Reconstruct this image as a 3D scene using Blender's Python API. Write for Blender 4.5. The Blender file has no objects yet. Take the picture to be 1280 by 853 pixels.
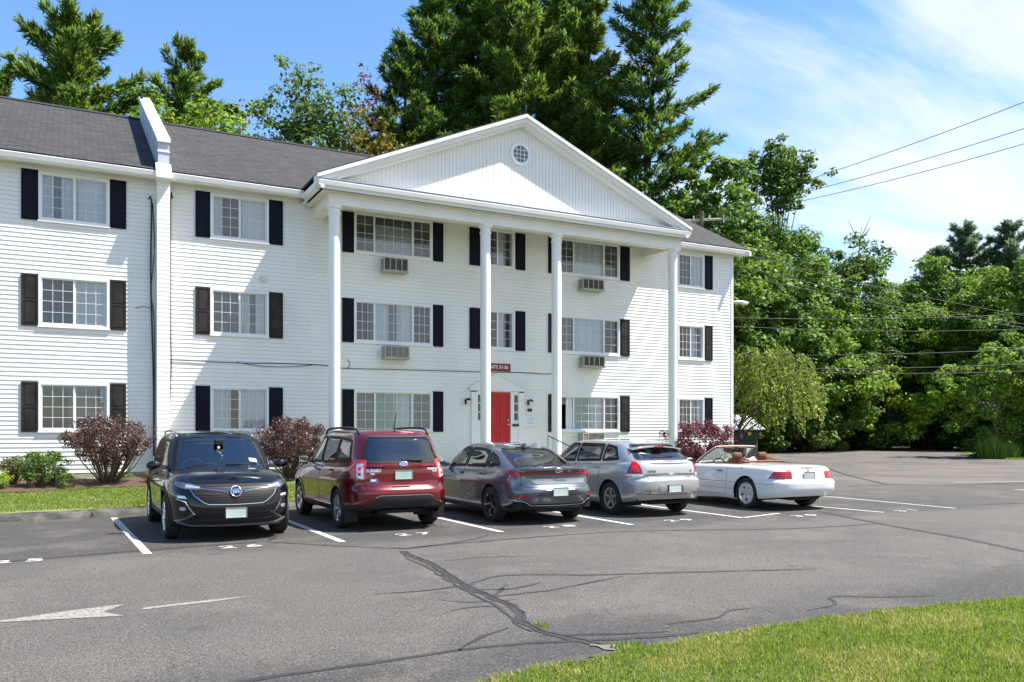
import bpy, bmesh, math, random
import numpy as np
from mathutils import Vector, Matrix, noise
from mathutils.bvhtree import BVHTree
from mathutils.geometry import delaunay_2d_cdt

S = bpy.context.scene
COL = S.collection
rnd = random.Random(7)
# ------------------------------------------------------------------ camera
cam_d = bpy.data.cameras.new("camera")
cam = bpy.data.objects.new("camera", cam_d)
COL.objects.link(cam)
cam.location = (0, 0, 1.62)
cam.rotation_euler = (math.radians(90), 0, math.radians(-27.97))
cam_d.sensor_width = 36.0
cam_d.lens = 1045 / 1280 * 36
cam_d.shift_y = (540 - 426.5) / 1280
cam_d.clip_end = 2000
S.camera = cam
# ------------------------------------------------------------------ world, sun, exposure
SUN = Vector((1.86, -1.0, 3.66)).normalized()
world = bpy.data.worlds.new("World")
S.world = world
world.use_nodes = True
wn = world.node_tree.nodes
wl = world.node_tree.links
bg = wn["Background"]
sky = wn.new("ShaderNodeTexSky")
sky.sky_type = 'NISHITA'
sky.sun_disc = False
sky.sun_elevation = math.asin(SUN.z)
sky.sun_rotation = math.atan2(SUN.x, SUN.y)
sky.air_density = 1.0
sky.dust_density = 0.15
sky.ozone_density = 2.2
bg.inputs[1].default_value = 0.105
# thin cirrus: procedural on the sky direction, projected on a flat layer overhead
tc = wn.new("ShaderNodeTexCoord")
sep = wn.new("ShaderNodeSeparateXYZ")
wl.new(tc.outputs['Generated'], sep.inputs[0])
def M(op, a, b=None, clamp=False, c=None):
    n = wn.new("ShaderNodeMath"); n.operation = op; n.use_clamp = clamp
    if b is False: b = None
    for i, v in enumerate((a, b, c)):
        if v is None: continue
        if isinstance(v, (int, float)): n.inputs[i].default_value = v
        else: wl.new(v, n.inputs[i])
    return n.outputs[0]
zc = M('ADD', M('MAXIMUM', sep.outputs[2], 0.0), 0.12)
u = M('DIVIDE', sep.outputs[0], zc)
v = M('DIVIDE', sep.outputs[1], zc)
cmb = wn.new("ShaderNodeCombineXYZ")
wl.new(u, cmb.inputs[0]); wl.new(v, cmb.inputs[1])
mp = wn.new("ShaderNodeMapping")
mp.inputs['Rotation'].default_value = (0, 0, math.radians(38))
mp.inputs['Scale'].default_value = (0.55, 1.7, 1)
wl.new(cmb.outputs[0], mp.inputs[0])
nz = wn.new("ShaderNodeTexNoise"); nz.inputs['Scale'].default_value = 1.15
nz.inputs['Detail'].default_value = 9; nz.inputs['Roughness'].default_value = 0.58; nz.inputs['Distortion'].default_value = 0.5
wl.new(mp.outputs[0], nz.inputs[0])
# cloud bank gathers towards the right of the view (world +X) and low down
ax = math.radians(-27.97)
right = M('ADD', M('MULTIPLY', sep.outputs[0], math.cos(ax)), M('MULTIPLY', sep.outputs[1], math.sin(ax)))
bank = M('SUBTRACT', M('ADD', M('MULTIPLY', right, 1.55), 0.12), M('MULTIPLY', sep.outputs[2], 0.80))
dens = M('ADD', M('MULTIPLY', M('SUBTRACT', nz.outputs[0], 0.5), 2.8), bank)
mr = wn.new("ShaderNodeMapRange"); mr.interpolation_type = 'SMOOTHSTEP'
wl.new(dens, mr.inputs[0]); mr.inputs[1].default_value = 0.0; mr.inputs[2].default_value = 0.95
mr.inputs[3].default_value = 0.0; mr.inputs[4].default_value = 0.85
mix = wn.new("ShaderNodeMix"); mix.data_type = 'RGBA'
wl.new(mr.outputs[0], mix.inputs[0])
hs = wn.new("ShaderNodeHueSaturation"); hs.inputs['Saturation'].default_value = 1.15; hs.inputs['Value'].default_value = 1.10
wl.new(sky.outputs[0], hs.inputs['Color'])
wl.new(hs.outputs[0], mix.inputs[6]); mix.inputs[7].default_value = (4.7, 4.85, 5.0, 1)
wl.new(mix.outputs[2], bg.inputs[0])

sun_d = bpy.data.lights.new("sun", 'SUN')
sun_d.energy = 4.9
sun_d.angle = math.radians(0.53)
sun_d.color = (1.0, 0.955, 0.88)
sun = bpy.data.objects.new("sun", sun_d)
COL.objects.link(sun)
sun.location = (20, -10, 40)
sun.rotation_euler = SUN.to_track_quat('Z', 'Y').to_euler()
S.view_settings.view_transform = 'Standard'
S.view_settings.look = 'None'
S.view_settings.exposure = 1.17
S.view_settings.gamma = 1.0
S.render.engine = 'CYCLES'
S.cycles.max_bounces = 8
S.cycles.transparent_max_bounces = 16
S.cycles.use_denoising = True

# ------------------------------------------------------------------ helpers
def srgb(h):
    return tuple(((c / 255 + 0.055) / 1.055) ** 2.4 if c > 10 else c / 255 / 12.92 for c in h)

MATS = {}
def nodes_of(m):
    return m.node_tree.nodes, m.node_tree.links
def mat(name, color, rough=0.6, metal=0.0, coat=0.0, spec=0.5, vary=None, scale=6.0, bump=0.0, bscale=40.0, detail=5, alpha=None, coatr=0.03):
    """principled; vary=(r,g,b) second colour mixed in by object-space noise; bump strength"""
    if name in MATS: return MATS[name]
    m = bpy.data.materials.new(name); m.use_nodes = True
    N, L = nodes_of(m); p = N["Principled BSDF"]
    p.inputs['Base Color'].default_value = (*color, 1)
    p.inputs['Roughness'].default_value = rough
    p.inputs['Metallic'].default_value = metal
    p.inputs['Specular IOR Level'].default_value = spec
    p.inputs['Coat Weight'].default_value = coat
    p.inputs['Coat Roughness'].default_value = coatr
    t = None
    if vary is not None or bump:
        t = N.new("ShaderNodeTexCoord")
    if vary is not None:
        n = N.new("ShaderNodeTexNoise"); n.inputs['Scale'].default_value = scale; n.inputs['Detail'].default_value = detail
        L.new(t.outputs['Object'], n.inputs[0])
        r = N.new("ShaderNodeMapRange"); r.inputs[1].default_value = 0.35; r.inputs[2].default_value = 0.65
        L.new(n.outputs[0], r.inputs[0])
        x = N.new("ShaderNodeMix"); x.data_type = 'RGBA'
        x.inputs[6].default_value = (*color, 1); x.inputs[7].default_value = (*vary, 1)
        L.new(r.outputs[0], x.inputs[0]); L.new(x.outputs[2], p.inputs['Base Color'])
    if bump:
        n = N.new("ShaderNodeTexNoise"); n.inputs['Scale'].default_value = bscale; n.inputs['Detail'].default_value = 6
        L.new(t.outputs['Object'], n.inputs[0])
        b = N.new("ShaderNodeBump"); b.inputs['Strength'].default_value = bump; b.inputs['Distance'].default_value = 0.02
        L.new(n.outputs[0], b.inputs['Height']); L.new(b.outputs[0], p.inputs['Normal'])
    MATS[name] = m
    return m

def tag(o, label=None, cat=None, group=None, kind=None):
    if label: o['label'] = label
    if cat: o['category'] = cat
    if group: o['group'] = group
    if kind: o['kind'] = kind
    return o

def empty(name, loc=(0, 0, 0), rz=0, label=None, cat=None, group=None):
    o = bpy.data.objects.new(name, None); COL.objects.link(o)
    o.location = loc; o.rotation_euler = (0, 0, rz); o.empty_display_size = 0.3
    tag(o, label, cat, group)
    return o

def wloc(o):
    v = Vector((0, 0, 0))
    while o is not None:
        v += o.location; o = o.parent
    return v

class MB:
    def __init__(s):
        s.v = []; s.f = []; s.m = []; s.cur = 0
    def face(s, pts):
        b = len(s.v); s.v.extend([tuple(p) for p in pts]); s.f.append(tuple(range(b, b + len(pts)))); s.m.append(s.cur)
    def add(s, vs, fs):
        b = len(s.v); s.v.extend([tuple(p) for p in vs]); s.f.extend([tuple(i + b for i in f) for f in fs]); s.m.extend([s.cur] * len(fs))
        return s
    def box(s, x0, x1, y0, y1, z0, z1, c=0.0):
        if x0 > x1: x0, x1 = x1, x0
        if y0 > y1: y0, y1 = y1, y0
        if z0 > z1: z0, z1 = z1, z0
        vs = [(x0, y0, z0), (x1, y0, z0), (x1, y1, z0), (x0, y1, z0), (x0, y0, z1), (x1, y0, z1), (x1, y1, z1), (x0, y1, z1)]
        fs = [(0, 3, 2, 1), (4, 5, 6, 7), (0, 1, 5, 4), (1, 2, 6, 5), (2, 3, 7, 6), (3, 0, 4, 7)]
        if c > 0:
            bm = bmesh.new()
            bv = [bm.verts.new(v) for v in vs]
            for f in fs: bm.faces.new([bv[i] for i in f])
            bmesh.ops.bevel(bm, geom=list(bm.edges), offset=c, segments=2, affect='EDGES', profile=0.5)
            bm.verts.index_update()
            vs = [tuple(v.co) for v in bm.verts]; fs = [tuple(v.index for v in f.verts) for f in bm.faces]
            bm.free()
        return s.add(vs, fs)
    def prism(s, poly, axis, a, b):
        """poly 2-D, extruded along axis (0=x:(y,z) 1=y:(x,z) 2=z:(x,y)) from a to b"""
        def p3(p, t):
            return (t, p[0], p[1]) if axis == 0 else ((p[0], t, p[1]) if axis == 1 else (p[0], p[1], t))
        n = len(poly); vs = [p3(p, a) for p in poly] + [p3(p, b) for p in poly]
        fs = [tuple(range(n))[::-1], tuple(range(n, 2 * n))] + [(i, (i + 1) % n, n + (i + 1) % n, n + i) for i in range(n)]
        return s.add(vs, fs)
    def tube(s, pts, r, n=8, cap=True):
        pts = [Vector(p) for p in pts]; k = len(pts)
        rs = r if isinstance(r, (list, tuple)) else [r] * k
        vs = []; fs = []
        up = Vector((0, 0, 1))
        for i, p in enumerate(pts):
            d = (pts[min(i + 1, k - 1)] - pts[max(i - 1, 0)])
            if d.length < 1e-9: d = Vector((0, 0, 1))
            d.normalize()
            a = d.cross(up)
            if a.length < 0.05: a = d.cross(Vector((1, 0, 0)))
            a.normalize(); b = a.cross(d)
            for j in range(n):
                t = 2 * math.pi * j / n
                vs.append(p + (a * math.cos(t) + b * math.sin(t)) * rs[i])
        for i in range(k - 1):
            for j in range(n):
                fs.append((i * n + j, i * n + (j + 1) % n, (i + 1) * n + (j + 1) % n, (i + 1) * n + j))
        if cap:
            fs.append(tuple(range(n))[::-1]); fs.append(tuple(range((k - 1) * n, k * n)))
        return s.add(vs, fs)
    def lathe(s, prof, n=32, axis='z', c=(0, 0, 0)):
        """prof: list of (r, h)"""
        vs = []; fs = []; k = len(prof)
        for r, h in prof:
            for j in range(n):
                t = 2 * math.pi * j / n
                if axis == 'z': p = (c[0] + r * math.cos(t), c[1] + r * math.sin(t), c[2] + h)
                elif axis == 'x': p = (c[0] + h, c[1] + r * math.cos(t), c[2] + r * math.sin(t))
                else: p = (c[0] + r * math.cos(t), c[1] + h, c[2] + r * math.sin(t))
                vs.append(p)
        for i in range(k - 1):
            for j in range(n):
                fs.append((i * n + j, i * n + (j + 1) % n, (i + 1) * n + (j + 1) % n, (i + 1) * n + j))
        return s.add(vs, fs)
    def ball(s, c, r, sx=1, sy=1, sz=1, n=12):
        prof = [(r * math.cos(-math.pi / 2 + math.pi * i / n) + 1e-5, r * math.sin(-math.pi / 2 + math.pi * i / n)) for i in range(n + 1)]
        vs = []; fs = []
        for pr, h in prof:
            for j in range(n * 2):
                t = math.pi * j / n
                vs.append((c[0] + pr * math.cos(t) * sx, c[1] + pr * math.sin(t) * sy, c[2] + h * sz))
        m = n * 2
        for i in range(n):
            for j in range(m):
                fs.append((i * m + j, i * m + (j + 1) % m, (i + 1) * m + (j + 1) % m, (i + 1) * m + j))
        return s.add(vs, fs)
    def build(s, name, mats, parent=None, smooth=False, angle=None, fixn=True, origin=None, local=False):
        me = bpy.data.meshes.new(name)
        if not isinstance(mats, (list, tuple)): mats = [mats]
        if local: off = Vector((0, 0, 0))
        elif parent is not None: off = wloc(parent)
        elif origin is not None: off = Vector(origin)
        else:
            a = np.array(s.v); off = Vector(((a[:, 0].min() + a[:, 0].max()) / 2, (a[:, 1].min() + a[:, 1].max()) / 2, a[:, 2].min()))
        vs = [(p[0] - off.x, p[1] - off.y, p[2] - off.z) for p in s.v]
        me.from_pydata(vs, [], s.f)
        for m in mats: me.materials.append(m)
        if len(mats) > 1: me.polygons.foreach_set("material_index", s.m)
        if fixn:
            bm = bmesh.new(); bm.from_mesh(me)
            bmesh.ops.remove_doubles(bm, verts=list(bm.verts), dist=1e-5)
            bmesh.ops.recalc_face_normals(bm, faces=list(bm.faces))
            bm.to_mesh(me); bm.free()
        if smooth:
            me.polygons.foreach_set("use_smooth", [True] * len(me.polygons))
            if angle: me.set_sharp_from_angle(angle=math.radians(angle))
        me.update()
        o = bpy.data.objects.new(name, me); COL.objects.link(o)
        if parent is not None: o.parent = parent
        else: o.location = off
        return o

def np_mesh(name, V, F, mats, parent=None, loc=None):
    """V (n,3) float, F (m,k) int; fast"""
    me = bpy.data.meshes.new(name)
    V = np.asarray(V, dtype=np.float32); F = np.asarray(F, dtype=np.int32); k = F.shape[1]
    me.vertices.add(len(V)); me.vertices.foreach_set("co", V.ravel())
    me.loops.add(F.size); me.loops.foreach_set("vertex_index", F.ravel())
    me.polygons.add(len(F)); me.polygons.foreach_set("loop_start", np.arange(0, F.size, k, dtype=np.int32))
    me.polygons.foreach_set("loop_total", np.full(len(F), k, dtype=np.int32))
    if not isinstance(mats, (list, tuple)): mats = [mats]
    for m in mats: me.materials.append(m)
    me.update(calc_edges=True)
    o = bpy.data.objects.new(name, me); COL.objects.link(o)
    if parent is not None: o.parent = parent
    if loc is not None: o.location = loc
    return o

def text_mb(txt, size, xf, depth=0.004, bold=0.0, align='CENTER', sx=1.0):
    """returns MB of extruded text; xf maps local (x right, y up, z towards viewer) -> 3-D"""
    cu = bpy.data.curves.new("t", 'FONT'); cu.body = txt; cu.size = size; cu.align_x = align; cu.align_y = 'CENTER'
    cu.extrude = depth / 2; cu.offset = bold; cu.resolution_u = 3
    o = bpy.data.objects.new("t", cu); COL.objects.link(o)
    dg = bpy.context.evaluated_depsgraph_get(); dg.update()
    me = bpy.data.meshes.new_from_object(o.evaluated_get(dg))
    mb = MB(); mb.add([xf(v.co.x * sx, v.co.y, v.co.z) for v in me.vertices], [tuple(p.vertices) for p in me.polygons])
    bpy.data.objects.remove(o); bpy.data.curves.remove(cu); bpy.data.meshes.remove(me)
    return mb

def smooth_path(pts, step=0.15):
    """catmull-rom resample of 2-D/3-D points"""
    P = [np.array(p, float) for p in pts]
    P = [2 * P[0] - P[1]] + P + [2 * P[-1] - P[-2]]
    out = []
    for i in range(1, len(P) - 2):
        n = max(2, int(np.linalg.norm(P[i + 1] - P[i]) / step))
        for k in range(n):
            t = k / n
            out.append(0.5 * ((2 * P[i]) + (-P[i - 1] + P[i + 1]) * t + (2 * P[i - 1] - 5 * P[i] + 4 * P[i + 1] - P[i + 2]) * t * t + (-P[i - 1] + 3 * P[i] - 3 * P[i + 1] + P[i + 2]) * t ** 3))
    out.append(P[-2])
    return out

def lerp(keys, x):
    if x <= keys[0][0]: return keys[0][1]
    for (a, va), (b, vb) in zip(keys, keys[1:]):
        if x <= b:
            t = (x - a) / (b - a)
            return va + (vb - va) * t
    return keys[-1][1]
def slerp(keys, x):
    """smooth (monotone-ish hermite) interpolation through keys"""
    n = len(keys)
    if x <= keys[0][0]: return keys[0][1]
    if x >= keys[-1][0]: return keys[-1][1]
    for i in range(n - 1):
        if x <= keys[i + 1][0]:
            x0, y0 = keys[i]; x1, y1 = keys[i + 1]
            def sl(j):
                if j == 0: return (keys[1][1] - keys[0][1]) / (keys[1][0] - keys[0][0])
                if j == n - 1: return (keys[-1][1] - keys[-2][1]) / (keys[-1][0] - keys[-2][0])
                a = (keys[j][1] - keys[j - 1][1]) / (keys[j][0] - keys[j - 1][0]); b = (keys[j + 1][1] - keys[j][1]) / (keys[j + 1][0] - keys[j][0])
                return 0 if a * b <= 0 else 2 * a * b / (a + b)
            h = x1 - x0; t = (x - x0) / h; m0, m1 = sl(i) * h, sl(i + 1) * h
            return y0 * (2 * t ** 3 - 3 * t * t + 1) + m0 * (t ** 3 - 2 * t * t + t) + y1 * (-2 * t ** 3 + 3 * t * t) + m1 * (t ** 3 - t * t)

# ------------------------------------------------------------------ ground materials
def asphalt_mat():
    m = bpy.data.materials.new("asphalt"); m.use_nodes = True
    N, L = nodes_of(m); p = N["Principled BSDF"]
    t = N.new("ShaderNodeTexCoord"); sp = N.new("ShaderNodeSeparateXYZ"); L.new(t.outputs['Object'], sp.inputs[0])
    def noi(sc, det=4, ro=.5, dis=0.0):
        n = N.new("ShaderNodeTexNoise"); n.inputs['Scale'].default_value = sc; n.inputs['Detail'].default_value = det
        n.inputs['Roughness'].default_value = ro; n.inputs['Distortion'].default_value = dis
        L.new(t.outputs['Object'], n.inputs[0]); return n.outputs[0]
    def ma(op, a, b, cl=False):
        n = N.new("ShaderNodeMath"); n.operation = op; n.use_clamp = cl
        for i, q in enumerate((a, b)):
            if isinstance(q, (int, float)): n.inputs[i].default_value = q
            else: L.new(q, n.inputs[i])
        return n.outputs[0]
    def rng(a, lo, hi, o0=0.0, o1=1.0, sm=True):
        n = N.new("ShaderNodeMapRange"); n.interpolation_type = 'SMOOTHSTEP' if sm else 'LINEAR'
        L.new(a, n.inputs[0]); n.inputs[1].default_value = lo; n.inputs[2].default_value = hi; n.inputs[3].default_value = o0; n.inputs[4].default_value = o1
        return n.outputs[0]
    def mixc(f, a, b, bl='MIX'):
        n = N.new("ShaderNodeMix"); n.data_type = 'RGBA'; n.blend_type = bl
        if isinstance(f, (int, float)): n.inputs[0].default_value = f
        else: L.new(f, n.inputs[0])
        for i, q in ((6, a), (7, b)):
            if isinstance(q, tuple): n.inputs[i].default_value = (*q, 1)
            else: L.new(q, n.inputs[i])
        return n.outputs[2]
    X, Y = sp.outputs[0], sp.outputs[1]
    wob = ma('MULTIPLY', ma('SUBTRACT', noi(0.6, 5), 0.5), 1.6)
    Yw = ma('ADD', Y, wob)
    # worn old lane: light, aggregate showing; newer seal at the stalls and along the lawn: dark
    xs = ma('MULTIPLY', X, 0.0)
    lane = ma('MULTIPLY', rng(Yw, 5.35, 6.3), rng(ma('ADD', Yw, ma('MULTIPLY', X, 0.055)), 11.4, 12.5, 1.0, 0.0))
    far = rng(ma('ADD', X, ma('MULTIPLY', wob, 3.0)), 15.0, 22.0)
    farx = ma('MULTIPLY', far, rng(Yw, 15.5, 18.0, 0.35, 1.0))
    lane = ma('MAXIMUM', lane, ma('MULTIPLY', farx, 0.75))
    base = mixc(lane, (0.043, 0.041, 0.040), (0.090, 0.081, 0.071))
    base = mixc(ma('MULTIPLY', farx, 0.75), base, (0.20, 0.160, 0.130))
    # broad mottling
    base = mixc(rng(noi(0.35, 6, .6), 0.40, 0.60, 0.0, 0.75), base, (0.047, 0.044, 0.042))
    base = mixc(rng(noi(0.7, 7, .65, .3), 0.48, 0.62, 0.0, 0.60), base, (0.140, 0.124, 0.103))
    base = mixc(rng(noi(1.3, 8, .7, .4), 0.52, 0.72, 0.0, 0.22), base, (0.16, 0.148, 0.136))
    # tyre polish streaks along x
    mpn = N.new("ShaderNodeMapping"); mpn.inputs['Scale'].default_value = (0.10, 1.1, 1); L.new(t.outputs['Object'], mpn.inputs[0])
    sn = N.new("ShaderNodeTexNoise"); sn.inputs['Scale'].default_value = 1.2; sn.inputs['Detail'].default_value = 5; L.new(mpn.outputs[0], sn.inputs[0])
    base = mixc(rng(sn.outputs[0], 0.45, 0.7, 0.0, 0.30), base, (0.066, 0.063, 0.062))
    # aggregate: pale and dark stones
    ag = noi(85, 3, .75)
    g2 = noi(34, 4, .8); g3 = noi(13, 5, .8)
    base = mixc(rng(g2, 0.50, 0.66, 0.0, 0.55), base, (0.19, 0.178, 0.165))
    base = mixc(rng(g2, 0.50, 0.36, 0.0, 0.65), base, (0.024, 0.023, 0.024))
    base = mixc(rng(g3, 0.50, 0.68, 0.0, 0.35), base, (0.16, 0.150, 0.138))
    base = mixc(rng(g3, 0.50, 0.34, 0.0, 0.40), base, (0.032, 0.031, 0.032))
    # hairline crazing of the worn surface
    vc = N.new("ShaderNodeTexVoronoi"); vc.feature = 'DISTANCE_TO_EDGE'; vc.inputs['Scale'].default_value = 1.15
    wv = N.new("ShaderNodeTexNoise"); wv.inputs['Scale'].default_value = 2.5; wv.inputs['Detail'].default_value = 6; L.new(t.outputs['Object'], wv.inputs[0])
    vm = N.new("ShaderNodeVectorMath"); vm.operation = 'MULTIPLY_ADD'; L.new(wv.outputs[1], vm.inputs[0]); vm.inputs[1].default_value = (.5, .5, 0); L.new(t.outputs['Object'], vm.inputs[2]); L.new(vm.outputs[0], vc.inputs[0])
    hair = ma('MULTIPLY', rng(vc.outputs['Distance'], 0.010, 0.002, 0.0, 0.75), rng(noi(.45, 4), 0.50, 0.60))
    base = mixc(hair, base, (0.02, 0.019, 0.018))
    lightf = ma('MULTIPLY', rng(ag, 0.52, 0.66, 0.0, 0.85), ma('ADD', ma('MULTIPLY', lane, 0.8), 0.2))
    base = mixc(lightf, base, (0.33, 0.305, 0.28))
    base = mixc(rng(noi(55, 3, .7), 0.52, 0.40, 0.0, 0.75), base, (0.018, 0.017, 0.018))
    vo = N.new("ShaderNodeTexVoronoi"); vo.inputs['Scale'].default_value = 26; L.new(t.outputs['Object'], vo.inputs[0])
    base = mixc(ma('MULTIPLY', rng(vo.outputs['Distance'], 0.13, 0.07, 0.0, 0.8), rng(noi(3, 4), 0.45, 0.6)), base, (0.46, 0.42, 0.38))
    # oil spots in the stalls
    vo2 = N.new("ShaderNodeTexVoronoi"); vo2.inputs['Scale'].default_value = 0.8; L.new(t.outputs['Object'], vo2.inputs[0])
    base = mixc(rng(vo2.outputs['Distance'], 0.12, 0.02, 0.0, 0.5), base, (0.03, 0.03, 0.03))
    L.new(base, p.inputs['Base Color'])
    p.inputs['Roughness'].default_value = 0.85; p.inputs['Specular IOR Level'].default_value = 0.35
    b = N.new("ShaderNodeBump"); b.inputs['Strength'].default_value = 0.55; b.inputs['Distance'].default_value = 0.006
    L.new(ag, b.inputs['Height']); L.new(b.outputs[0], p.inputs['Normal'])
    return m
ASPH = asphalt_mat()
TAR = mat("crack_sealant", (0.020, 0.019, 0.020), 0.7, vary=(0.036, 0.034, 0.033), scale=5, bump=.4, bscale=80)
CRK = mat("open_crack", (0.012, 0.011, 0.010), 0.9, vary=(0.05, 0.04, 0.03), scale=9)
def worn_paint():
    m = bpy.data.materials.new("worn_road_paint"); m.use_nodes = True
    N, L = nodes_of(m); p = N["Principled BSDF"]
    p.inputs['Base Color'].default_value = (0.60, 0.59, 0.56, 1); p.inputs['Roughness'].default_value = 0.7
    t = N.new("ShaderNodeTexCoord"); n = N.new("ShaderNodeTexNoise"); n.inputs['Scale'].default_value = 28; n.inputs['Detail'].default_value = 6; n.inputs['Roughness'].default_value = .7
    L.new(t.outputs['Object'], n.inputs[0])
    r = N.new("ShaderNodeMapRange"); r.inputs[1].default_value = .36; r.inputs[2].default_value = .50; L.new(n.outputs[0], r.inputs[0])
    L.new(r.outputs[0], p.inputs['Alpha'])
    return m
PAINT = worn_paint()
def faded_paint():
    m = PAINT.copy(); m.name = "faded_road_paint"
    N, L = nodes_of(m)
    for n in N:
        if n.type == 'MAP_RANGE': n.inputs[1].default_value = .22; n.inputs[2].default_value = .58; n.inputs[4].default_value = .85
    N["Principled BSDF"].inputs['Base Color'].default_value = (0.33, 0.31, 0.285, 1)
    return m
PAINT2 = faded_paint()
CONC = mat("concrete", (0.36, 0.34, 0.31), 0.85, vary=(0.26, 0.25, 0.23), scale=4, bump=.3, bscale=60)
SOIL = mat("grass_soil", (0.10, 0.15, 0.035), 0.95, vary=(0.20, 0.20, 0.07), scale=3.0, bump=.6, bscale=60, detail=9)
FOREST = mat("forest_soil", (0.045, 0.045, 0.02), 0.95, vary=(0.03, 0.05, 0.015), scale=1.0, bump=.6, bscale=10)
MULCH = mat("mulch", (0.055, 0.030, 0.019), 0.95, vary=(0.11, 0.065, 0.042), scale=28, bump=1.0, bscale=45, detail=8)
MULCH2 = MULCH

# ------------------------------------------------------------------ ground
def sheet(name, poly, z, m, kind='structure'):
    mb = MB(); mb.face([(x, y, z) for x, y in poly]); o = mb.build(name, m, fixn=False, origin=(0, 0, 0)); o['kind'] = kind; return o
sheet("ground", [(-400, -300), (500, -300), (500, 500), (-400, 500)], -0.03, FOREST)
LOT = [(-40, -6), (60, -6), (62, 29.5), (49.5, 30.2), (50, 33.5), (68, 46.0), (110, 66), (110, 80), (74, 58.2), (59, 56.0), (46, 49.5), (24.5, 27.5), (24.5, 24), (-40, 17.4)]
LOT = [(-40, -6), (60, -6), (62, 27.5), (48.3, 29.2), (51, 33.0), (66, 44.0), (115, 72), (115, 84), (73, 56.9), (59.5, 55.6), (47.5, 49.2), (33.2, 31.8), (26.0, 26.6), (24.4, 26.0), (22, 24.4), (-40, 24.4)]
sheet("parking_lot", LOT, 0.0, ASPH)

def ribbon_ground(name, pts, w, z, m, jit=0.0, step=0.12, seed=1):
    r = random.Random(seed); P = smooth_path(pts, step); vs = []; n = len(P)
    for i, p in enumerate(P):
        d = P[min(i + 1, n - 1)] - P[max(i - 1, 0)]; d = d / (np.linalg.norm(d) + 1e-9); nrm = np.array((-d[1], d[0]))
        o = nrm * r.uniform(-jit, jit)
        ww = w * (1 + r.uniform(-.35, .35) if jit else 1) / 2
        if jit and (i < 2 or i > n - 3): ww *= .4
        a = p + nrm * ww + o; b = p - nrm * ww + o
        vs += [(a[0], a[1], z), (b[0], b[1], z)]
    fs = [(2 * i, 2 * i + 1, 2 * i + 3, 2 * i + 2) for i in range(n - 1)]
    mb = MB(); mb.add(vs, fs); o = mb.build(name, m, fixn=False, origin=(0, 0, 0)); o['kind'] = 'structure'
    return o
cracks = [
    ([(-6, 11.6), (-2.5, 11.9), (-0.75, 12.16), (0.33, 12.35), (1.65, 12.53), (2.61, 12.61)], .075),
    ([(2.61, 12.61), (2.85, 13.2), (3.01, 13.74)], .12),
    ([(2.61, 12.5), (3.4, 11.6), (4.05, 11.0), (4.32, 10.95), (5.35, 11.36), (5.8, 11.75)], .06),
    ([(4.05, 10.95), (5.88, 11.15), (8.07, 11.1), (10.5, 10.2), (12.63, 9.96)], .06),
    ([(2.7, 8.0), (3.17, 7.95), (3.8, 8.02)], .045),
    ([(3.79, 8.1), (4.4, 8.35), (5.3, 7.9), (6.2, 7.6), (7.74, 7.04)], .045),
    ([(3.6, 7.35), (4.3, 7.35), (4.73, 7.47), (5.5, 7.7)], .04),
    ([(3.15, 7.45), (3.35, 7.2), (3.85, 7.1)], .035),
    ([(3.62, 7.75), (4.05, 7.62), (4.5, 7.8)], .05), ([(3.66, 7.3), (4.1, 7.85)], .05),
    ([(-0.6, 5.3), (0.98, 5.6), (1.75, 5.62), (2.5, 5.66), (3.0, 5.62), (3.9, 5.35), (4.6, 5.22)], .055),
    ([(2.55, 5.66), (2.9, 5.95), (3.2, 6.1)], .05),
    ([(3.3, 5.75), (3.8, 5.55), (4.3, 5.38)], .04),
    ([(4.44, 5.6), (5.0, 5.6), (5.25, 5.75), (5.51, 5.74)], .04),
    ([(5.9, 5.42), (6.35, 5.5), (6.63, 5.78), (7.1, 5.5), (7.57, 5.32)], .04),
    ([(13.5, 12.1), (12.63, 9.96), (12.0, 8.0), (11.2, 6.3), (10.2, 4.6)], .11),
    ([(31.44, 27.88), (26.4, 22.5), (22.31, 17.4)], .16), ([(22.3, 17.4), (24, 16), (29, 16), (40, 17)], .14), ([(17, 17.0), (22.3, 17.2)], .1),
    ([(25, 26), (31.4, 27.8), (43, 26.5)], .1),
    ([(18, 11.5), (21.5, 11.2), (27, 11.9)], .12),
]
for i, (p, w) in enumerate(cracks): ribbon_ground("crack_sealant", p, w, 0.004, TAR, jit=.012, seed=i + 3)
big = [(4.02, 10.75), (3.95, 10.3), (3.93, 9.5), (3.80, 8.74), (3.70, 8.1), (3.66, 7.4), (3.60, 6.7), (3.42, 6.25), (3.38, 5.9), (3.48, 5.55), (3.60, 5.2), (3.75, 4.95)]
ribbon_ground("crack_sealant", big, .085, 0.0044, TAR, jit=.03, seed=90)
ribbon_ground("crack_sealant", [(x - .10 - .03 * math.sin(i * 1.7), y) for i, (x, y) in enumerate(big[1:9])], .035, 0.0042, TAR, jit=.02, seed=93)
ribbon_ground("crack_sealant", [(3.0, 6.9), (3.3, 7.0), (3.62, 6.8)], .03, 0.0043, TAR, jit=.012, seed=94)
ribbon_ground("crack_sealant", [(4.0, 9.6), (4.6, 9.7), (5.4, 9.5)], .022, 0.0043, TAR, jit=.015, seed=95)
ribbon_ground("open_crack", [(x + .035, y) for x, y in big], .02, 0.008, CRK, jit=.012, step=.07, seed=91)
SAND = mat("sand", (0.20, 0.165, 0.125), 0.95, vary=(0.12, 0.10, 0.085), scale=20)
ribbon_ground("sand_wash", [(3.50, 5.32), (3.62, 5.15), (3.72, 5.0)], .16, 0.009, SAND, jit=.02, step=.06, seed=4)
ribbon_ground("open_crack", [(x - .05, y) for x, y in big[:5]], .012, 0.0082, CRK, jit=.01, step=.07, seed=92)

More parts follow.
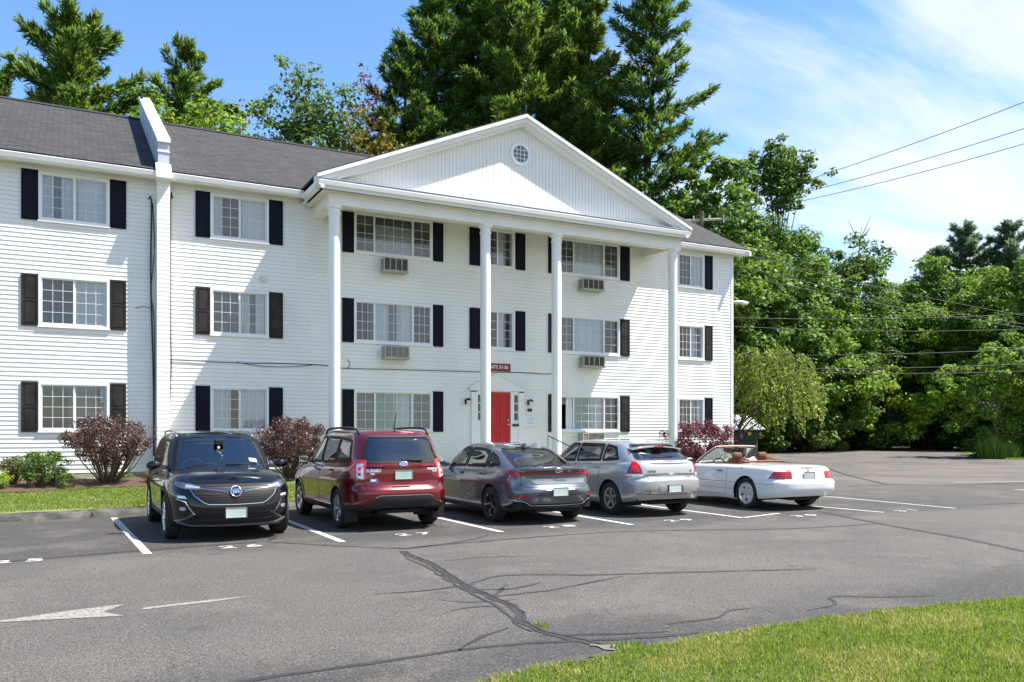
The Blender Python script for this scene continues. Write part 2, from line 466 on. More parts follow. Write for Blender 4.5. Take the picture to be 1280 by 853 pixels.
ribbon_ground('edge_dirt', [(1.9, 4.66), (2.5, 4.95), (3.3, 5.03), (4.13, 5.10), (5.45, 5.15), (6.37, 5.08), (7.35, 5.0), (8.6, 4.77), (10.5, 4.15)], .10, 0.0075, mat('edge_dirt', (0.085, 0.075, 0.058), .95, vary=(0.05, 0.046, 0.04), scale=14, bump=.6, bscale=60), jit=.035, step=.05, seed=77)
def line(pts, w, m=PAINT, name="parking_line"):
    return ribbon_ground(name, pts, w, 0.0065, m, step=.5)
for p, w in (([(0.76, 17.4), (0.93, 12.03)], .11), ([(3.50, 17.6), (3.56, 12.01)], .11), ([(6.1, 17.6), (6.18, 12.0)], .11),
             ([(8.70, 17.6), (8.66, 11.85)], .11), ([(11.25, 17.6), (11.19, 11.8)], .10), ([(11.19, 11.84), (12.45, 12.15)], .08),
             ([(13.95, 17.6), (14.2, 14.2), (14.45, 11.31)], .09), ([(16.9, 18.5), (16.75, 14.8), (16.54, 11.18)], .09)):
    line(p, w)
line([(24.98, 17.0), (29.5, 15.6), (38, 13.5)], .35, PAINT2); line([(23.2, 13.9), (27, 13.4), (35, 12.2)], .35, PAINT2)
line([(0.35, 3.72), (1.05, 5.0)], .10)
# stall numbers painted on the ground, read from the lane
def gnum(txt, x, y, size=.34, a=0.0, m=PAINT):
    ca, sa = math.cos(a), math.sin(a)
    mb = text_mb(txt, size, lambda X, Y, Z: (x + X * ca - Y * sa, y + X * sa + Y * ca, 0.0065 + Z * 0), depth=0.0, bold=.006, sx=1.35)
    o = mb.build("stall_number", m, fixn=False, origin=(0, 0, 0)); o['kind'] = 'structure'
gnum("2 5", -0.55, 12.12); gnum("2 6", 2.15, 12.2); gnum("2 7", 4.82, 12.38); gnum("2 8", 7.42, 12.22); gnum("2 9", 9.86, 12.05); gnum("3 0", 12.55, 11.6); gnum("3 1", 15.2, 11.35)
# worn direction arrow pointing left
def arrow():
    mb = MB()
    mb.face([(-0.62, 8.33, .0065), (0.43, 8.08, .0065), (0.28, 8.33, .0065), (0.47, 8.62, .0065), (0.1, 8.56, .0065)])
    mb.face([(0.60, 8.28, .0065), (1.25, 8.36, .0065), (1.60, 8.47, .0065), (1.2, 8.45, .0065), (0.6, 8.36, .0065)])
    o = mb.build("lane_arrow", PAINT2, fixn=False, origin=(0, 0, 0)); o['kind'] = 'structure'
arrow()

# raised lawn in front of the building, with its asphalt berm kerb
EDGE = [(-40, 17.85), (-10, 17.85), (-1.0, 17.85), (0.4, 17.95), (1.1, 18.15), (4, 18.2), (16, 18.2), (19.0, 18.9), (21.2, 20.4), (23.2, 23.0), (24.3, 26.5)]
def lawn_z(x, y):
    return 0.13 + 0.29 * max(0.0, min(1.0, (y - 18.0) / 6.5))
def front_lawn():
    P = smooth_path(EDGE, .5); mb = MB(); vs = []; K = 8
    for p in P:
        # inner line follows the wall front
        ex, ey = p; ix, iy = (ex, 24.54) if ey < 24 else (ex - .02, ey)
        if ex > 22.65: ix, iy = 22.66, max(24.5, ey)
        for k in range(K + 1):
            t = k / K; x = ex + (ix - ex) * t; y = ey + (iy - ey) * t
            vs.append((x, y, lawn_z(x, y)))
    n = len(P)
    fs = [(i * (K + 1) + k, (i + 1) * (K + 1) + k, (i + 1) * (K + 1) + k + 1, i * (K + 1) + k + 1) for i in range(n - 1) for k in range(K)]
    mb.add(vs, fs); o = mb.build("front_lawn", SOIL, smooth=True, origin=(0, 0, 0)); o['kind'] = 'structure'
    # kerb
    prof = [(-.30, 0.0), (-.27, .07), (-.18, .105), (-.05, .13), (.04, .12)]
    mb = MB(); vs = []; r = random.Random(3)
    P = smooth_path(EDGE, .2); n = len(P)
    for i, p in enumerate(P):
        d = P[min(i + 1, n - 1)] - P[max(i - 1, 0)]; d = d / np.linalg.norm(d); nr = np.array((-d[1], d[0]))
        w = 1 + r.uniform(-.08, .08); hz = 1 + r.uniform(-.12, .1)
        for a, z in prof:
            q = p + nr * a * w; vs.append((q[0], q[1], z * hz))
    k = len(prof)
    mb.add(vs, [(i * k + j, (i + 1) * k + j, (i + 1) * k + j + 1, i * k + j + 1) for i in range(n - 1) for j in range(k - 1)])
    o = mb.build("kerb", mat("kerb_asphalt", (0.035, 0.034, 0.033), .9, vary=(0.12, 0.108, 0.095), scale=3, bump=.7, bscale=35), smooth=True, origin=(0, 0, 0)); o['kind'] = 'structure'
front_lawn()
def mulch_bed():
    mb = MB(); r = random.Random(9); xs = np.linspace(-14, 5.6, 80); vs = []
    for x in xs:
        y0 = 21.55 + .25 * math.sin(x * 1.3) + r.uniform(-.07, .07) + (.5 if x > 1.9 else 0)
        for k in range(7):
            y = y0 + (24.1 - y0) * k / 6
            vs.append((x, y, lawn_z(x, y) + .012 + (.05 * math.sin(math.pi * k / 6)) + r.uniform(0, .02)))
    mb.add(vs, [(i * 7 + k, (i + 1) * 7 + k, (i + 1) * 7 + k + 1, i * 7 + k + 1) for i in range(79) for k in range(6)])
    o = mb.build("mulch_bed", MULCH, smooth=True, origin=(0, 0, 0)); o['kind'] = 'structure'
    mb = MB(); vs = []
    for x in np.linspace(18.6, 22.4, 20):
        y0 = 21.3 + .2 * math.sin(x * 2) + max(0, x - 21) * .6
        for k in range(5):
            y = y0 + (24.45 - y0) * k / 4; vs.append((x, y, lawn_z(x, y) + .012 + .03 * math.sin(math.pi * k / 4)))
    mb.add(vs, [(i * 5 + k, (i + 1) * 5 + k, (i + 1) * 5 + k + 1, i * 5 + k + 1) for i in range(19) for k in range(4)])
    o = mb.build("mulch_bed", MULCH, smooth=True, origin=(0, 0, 0)); o['kind'] = 'structure'
mulch_bed()
# near lawn (bottom right) and the roadside lawn far right
NEAR = [(1.2, 1.0), (1.55, 3.2), (2.0, 4.55), (2.5, 4.90), (3.3, 4.98), (4.13, 5.06), (5.45, 5.11), (6.37, 5.04), (7.35, 4.95), (8.6, 4.72), (10.5, 4.1), (12.5, 2.5), (13.5, -3), (1.2, -3)]
sheet("near_lawn", NEAR, 0.012, mat("near_soil", (0.055, 0.065, 0.022), .95, vary=(0.13, 0.115, 0.055), scale=4, bump=.7, bscale=50, detail=9))
sheet("roadside_lawn", [(62, 27.5), (48.3, 29.2), (51, 33.0), (66, 44.0), (115, 72), (160, 60), (120, 10)], 0.02, mat("road_lawn", (0.10, 0.17, 0.03), .95, vary=(0.17, 0.22, 0.05), scale=.6, detail=8))
# ------------------------------------------------------------------ building
WY = 24.55; SID0 = 0.55; EAVE = 8.44; XL, XR = -9.0, 22.70
SIDING = mat("vinyl_siding", (0.83, 0.82, 0.79), 0.5, vary=(0.77, 0.758, 0.725), scale=.9, bump=.05, bscale=30, spec=.3)
TRIM = mat("white_trim", (0.81, 0.80, 0.78), 0.45, vary=(0.76, 0.75, 0.73), scale=1.2)
SOFFIT = mat("soffit_panel", (0.77, 0.75, 0.70), 0.55)
WINF = mat("window_frame_vinyl", (0.80, 0.80, 0.80), 0.35)
NAVY = mat("shutter_paint", (0.004, 0.005, 0.014), 0.6, spec=.15, vary=(0.007, 0.008, 0.017), scale=2.5)
NAVY2 = mat("sunlit_shutter_paint", (0.015, 0.0135, 0.015), 0.6, spec=.2, vary=(0.036, 0.032, 0.031), scale=3)  # grey-brown copy of the shutter paint, with sunlight put into the colour
ROOMD = mat("room_dark", (0.035, 0.034, 0.036), 0.9)
SHEER = mat("sheer_curtain", (0.80, 0.80, 0.79), 0.9)
BLIND = mat("window_blind", (0.80, 0.80, 0.78), 0.6)
GREYC = mat("grey_curtain", (0.22, 0.235, 0.25), 0.9)
SCREENM = mat("insect_screen", (0.055, 0.06, 0.07), .8)
GREENC = mat("green_curtain", (0.42, 0.52, 0.44), .9)
BLACKM = mat("black_metal", (0.012, 0.012, 0.013), 0.4)
REDD = mat("red_door_paint", (0.48, 0.010, 0.012), 0.5)
def glass_mat(name, tint, refl=0.12, t=0.8):
    m = bpy.data.materials.new(name); m.use_nodes = True
    N, L = nodes_of(m); N.remove(N["Principled BSDF"]); out = N["Material Output"]
    tr = N.new("ShaderNodeBsdfTransparent"); tr.inputs[0].default_value = (*tint, 1)
    gl = N.new("ShaderNodeBsdfGlossy"); gl.inputs['Roughness'].default_value = 0.015; gl.inputs[0].default_value = (1, 1, 1, 1)
    fr = N.new("ShaderNodeFresnel"); fr.inputs[0].default_value = 1.5
    mrr = N.new("ShaderNodeMapRange"); L.new(fr.outputs[0], mrr.inputs[0]); mrr.inputs[1].default_value = 0.04; mrr.inputs[3].default_value = refl; mrr.inputs[4].default_value = 1
    mx = N.new("ShaderNodeMixShader"); L.new(mrr.outputs[0], mx.inputs[0]); L.new(tr.outputs[0], mx.inputs[1]); L.new(gl.outputs[0], mx.inputs[2])
    L.new(mx.outputs[0], out.inputs[0]); return m
WGLASS = glass_mat("window_glass", (0.80, 0.86, 0.90), .09)  # slight blue tint stands in for sky reflected in the panes
def shingle_mat():
    m = bpy.data.materials.new("asphalt_shingles"); m.use_nodes = True
    N, L = nodes_of(m); p = N["Principled BSDF"]; t = N.new("ShaderNodeTexCoord")
    br = N.new("ShaderNodeTexBrick"); br.inputs['Scale'].default_value = 1.0
    br.inputs['Brick Width'].default_value = .32; br.inputs['Row Height'].default_value = .14; br.inputs['Mortar Size'].default_value = .012
    br.inputs['Color1'].default_value = (.050, .048, .047, 1); br.inputs['Color2'].default_value = (.026, .025, .025, 1); br.inputs['Mortar'].default_value = (.012, .012, .013, 1)
    br.offset = .5; br.squash = 1
    L.new(t.outputs['UV'], br.inputs[0])
    n = N.new("ShaderNodeTexNoise"); n.inputs['Scale'].default_value = 5; n.inputs['Detail'].default_value = 8; n.inputs['Roughness'].default_value = .8; L.new(t.outputs['UV'], n.inputs[0])
    mx = N.new("ShaderNodeMix"); mx.data_type = 'RGBA'; mx.blend_type = 'MULTIPLY'; mx.inputs[0].default_value = .7
    cr = N.new("ShaderNodeMapRange"); cr.inputs[1].default_value = .3; cr.inputs[2].default_value = .7; cr.inputs[3].default_value = .55; cr.inputs[4].default_value = 1.45; L.new(n.outputs[0], cr.inputs[0])
    cc = N.new("ShaderNodeCombineColor"); [L.new(cr.outputs[0], cc.inputs[i]) for i in range(3)]
    L.new(br.outputs[0], mx.inputs[6]); L.new(cc.outputs[0], mx.inputs[7]); L.new(mx.outputs[2], p.inputs['Base Color'])
    p.inputs['Roughness'].default_value = .9
    b = N.new("ShaderNodeBump"); b.inputs['Strength'].default_value = .6; b.inputs['Distance'].default_value = .02; L.new(br.outputs['Fac'], b.inputs['Height']); b.invert = True
    L.new(b.outputs[0], p.inputs['Normal'])
    return m
SHING = shingle_mat()
def uv_planar(o):
    """UV in metres: u = world x or y along the eave, v = distance up the slope"""
    me = o.data; uv = me.uv_layers.new(name="UVMap")
    for p in me.polygons:
        n = p.normal; h = Vector((0, 0, 1)).cross(n)
        if h.length < 1e-4: h = Vector((1, 0, 0))
        h.normalize(); w = n.cross(h)
        for li in p.loop_indices:
            c = me.vertices[me.loops[li].vertex_index].co
            uv.data[li].uv = (c.dot(h), c.dot(w))

B = empty("apartment_building", (10.5, WY, 0), label="three storey white sided apartment building with gabled portico, dark shutters and red door", cat="building")

# window table: (name, x0,x1 (outer frame), rows, panels)
Z1 = (7.06, 8.26); Z2 = (4.36, 5.60); Z3 = (1.66, 2.86)
wins = []   # x0,x1,z0,z1, panels[(w,cols,rows,content)], shutter xs
def W(x0, x1, zz, panels, sh, lit_tone=False): wins.append((x0, x1, zz[0], zz[1], panels, sh, lit_tone))  # last flag picks the shutter colour with sunlight painted in
shA = [(-1.05, -0.67), (0.98, 1.37)]
W(-.64, .94, Z1, [(1, 3, 4, 'sheer_part'), (1, 3, 4, 'sheer')], shA)
W(-.64, .94, Z2, [(1, 3, 4, 'greyblind'), (1, 3, 4, 'sheer')], shA, True)
W(-.64, .94, Z3, [(1, 3, 4, 'dark'), (1, 3, 4, 'sides_red')], shA, True)
shB = [(3.11, 3.50), (5.10, 5.50)]
W(3.53, 5.07, Z1, [(1, 3, 4, 'greyhalf'), (1, 3, 4, 'sheer')], shB)
W(3.53, 5.07, Z2, [(1, 3, 4, 'grey'), (1, 3, 4, 'sheer_part')], [(3.11, 3.50), (5.10, 5.50)], True)
W(3.53, 5.07, Z3, [(1, 3, 4, 'sheer_gap'), (1, 3, 4, 'sheer')], shB)
shC = [(7.26, 7.62), (10.18, 10.54)]
W(7.65, 10.15, Z1, [(.62, 2, 4, 'greyblind'), (1.3, 4, 4, 'blindlow'), (.62, 2, 4, 'greyblind')], shC)
W(7.65, 10.15, Z2, [(.62, 3, 4, 'dark'), (1.3, 4, 4, 'sheer_part'), (.62, 3, 4, 'greydark')], shC)
W(7.65, 10.15, Z3, [(.66, 2, 4, 'grey'), (1.3, 4, 4, 'green'), (.66, 2, 4, 'grey')], shC)
shD = [(11.47, 11.84), (13.15, 13.52)]
W(11.90, 13.10, Z1, [(1, 2, 4, 'dark'), (1, 2, 4, 'sides')], shD)
W(11.90, 13.10, Z2, [(1, 2, 4, 'greydark'), (1, 2, 4, 'sides')], shD)
shE = [(14.42, 14.78), (17.37, 17.80)]
W(14.83, 17.34, Z1, [(.62, 2, 4, 'greydark'), (1.3, 4, 4, 'sheer'), (.62, 2, 4, 'dark')], shE)
W(14.83, 17.34, Z2, [(.62, 2, 4, 'grey'), (1.3, 4, 4, 'sheer'), (.62, 2, 4, 'greydark')], shE, True)
W(14.83, 17.34, Z3, [(.62, 1, 1, 'open'), (1.3, 4, 4, 'green'), (.62, 2, 4, 'greydark')], shE, True)
shF = [(19.66, 19.99), (21.26, 21.66)]
W(20.02, 21.23, Z1, [(1, 3, 4, 'greydark'), (1, 3, 4, 'sheer')], shF)
W(20.02, 21.23, Z2, [(1, 3, 4, 'dark'), (1, 2, 4, 'sides')], shF, True)
W(20.02, 21.23, Z3, [(1, 3, 4, 'greydark'), (1, 3, 4, 'sheer_part')], shF)
# off-frame bay to the left
for zz in (Z1, Z2, Z3): W(-5.64, -4.06, zz, [(1, 3, 4, 'sheer'), (1, 3, 4, 'greyblind')], [(-6.05, -5.67), (-4.02, -3.63)])
DOOR = (11.52, 13.48, 0.86, 3.04)
openings = [(w[0], w[1], w[2], w[3]) for w in wins] + [DOOR, (2.10, 2.42, 0, 9)]

def siding():
    mb = MB(); EX = 0.1135; z = SID0
    while z < EAVE - .01:
        zt = min(z + EX, EAVE)
        br = sorted({z, zt, *[o[2] for o in openings if z < o[2] < zt], *[o[3] for o in openings if z < o[3] < zt]})
        for a, b in zip(br, br[1:]):
            xs = [XL]; cuts = sorted([(o[0], o[1]) for o in openings if o[2] < (a + b) / 2 < o[3]])
            segs = []; x = XL
            for c0, c1 in cuts: segs.append((x, c0)); x = c1
            segs.append((x, XR))
            def yy(q):  # dutch-lap: flat lower face, cove under the next lap
                t = (q - z) / EX
                return WY - 0.018 * (1 - t)
            for x0, x1 in segs:
                if x1 - x0 < .01: continue
                mb.face([(x0, yy(a), a), (x1, yy(a), a), (x1, yy(b), b), (x0, yy(b), b)])
                jx = XL + ((int(z / EX * 7.3) * 1.37) % 3.66)
                while jx < x1 - .05:
                    if jx > x0 + .05 and a == z: mb.cur = 1; mb.face([(jx, yy(a) - .0015, a), (jx + .005, yy(a) - .0015, a), (jx + .005, yy(b) - .0015, b), (jx, yy(b) - .0015, b)]); mb.cur = 0
                    jx += 3.66
                if a == z: mb.face([(x0, WY, a), (x1, WY, a), (x1, yy(a), a), (x0, yy(a), a)])
        z = zt
    return mb
o = siding().build("wall", [SIDING, mat("siding_joint", (.45, .44, .42), .7)], B, fixn=False)
# side, rear walls, core (kept off the openings)
mb = MB()
mb.face([(XR, WY, 0), (XR, 36.55, 0), (XR, 36.55, EAVE), (XR, 30.55, 11.9), (XR, WY, EAVE)])
mb.face([(XL, WY, 0), (XL, 36.55, 0), (XL, 36.55, EAVE), (XL, 30.55, 11.9), (XL, WY, EAVE)])
mb.face([(XL, 36.55, 0), (XR, 36.55, 0), (XR, 36.55, EAVE), (XL, 36.55, EAVE)])
mb.build("side_wall", SIDING, B, fixn=False)
mb = MB(); mb.box(XL, XR, WY - .01, WY + .12, .1, SID0 - .003); mb.build("foundation", CONC, B)
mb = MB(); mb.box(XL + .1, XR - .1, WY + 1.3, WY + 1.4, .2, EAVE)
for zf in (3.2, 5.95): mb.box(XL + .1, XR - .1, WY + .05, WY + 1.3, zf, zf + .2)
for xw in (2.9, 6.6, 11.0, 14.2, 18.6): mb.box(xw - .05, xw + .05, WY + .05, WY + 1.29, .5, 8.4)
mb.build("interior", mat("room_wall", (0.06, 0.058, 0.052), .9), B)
# corner posts
mb = MB()
mb.box(XR - .10, XR + .012, WY - .03, WY + .1, SID0, EAVE); mb.build("corner_post", TRIM, B)
# soffit, fascia, gutter along the eave
mb = MB(); mb.box(XL, 23.1, 24.21, WY, 8.42, 8.435)
x = XL
while x < 23.1:
    if not (6.05 < x < 18.75) and not (2.0 < x < 2.5): mb.box(x, x + .035, 24.23, WY - .02, 8.408, 8.421)
    x += .10
mb.build("soffit", SOFFIT, B)
mb = MB()
GP = [(24.11, 8.38), (24.03, 8.38), (23.97, 8.44), (23.95, 8.56), (23.98, 8.575), (24.0, 8.56), (24.02, 8.46), (24.09, 8.44), (24.11, 8.56)]
def gutter(x0, x1):
    mb = MB(); mb.prism([(y, z) for y, z in [(24.22, 8.38), (24.16, 8.38), (24.10, 8.44), (24.075, 8.56), (24.095, 8.575), (24.22, 8.565)]], 0, x0, x1); mb.build("gutter", TRIM, B)
gutter(XL, 2.10); gutter(2.42, 6.0); gutter(18.80, 23.12)
# frieze board under soffit with vent slots
for a_, b_ in ((XL, 2.1), (2.42, 6.38), (18.72, XR)):
    mb = MB(); mb.box(a_, b_, WY - .035, WY - .018, 8.30, 8.42); mb.build("frieze_board", SIDING, B)
# roofs
def roof_z(y): return 8.57 + (y - 24.0) * (12.07 - 8.57) / (30.55 - 24.0)
mb = MB()
def slab(mb, pts, t=.05):
    n = (Vector(pts[1]) - Vector(pts[0])).cross(Vector(pts[2]) - Vector(pts[0])).normalized()
    if n.z < 0: n = -n
    lo = [tuple(Vector(p) - n * t) for p in pts]
    k = len(pts); mb.add(list(pts) + lo, [tuple(range(k)), tuple(range(k, 2 * k))[::-1]] + [(i, k + i, k + (i + 1) % k, (i + 1) % k) for i in range(k)])
slab(mb, [(XL, 24.09, roof_z(24.09)), (23.12, 24.09, roof_z(24.09)), (23.12, 30.55, 12.07), (XL, 30.55, 12.07)])
slab(mb, [(XL, 37.1, 8.5), (23.12, 37.1, 8.5), (23.12, 30.55, 12.07), (XL, 30.55, 12.07)])
rf = mb.build("roof", SHING, B); uv_planar(rf)
mb = MB(); mb.prism([(30.40, 12.02), (30.55, 12.12), (30.70, 12.02), (30.55, 12.09)], 0, XL, 23.1); mb.build("ridge_cap", mat("ridge_shingle", (.022, .021, .023), .9), rf)
mb = MB()   # gable end rake boards
for s in (1, -1):
    a = (23.96, 8.50) if s == 1 else (37.14, 8.48)
    p = [(a[0], a[1] - .16), (30.55, 11.86), (30.55, 12.02), (a[0], a[1])]
    mb.prism(p, 0, 23.0, 23.10)
mb.build("rake_board", TRIM, B)
# vent pipes on the ridge
mb = MB(); mb.lathe([(.05, 0), (.05, .35), (.04, .35)], 12, c=(2.15, 30.2, 12.5)); mb.build("vent_pipe", BLACKM, rf)

# party-wall fin
FIN = mat("fin_metal", (0.56, 0.60, 0.68), 0.45, vary=(0.46, 0.50, 0.58), scale=1.5)
mb = MB(); mb.box(2.10, 2.42, 24.17, WY + .1, .3, 8.62); f = mb.build("party_wall", SIDING, B)
mb = MB()
z = .5
while z < 8.3: mb.box(2.097, 2.423, 24.158, 24.172, z, z + .10); z += .1135
mb.build("siding_lap", SIDING, f)
mb = MB(); mb.prism([(24.13, 8.75), (24.13, 9.42), (30.55, 12.78), (30.75, 12.78), (30.75, 11.9), (24.5, 8.5)], 0, 2.12, 2.40); f2 = mb.build("fire_wall_parapet", FIN, B)
mb = MB(); mb.prism([(24.08, 9.36), (24.08, 9.45), (30.55, 12.83), (30.85, 12.80), (30.85, 12.72), (30.55, 12.74)], 0, 2.09, 2.43)
mb.box(2.10, 2.42, 24.11, 24.16, 9.1, 9.14); mb.build("coping", mat("coping_metal", (0.70, 0.72, 0.74), .4), f2)
mb = MB(); mb.prism([(24.17, 8.3), (23.90, 8.36), (23.90, 8.40), (24.13, 8.80), (24.17, 8.80)], 0, 2.06, 2.44); mb.build("cap_flashing", TRIM, f2)
mb = MB()
y = 24.6
while y < 30.4:
    zz = 9.42 + (y - 24.13) * (12.78 - 9.42) / (30.55 - 24.13)
    mb.box(2.112, 2.12, y, y + .02, roof_z(y), zz - .03); y += .9
mb.build("panel_seam", mat("seam", (.30, .33, .40), .5), f2)

# ---- windows
def curtain(x0, x1, z0, z1, y, m, parent, folds=14, amp=.025, name="curtain"):
    n = folds * 6; mb = MB(); vs = []
    ph = rnd.random() * 6
    for i in range(n + 1):
        t = i / n; x = x0 + (x1 - x0) * t
        d = amp * math.sin(t * folds * math.pi * 1.0 + ph) + amp * .5 * math.sin(t * folds * 2.3 + ph * 2)
        vs += [(x, y + d * .6, z1), (x, y + d, z0)]
    mb.add(vs, [(2 * i, 2 * i + 1, 2 * i + 3, 2 * i + 2) for i in range(n)])
    return mb.build(name, m, parent, smooth=True, fixn=False)
def blind(x0, x1, z0, z1, y, m, parent):
    mb = MB(); z = z1
    while z > z0: mb.face([(x0, y - .008, z - .03), (x1, y - .008, z - .03), (x1, y + .008, z), (x0, y + .008, z)]); z -= .033
    return mb.build("blind", m, parent, fixn=False)
def window(x0, x1, z0, z1, panels, shut, lit_tone):
    mb = MB(); F = .038; yo = WY - .045; yi = WY + .10
    def frame(mb, a, b, c, d, w, y0, y1):
        mb.box(a, b, y0, y1, c, c + w); mb.box(a, b, y0, y1, d - w, d); mb.box(a, a + w, y0, y1, c + w, d - w); mb.box(b - w, b, y0, y1, c + w, d - w)
    frame(mb, x0 - .03, x1 + .03, z0 - .03, z1 + .03, F + .02, yo, yi)
    mb.box(x0 - .05, x1 + .05, yo - .02, yo + .05, z0 - .06, z0 - .031)  # sill
    w = mb.build("window", WINF, B)
    tot = sum(p[0] for p in panels); X = x0 + F - .01; span = (x1 - x0) - 2 * F + .02
    za, zb = z0 + F - .01, z1 - F + .01
    for i, (fr, nc, nr, kind) in enumerate(panels):
        a = X; b = X + span * fr / tot; X = b
        # sliding sashes sit one behind the other
        ys = WY - .015 if i % 2 == 0 else WY + .015
        op = kind == 'open'
        mb = MB(); frame(mb, a, b, za, zb, .032, ys, ys + .03); ss = mb.build("sash", WINF, w)
        gy = ys + .015
        if not op:
            mb = MB(); mb.face([(a + .03, gy, za + .03), (b - .03, gy, za + .03), (b - .03, gy, zb - .03), (a + .03, gy, zb - .03)]); mb.build("pane", WGLASS, w, fixn=False)
            mb = MB()
            for c in range(1, nc):
                xx = a + .032 + (b - a - .064) * c / nc; mb.box(xx - .0055, xx + .0055, gy - .006, gy - .002, za + .03, zb - .03)
            for r in range(1, nr):
                zz = za + .032 + (zb - za - .064) * r / nr; mb.box(a + .03, b - .03, gy - .0065, gy - .0025, zz - .0055, zz + .0055)
            if mb.v: mb.build("muntin", WINF, w)
        yc = WY + .085
        if kind == 'sheer': curtain(a, b, za - .1, zb, yc, SHEER, w, 9)
        elif kind == 'green': curtain(a, a + (b - a) * .56, za - .1, zb, yc, GREENC, w, 9); curtain(a + (b - a) * .54, b, za - .1, zb, yc + .02, SHEER, w, 8)
        elif kind == 'sheer_part': curtain(a, a + (b - a) * .38, za - .1, zb, yc, SHEER, w, 5); curtain(a + (b - a) * .6, b, za - .1, zb, yc, SHEER, w, 5); curtain(a, b, za - .1, zb, yc + .06, GREYC, w, 9)
        elif kind == 'sheer_gap': curtain(a, a + (b - a) * .66, za - .1, zb, yc, SHEER, w, 7)
        elif kind == 'sides': curtain(a, a + (b - a) * .5, za - .1, zb, yc, SHEER, w, 4); curtain(a + (b - a) * .85, b, za - .1, zb, yc, SHEER, w, 2)
        elif kind == 'sides_red':
            curtain(a, a + (b - a) * .62, za - .1, zb, yc, GREYC, w, 6); curtain(a + (b - a) * .8, b, za - .1, zb, yc + .1, SHEER, w, 2)
            mb = MB()
            for q in range(7): mb.ball((a + (b - a) * .75 + rnd.uniform(-.07, .07), yc + .05, za + .25 + q * .07 + rnd.uniform(-.02, .02)), .055, n=6)
            mb.build("houseplant", mat("red_petals", (.55, .05, .03), .7), w, smooth=True)
        elif kind in ('grey', 'greyblind'): (curtain(a, b, za - .1, zb, yc, GREYC, w, 9) if kind == 'grey' else blind(a, b, za - .05, zb, yc, mat("grey_blind", (.14, .15, .17), .7), w))
        elif kind == 'greyhalf': curtain(a, a + (b - a) * .35, za - .1, zb, yc, SHEER, w, 4); curtain(a + (b - a) * .3, b, za - .1, zb, yc + .06, SCREENM, w, 6)
        elif kind == 'greydark': curtain(a, b, za - .1, zb, yc, SCREENM, w, 8)
        elif kind == 'blindlow': blind(a, b, za - .05, zb - .25, yc, BLIND, w)
        elif kind == 'dark': curtain(a + (b - a) * .82, b, za - .1, zb, yc, GREYC, w, 2)
        elif kind == 'open': curtain(a + (b - a) * .55, b, za - .1, zb, yc, SHEER, w, 3); mb = MB(); mb.box(a, b, yc + .2, yc + .22, zb - .25, zb); mb.build("pelmet", WINF, w)
    for k, (a, b) in enumerate(shut):
        mb = MB(); za, zb = z0 - .04, z1 + .04; y0, y1 = WY - .05, WY - .018; zm = za + (zb - za) * .5
        f = .05
        mb.box(a, b, y0 + .012, y1, za, zb)
        for (c, d) in ((za, za + f), (zb - f, zb), (zm - f / 2, zm + f / 2)): mb.box(a + f, b - f, y0, y0 + .014, c, d)
        mb.box(a, a + f, y0, y0 + .014, za, zb); mb.box(b - f, b, y0, y0 + .014, za, zb)
        for c, d in ((za + f + .03, zm - f / 2 - .03), (zm + f / 2 + .03, zb - f - .03)): mb.box(a + f + .03, b - f - .03, y0 + .004, y0 + .014, c, d)
        s = mb.build("shutter", NAVY2 if lit_tone else NAVY, B)
        if lit_tone: s['label'] = "charcoal shutter, sunlight put into its colour"
for w in wins: window(*w)

# ---- through-wall air conditioners
ACM = mat("ac_case", (0.44, 0.42, 0.37), .6, vary=(0.36, 0.34, 0.30), scale=5); ACG = mat("ac_grille", (0.10, 0.085, 0.075), .6, metal=.3)
ACW = mat("ac_rusty", (0.38, 0.24, 0.17), .7, vary=(0.5, 0.42, 0.34), scale=6)
def ac(x0, x1, z0, z1, g):
    mb = MB(); y0 = WY - .36; mb.box(x0, x1, y0 + .03, WY, z0, z1)
    n = 4
    for i in range(n + 1): xx = x0 + (x1 - x0) * i / n; mb.box(xx - .014, xx + .014, y0, y0 + .04, z0, z1)
    mb.box(x0, x1, y0 - .002, y0 + .038, z0, z0 + .03); mb.box(x0, x1, y0 - .002, y0 + .038, z1 - .03, z1)
    mb.box(x0 - .03, x1 + .03, y0 - .03, WY, z0 - .035, z0 - .002)
    o = mb.build("air_conditioner", ACM, B)
    mb = MB(); z = z0 + .035
    while z < z1 - .03: mb.box(x0 + .014, x1 - .014, y0 + .012, y0 + .03, z, z + .008); z += .018
    mb.box(x0 + .01, x1 - .01, y0 + .022, y0 + .029, z0 + .02, z1 - .02)
    z = z0 + .05
    while z < z1 - .05: mb.box(x0 - .004, x0 + .002, y0 + .06, WY - .08, z, z + .012); z += .03
    mb.build("grille", g, o)
ac(8.47, 9.22, 6.53, 6.93, ACG); ac(8.50, 9.26, 3.88, 4.24, mat("ac_grille_pale", (.26, .255, .24), .6)); ac(15.62, 16.46, 6.54, 6.90, ACG); ac(15.65, 16.49, 3.88, 4.24, ACG); ac(15.62, 16.46, 1.22, 1.57, ACW)

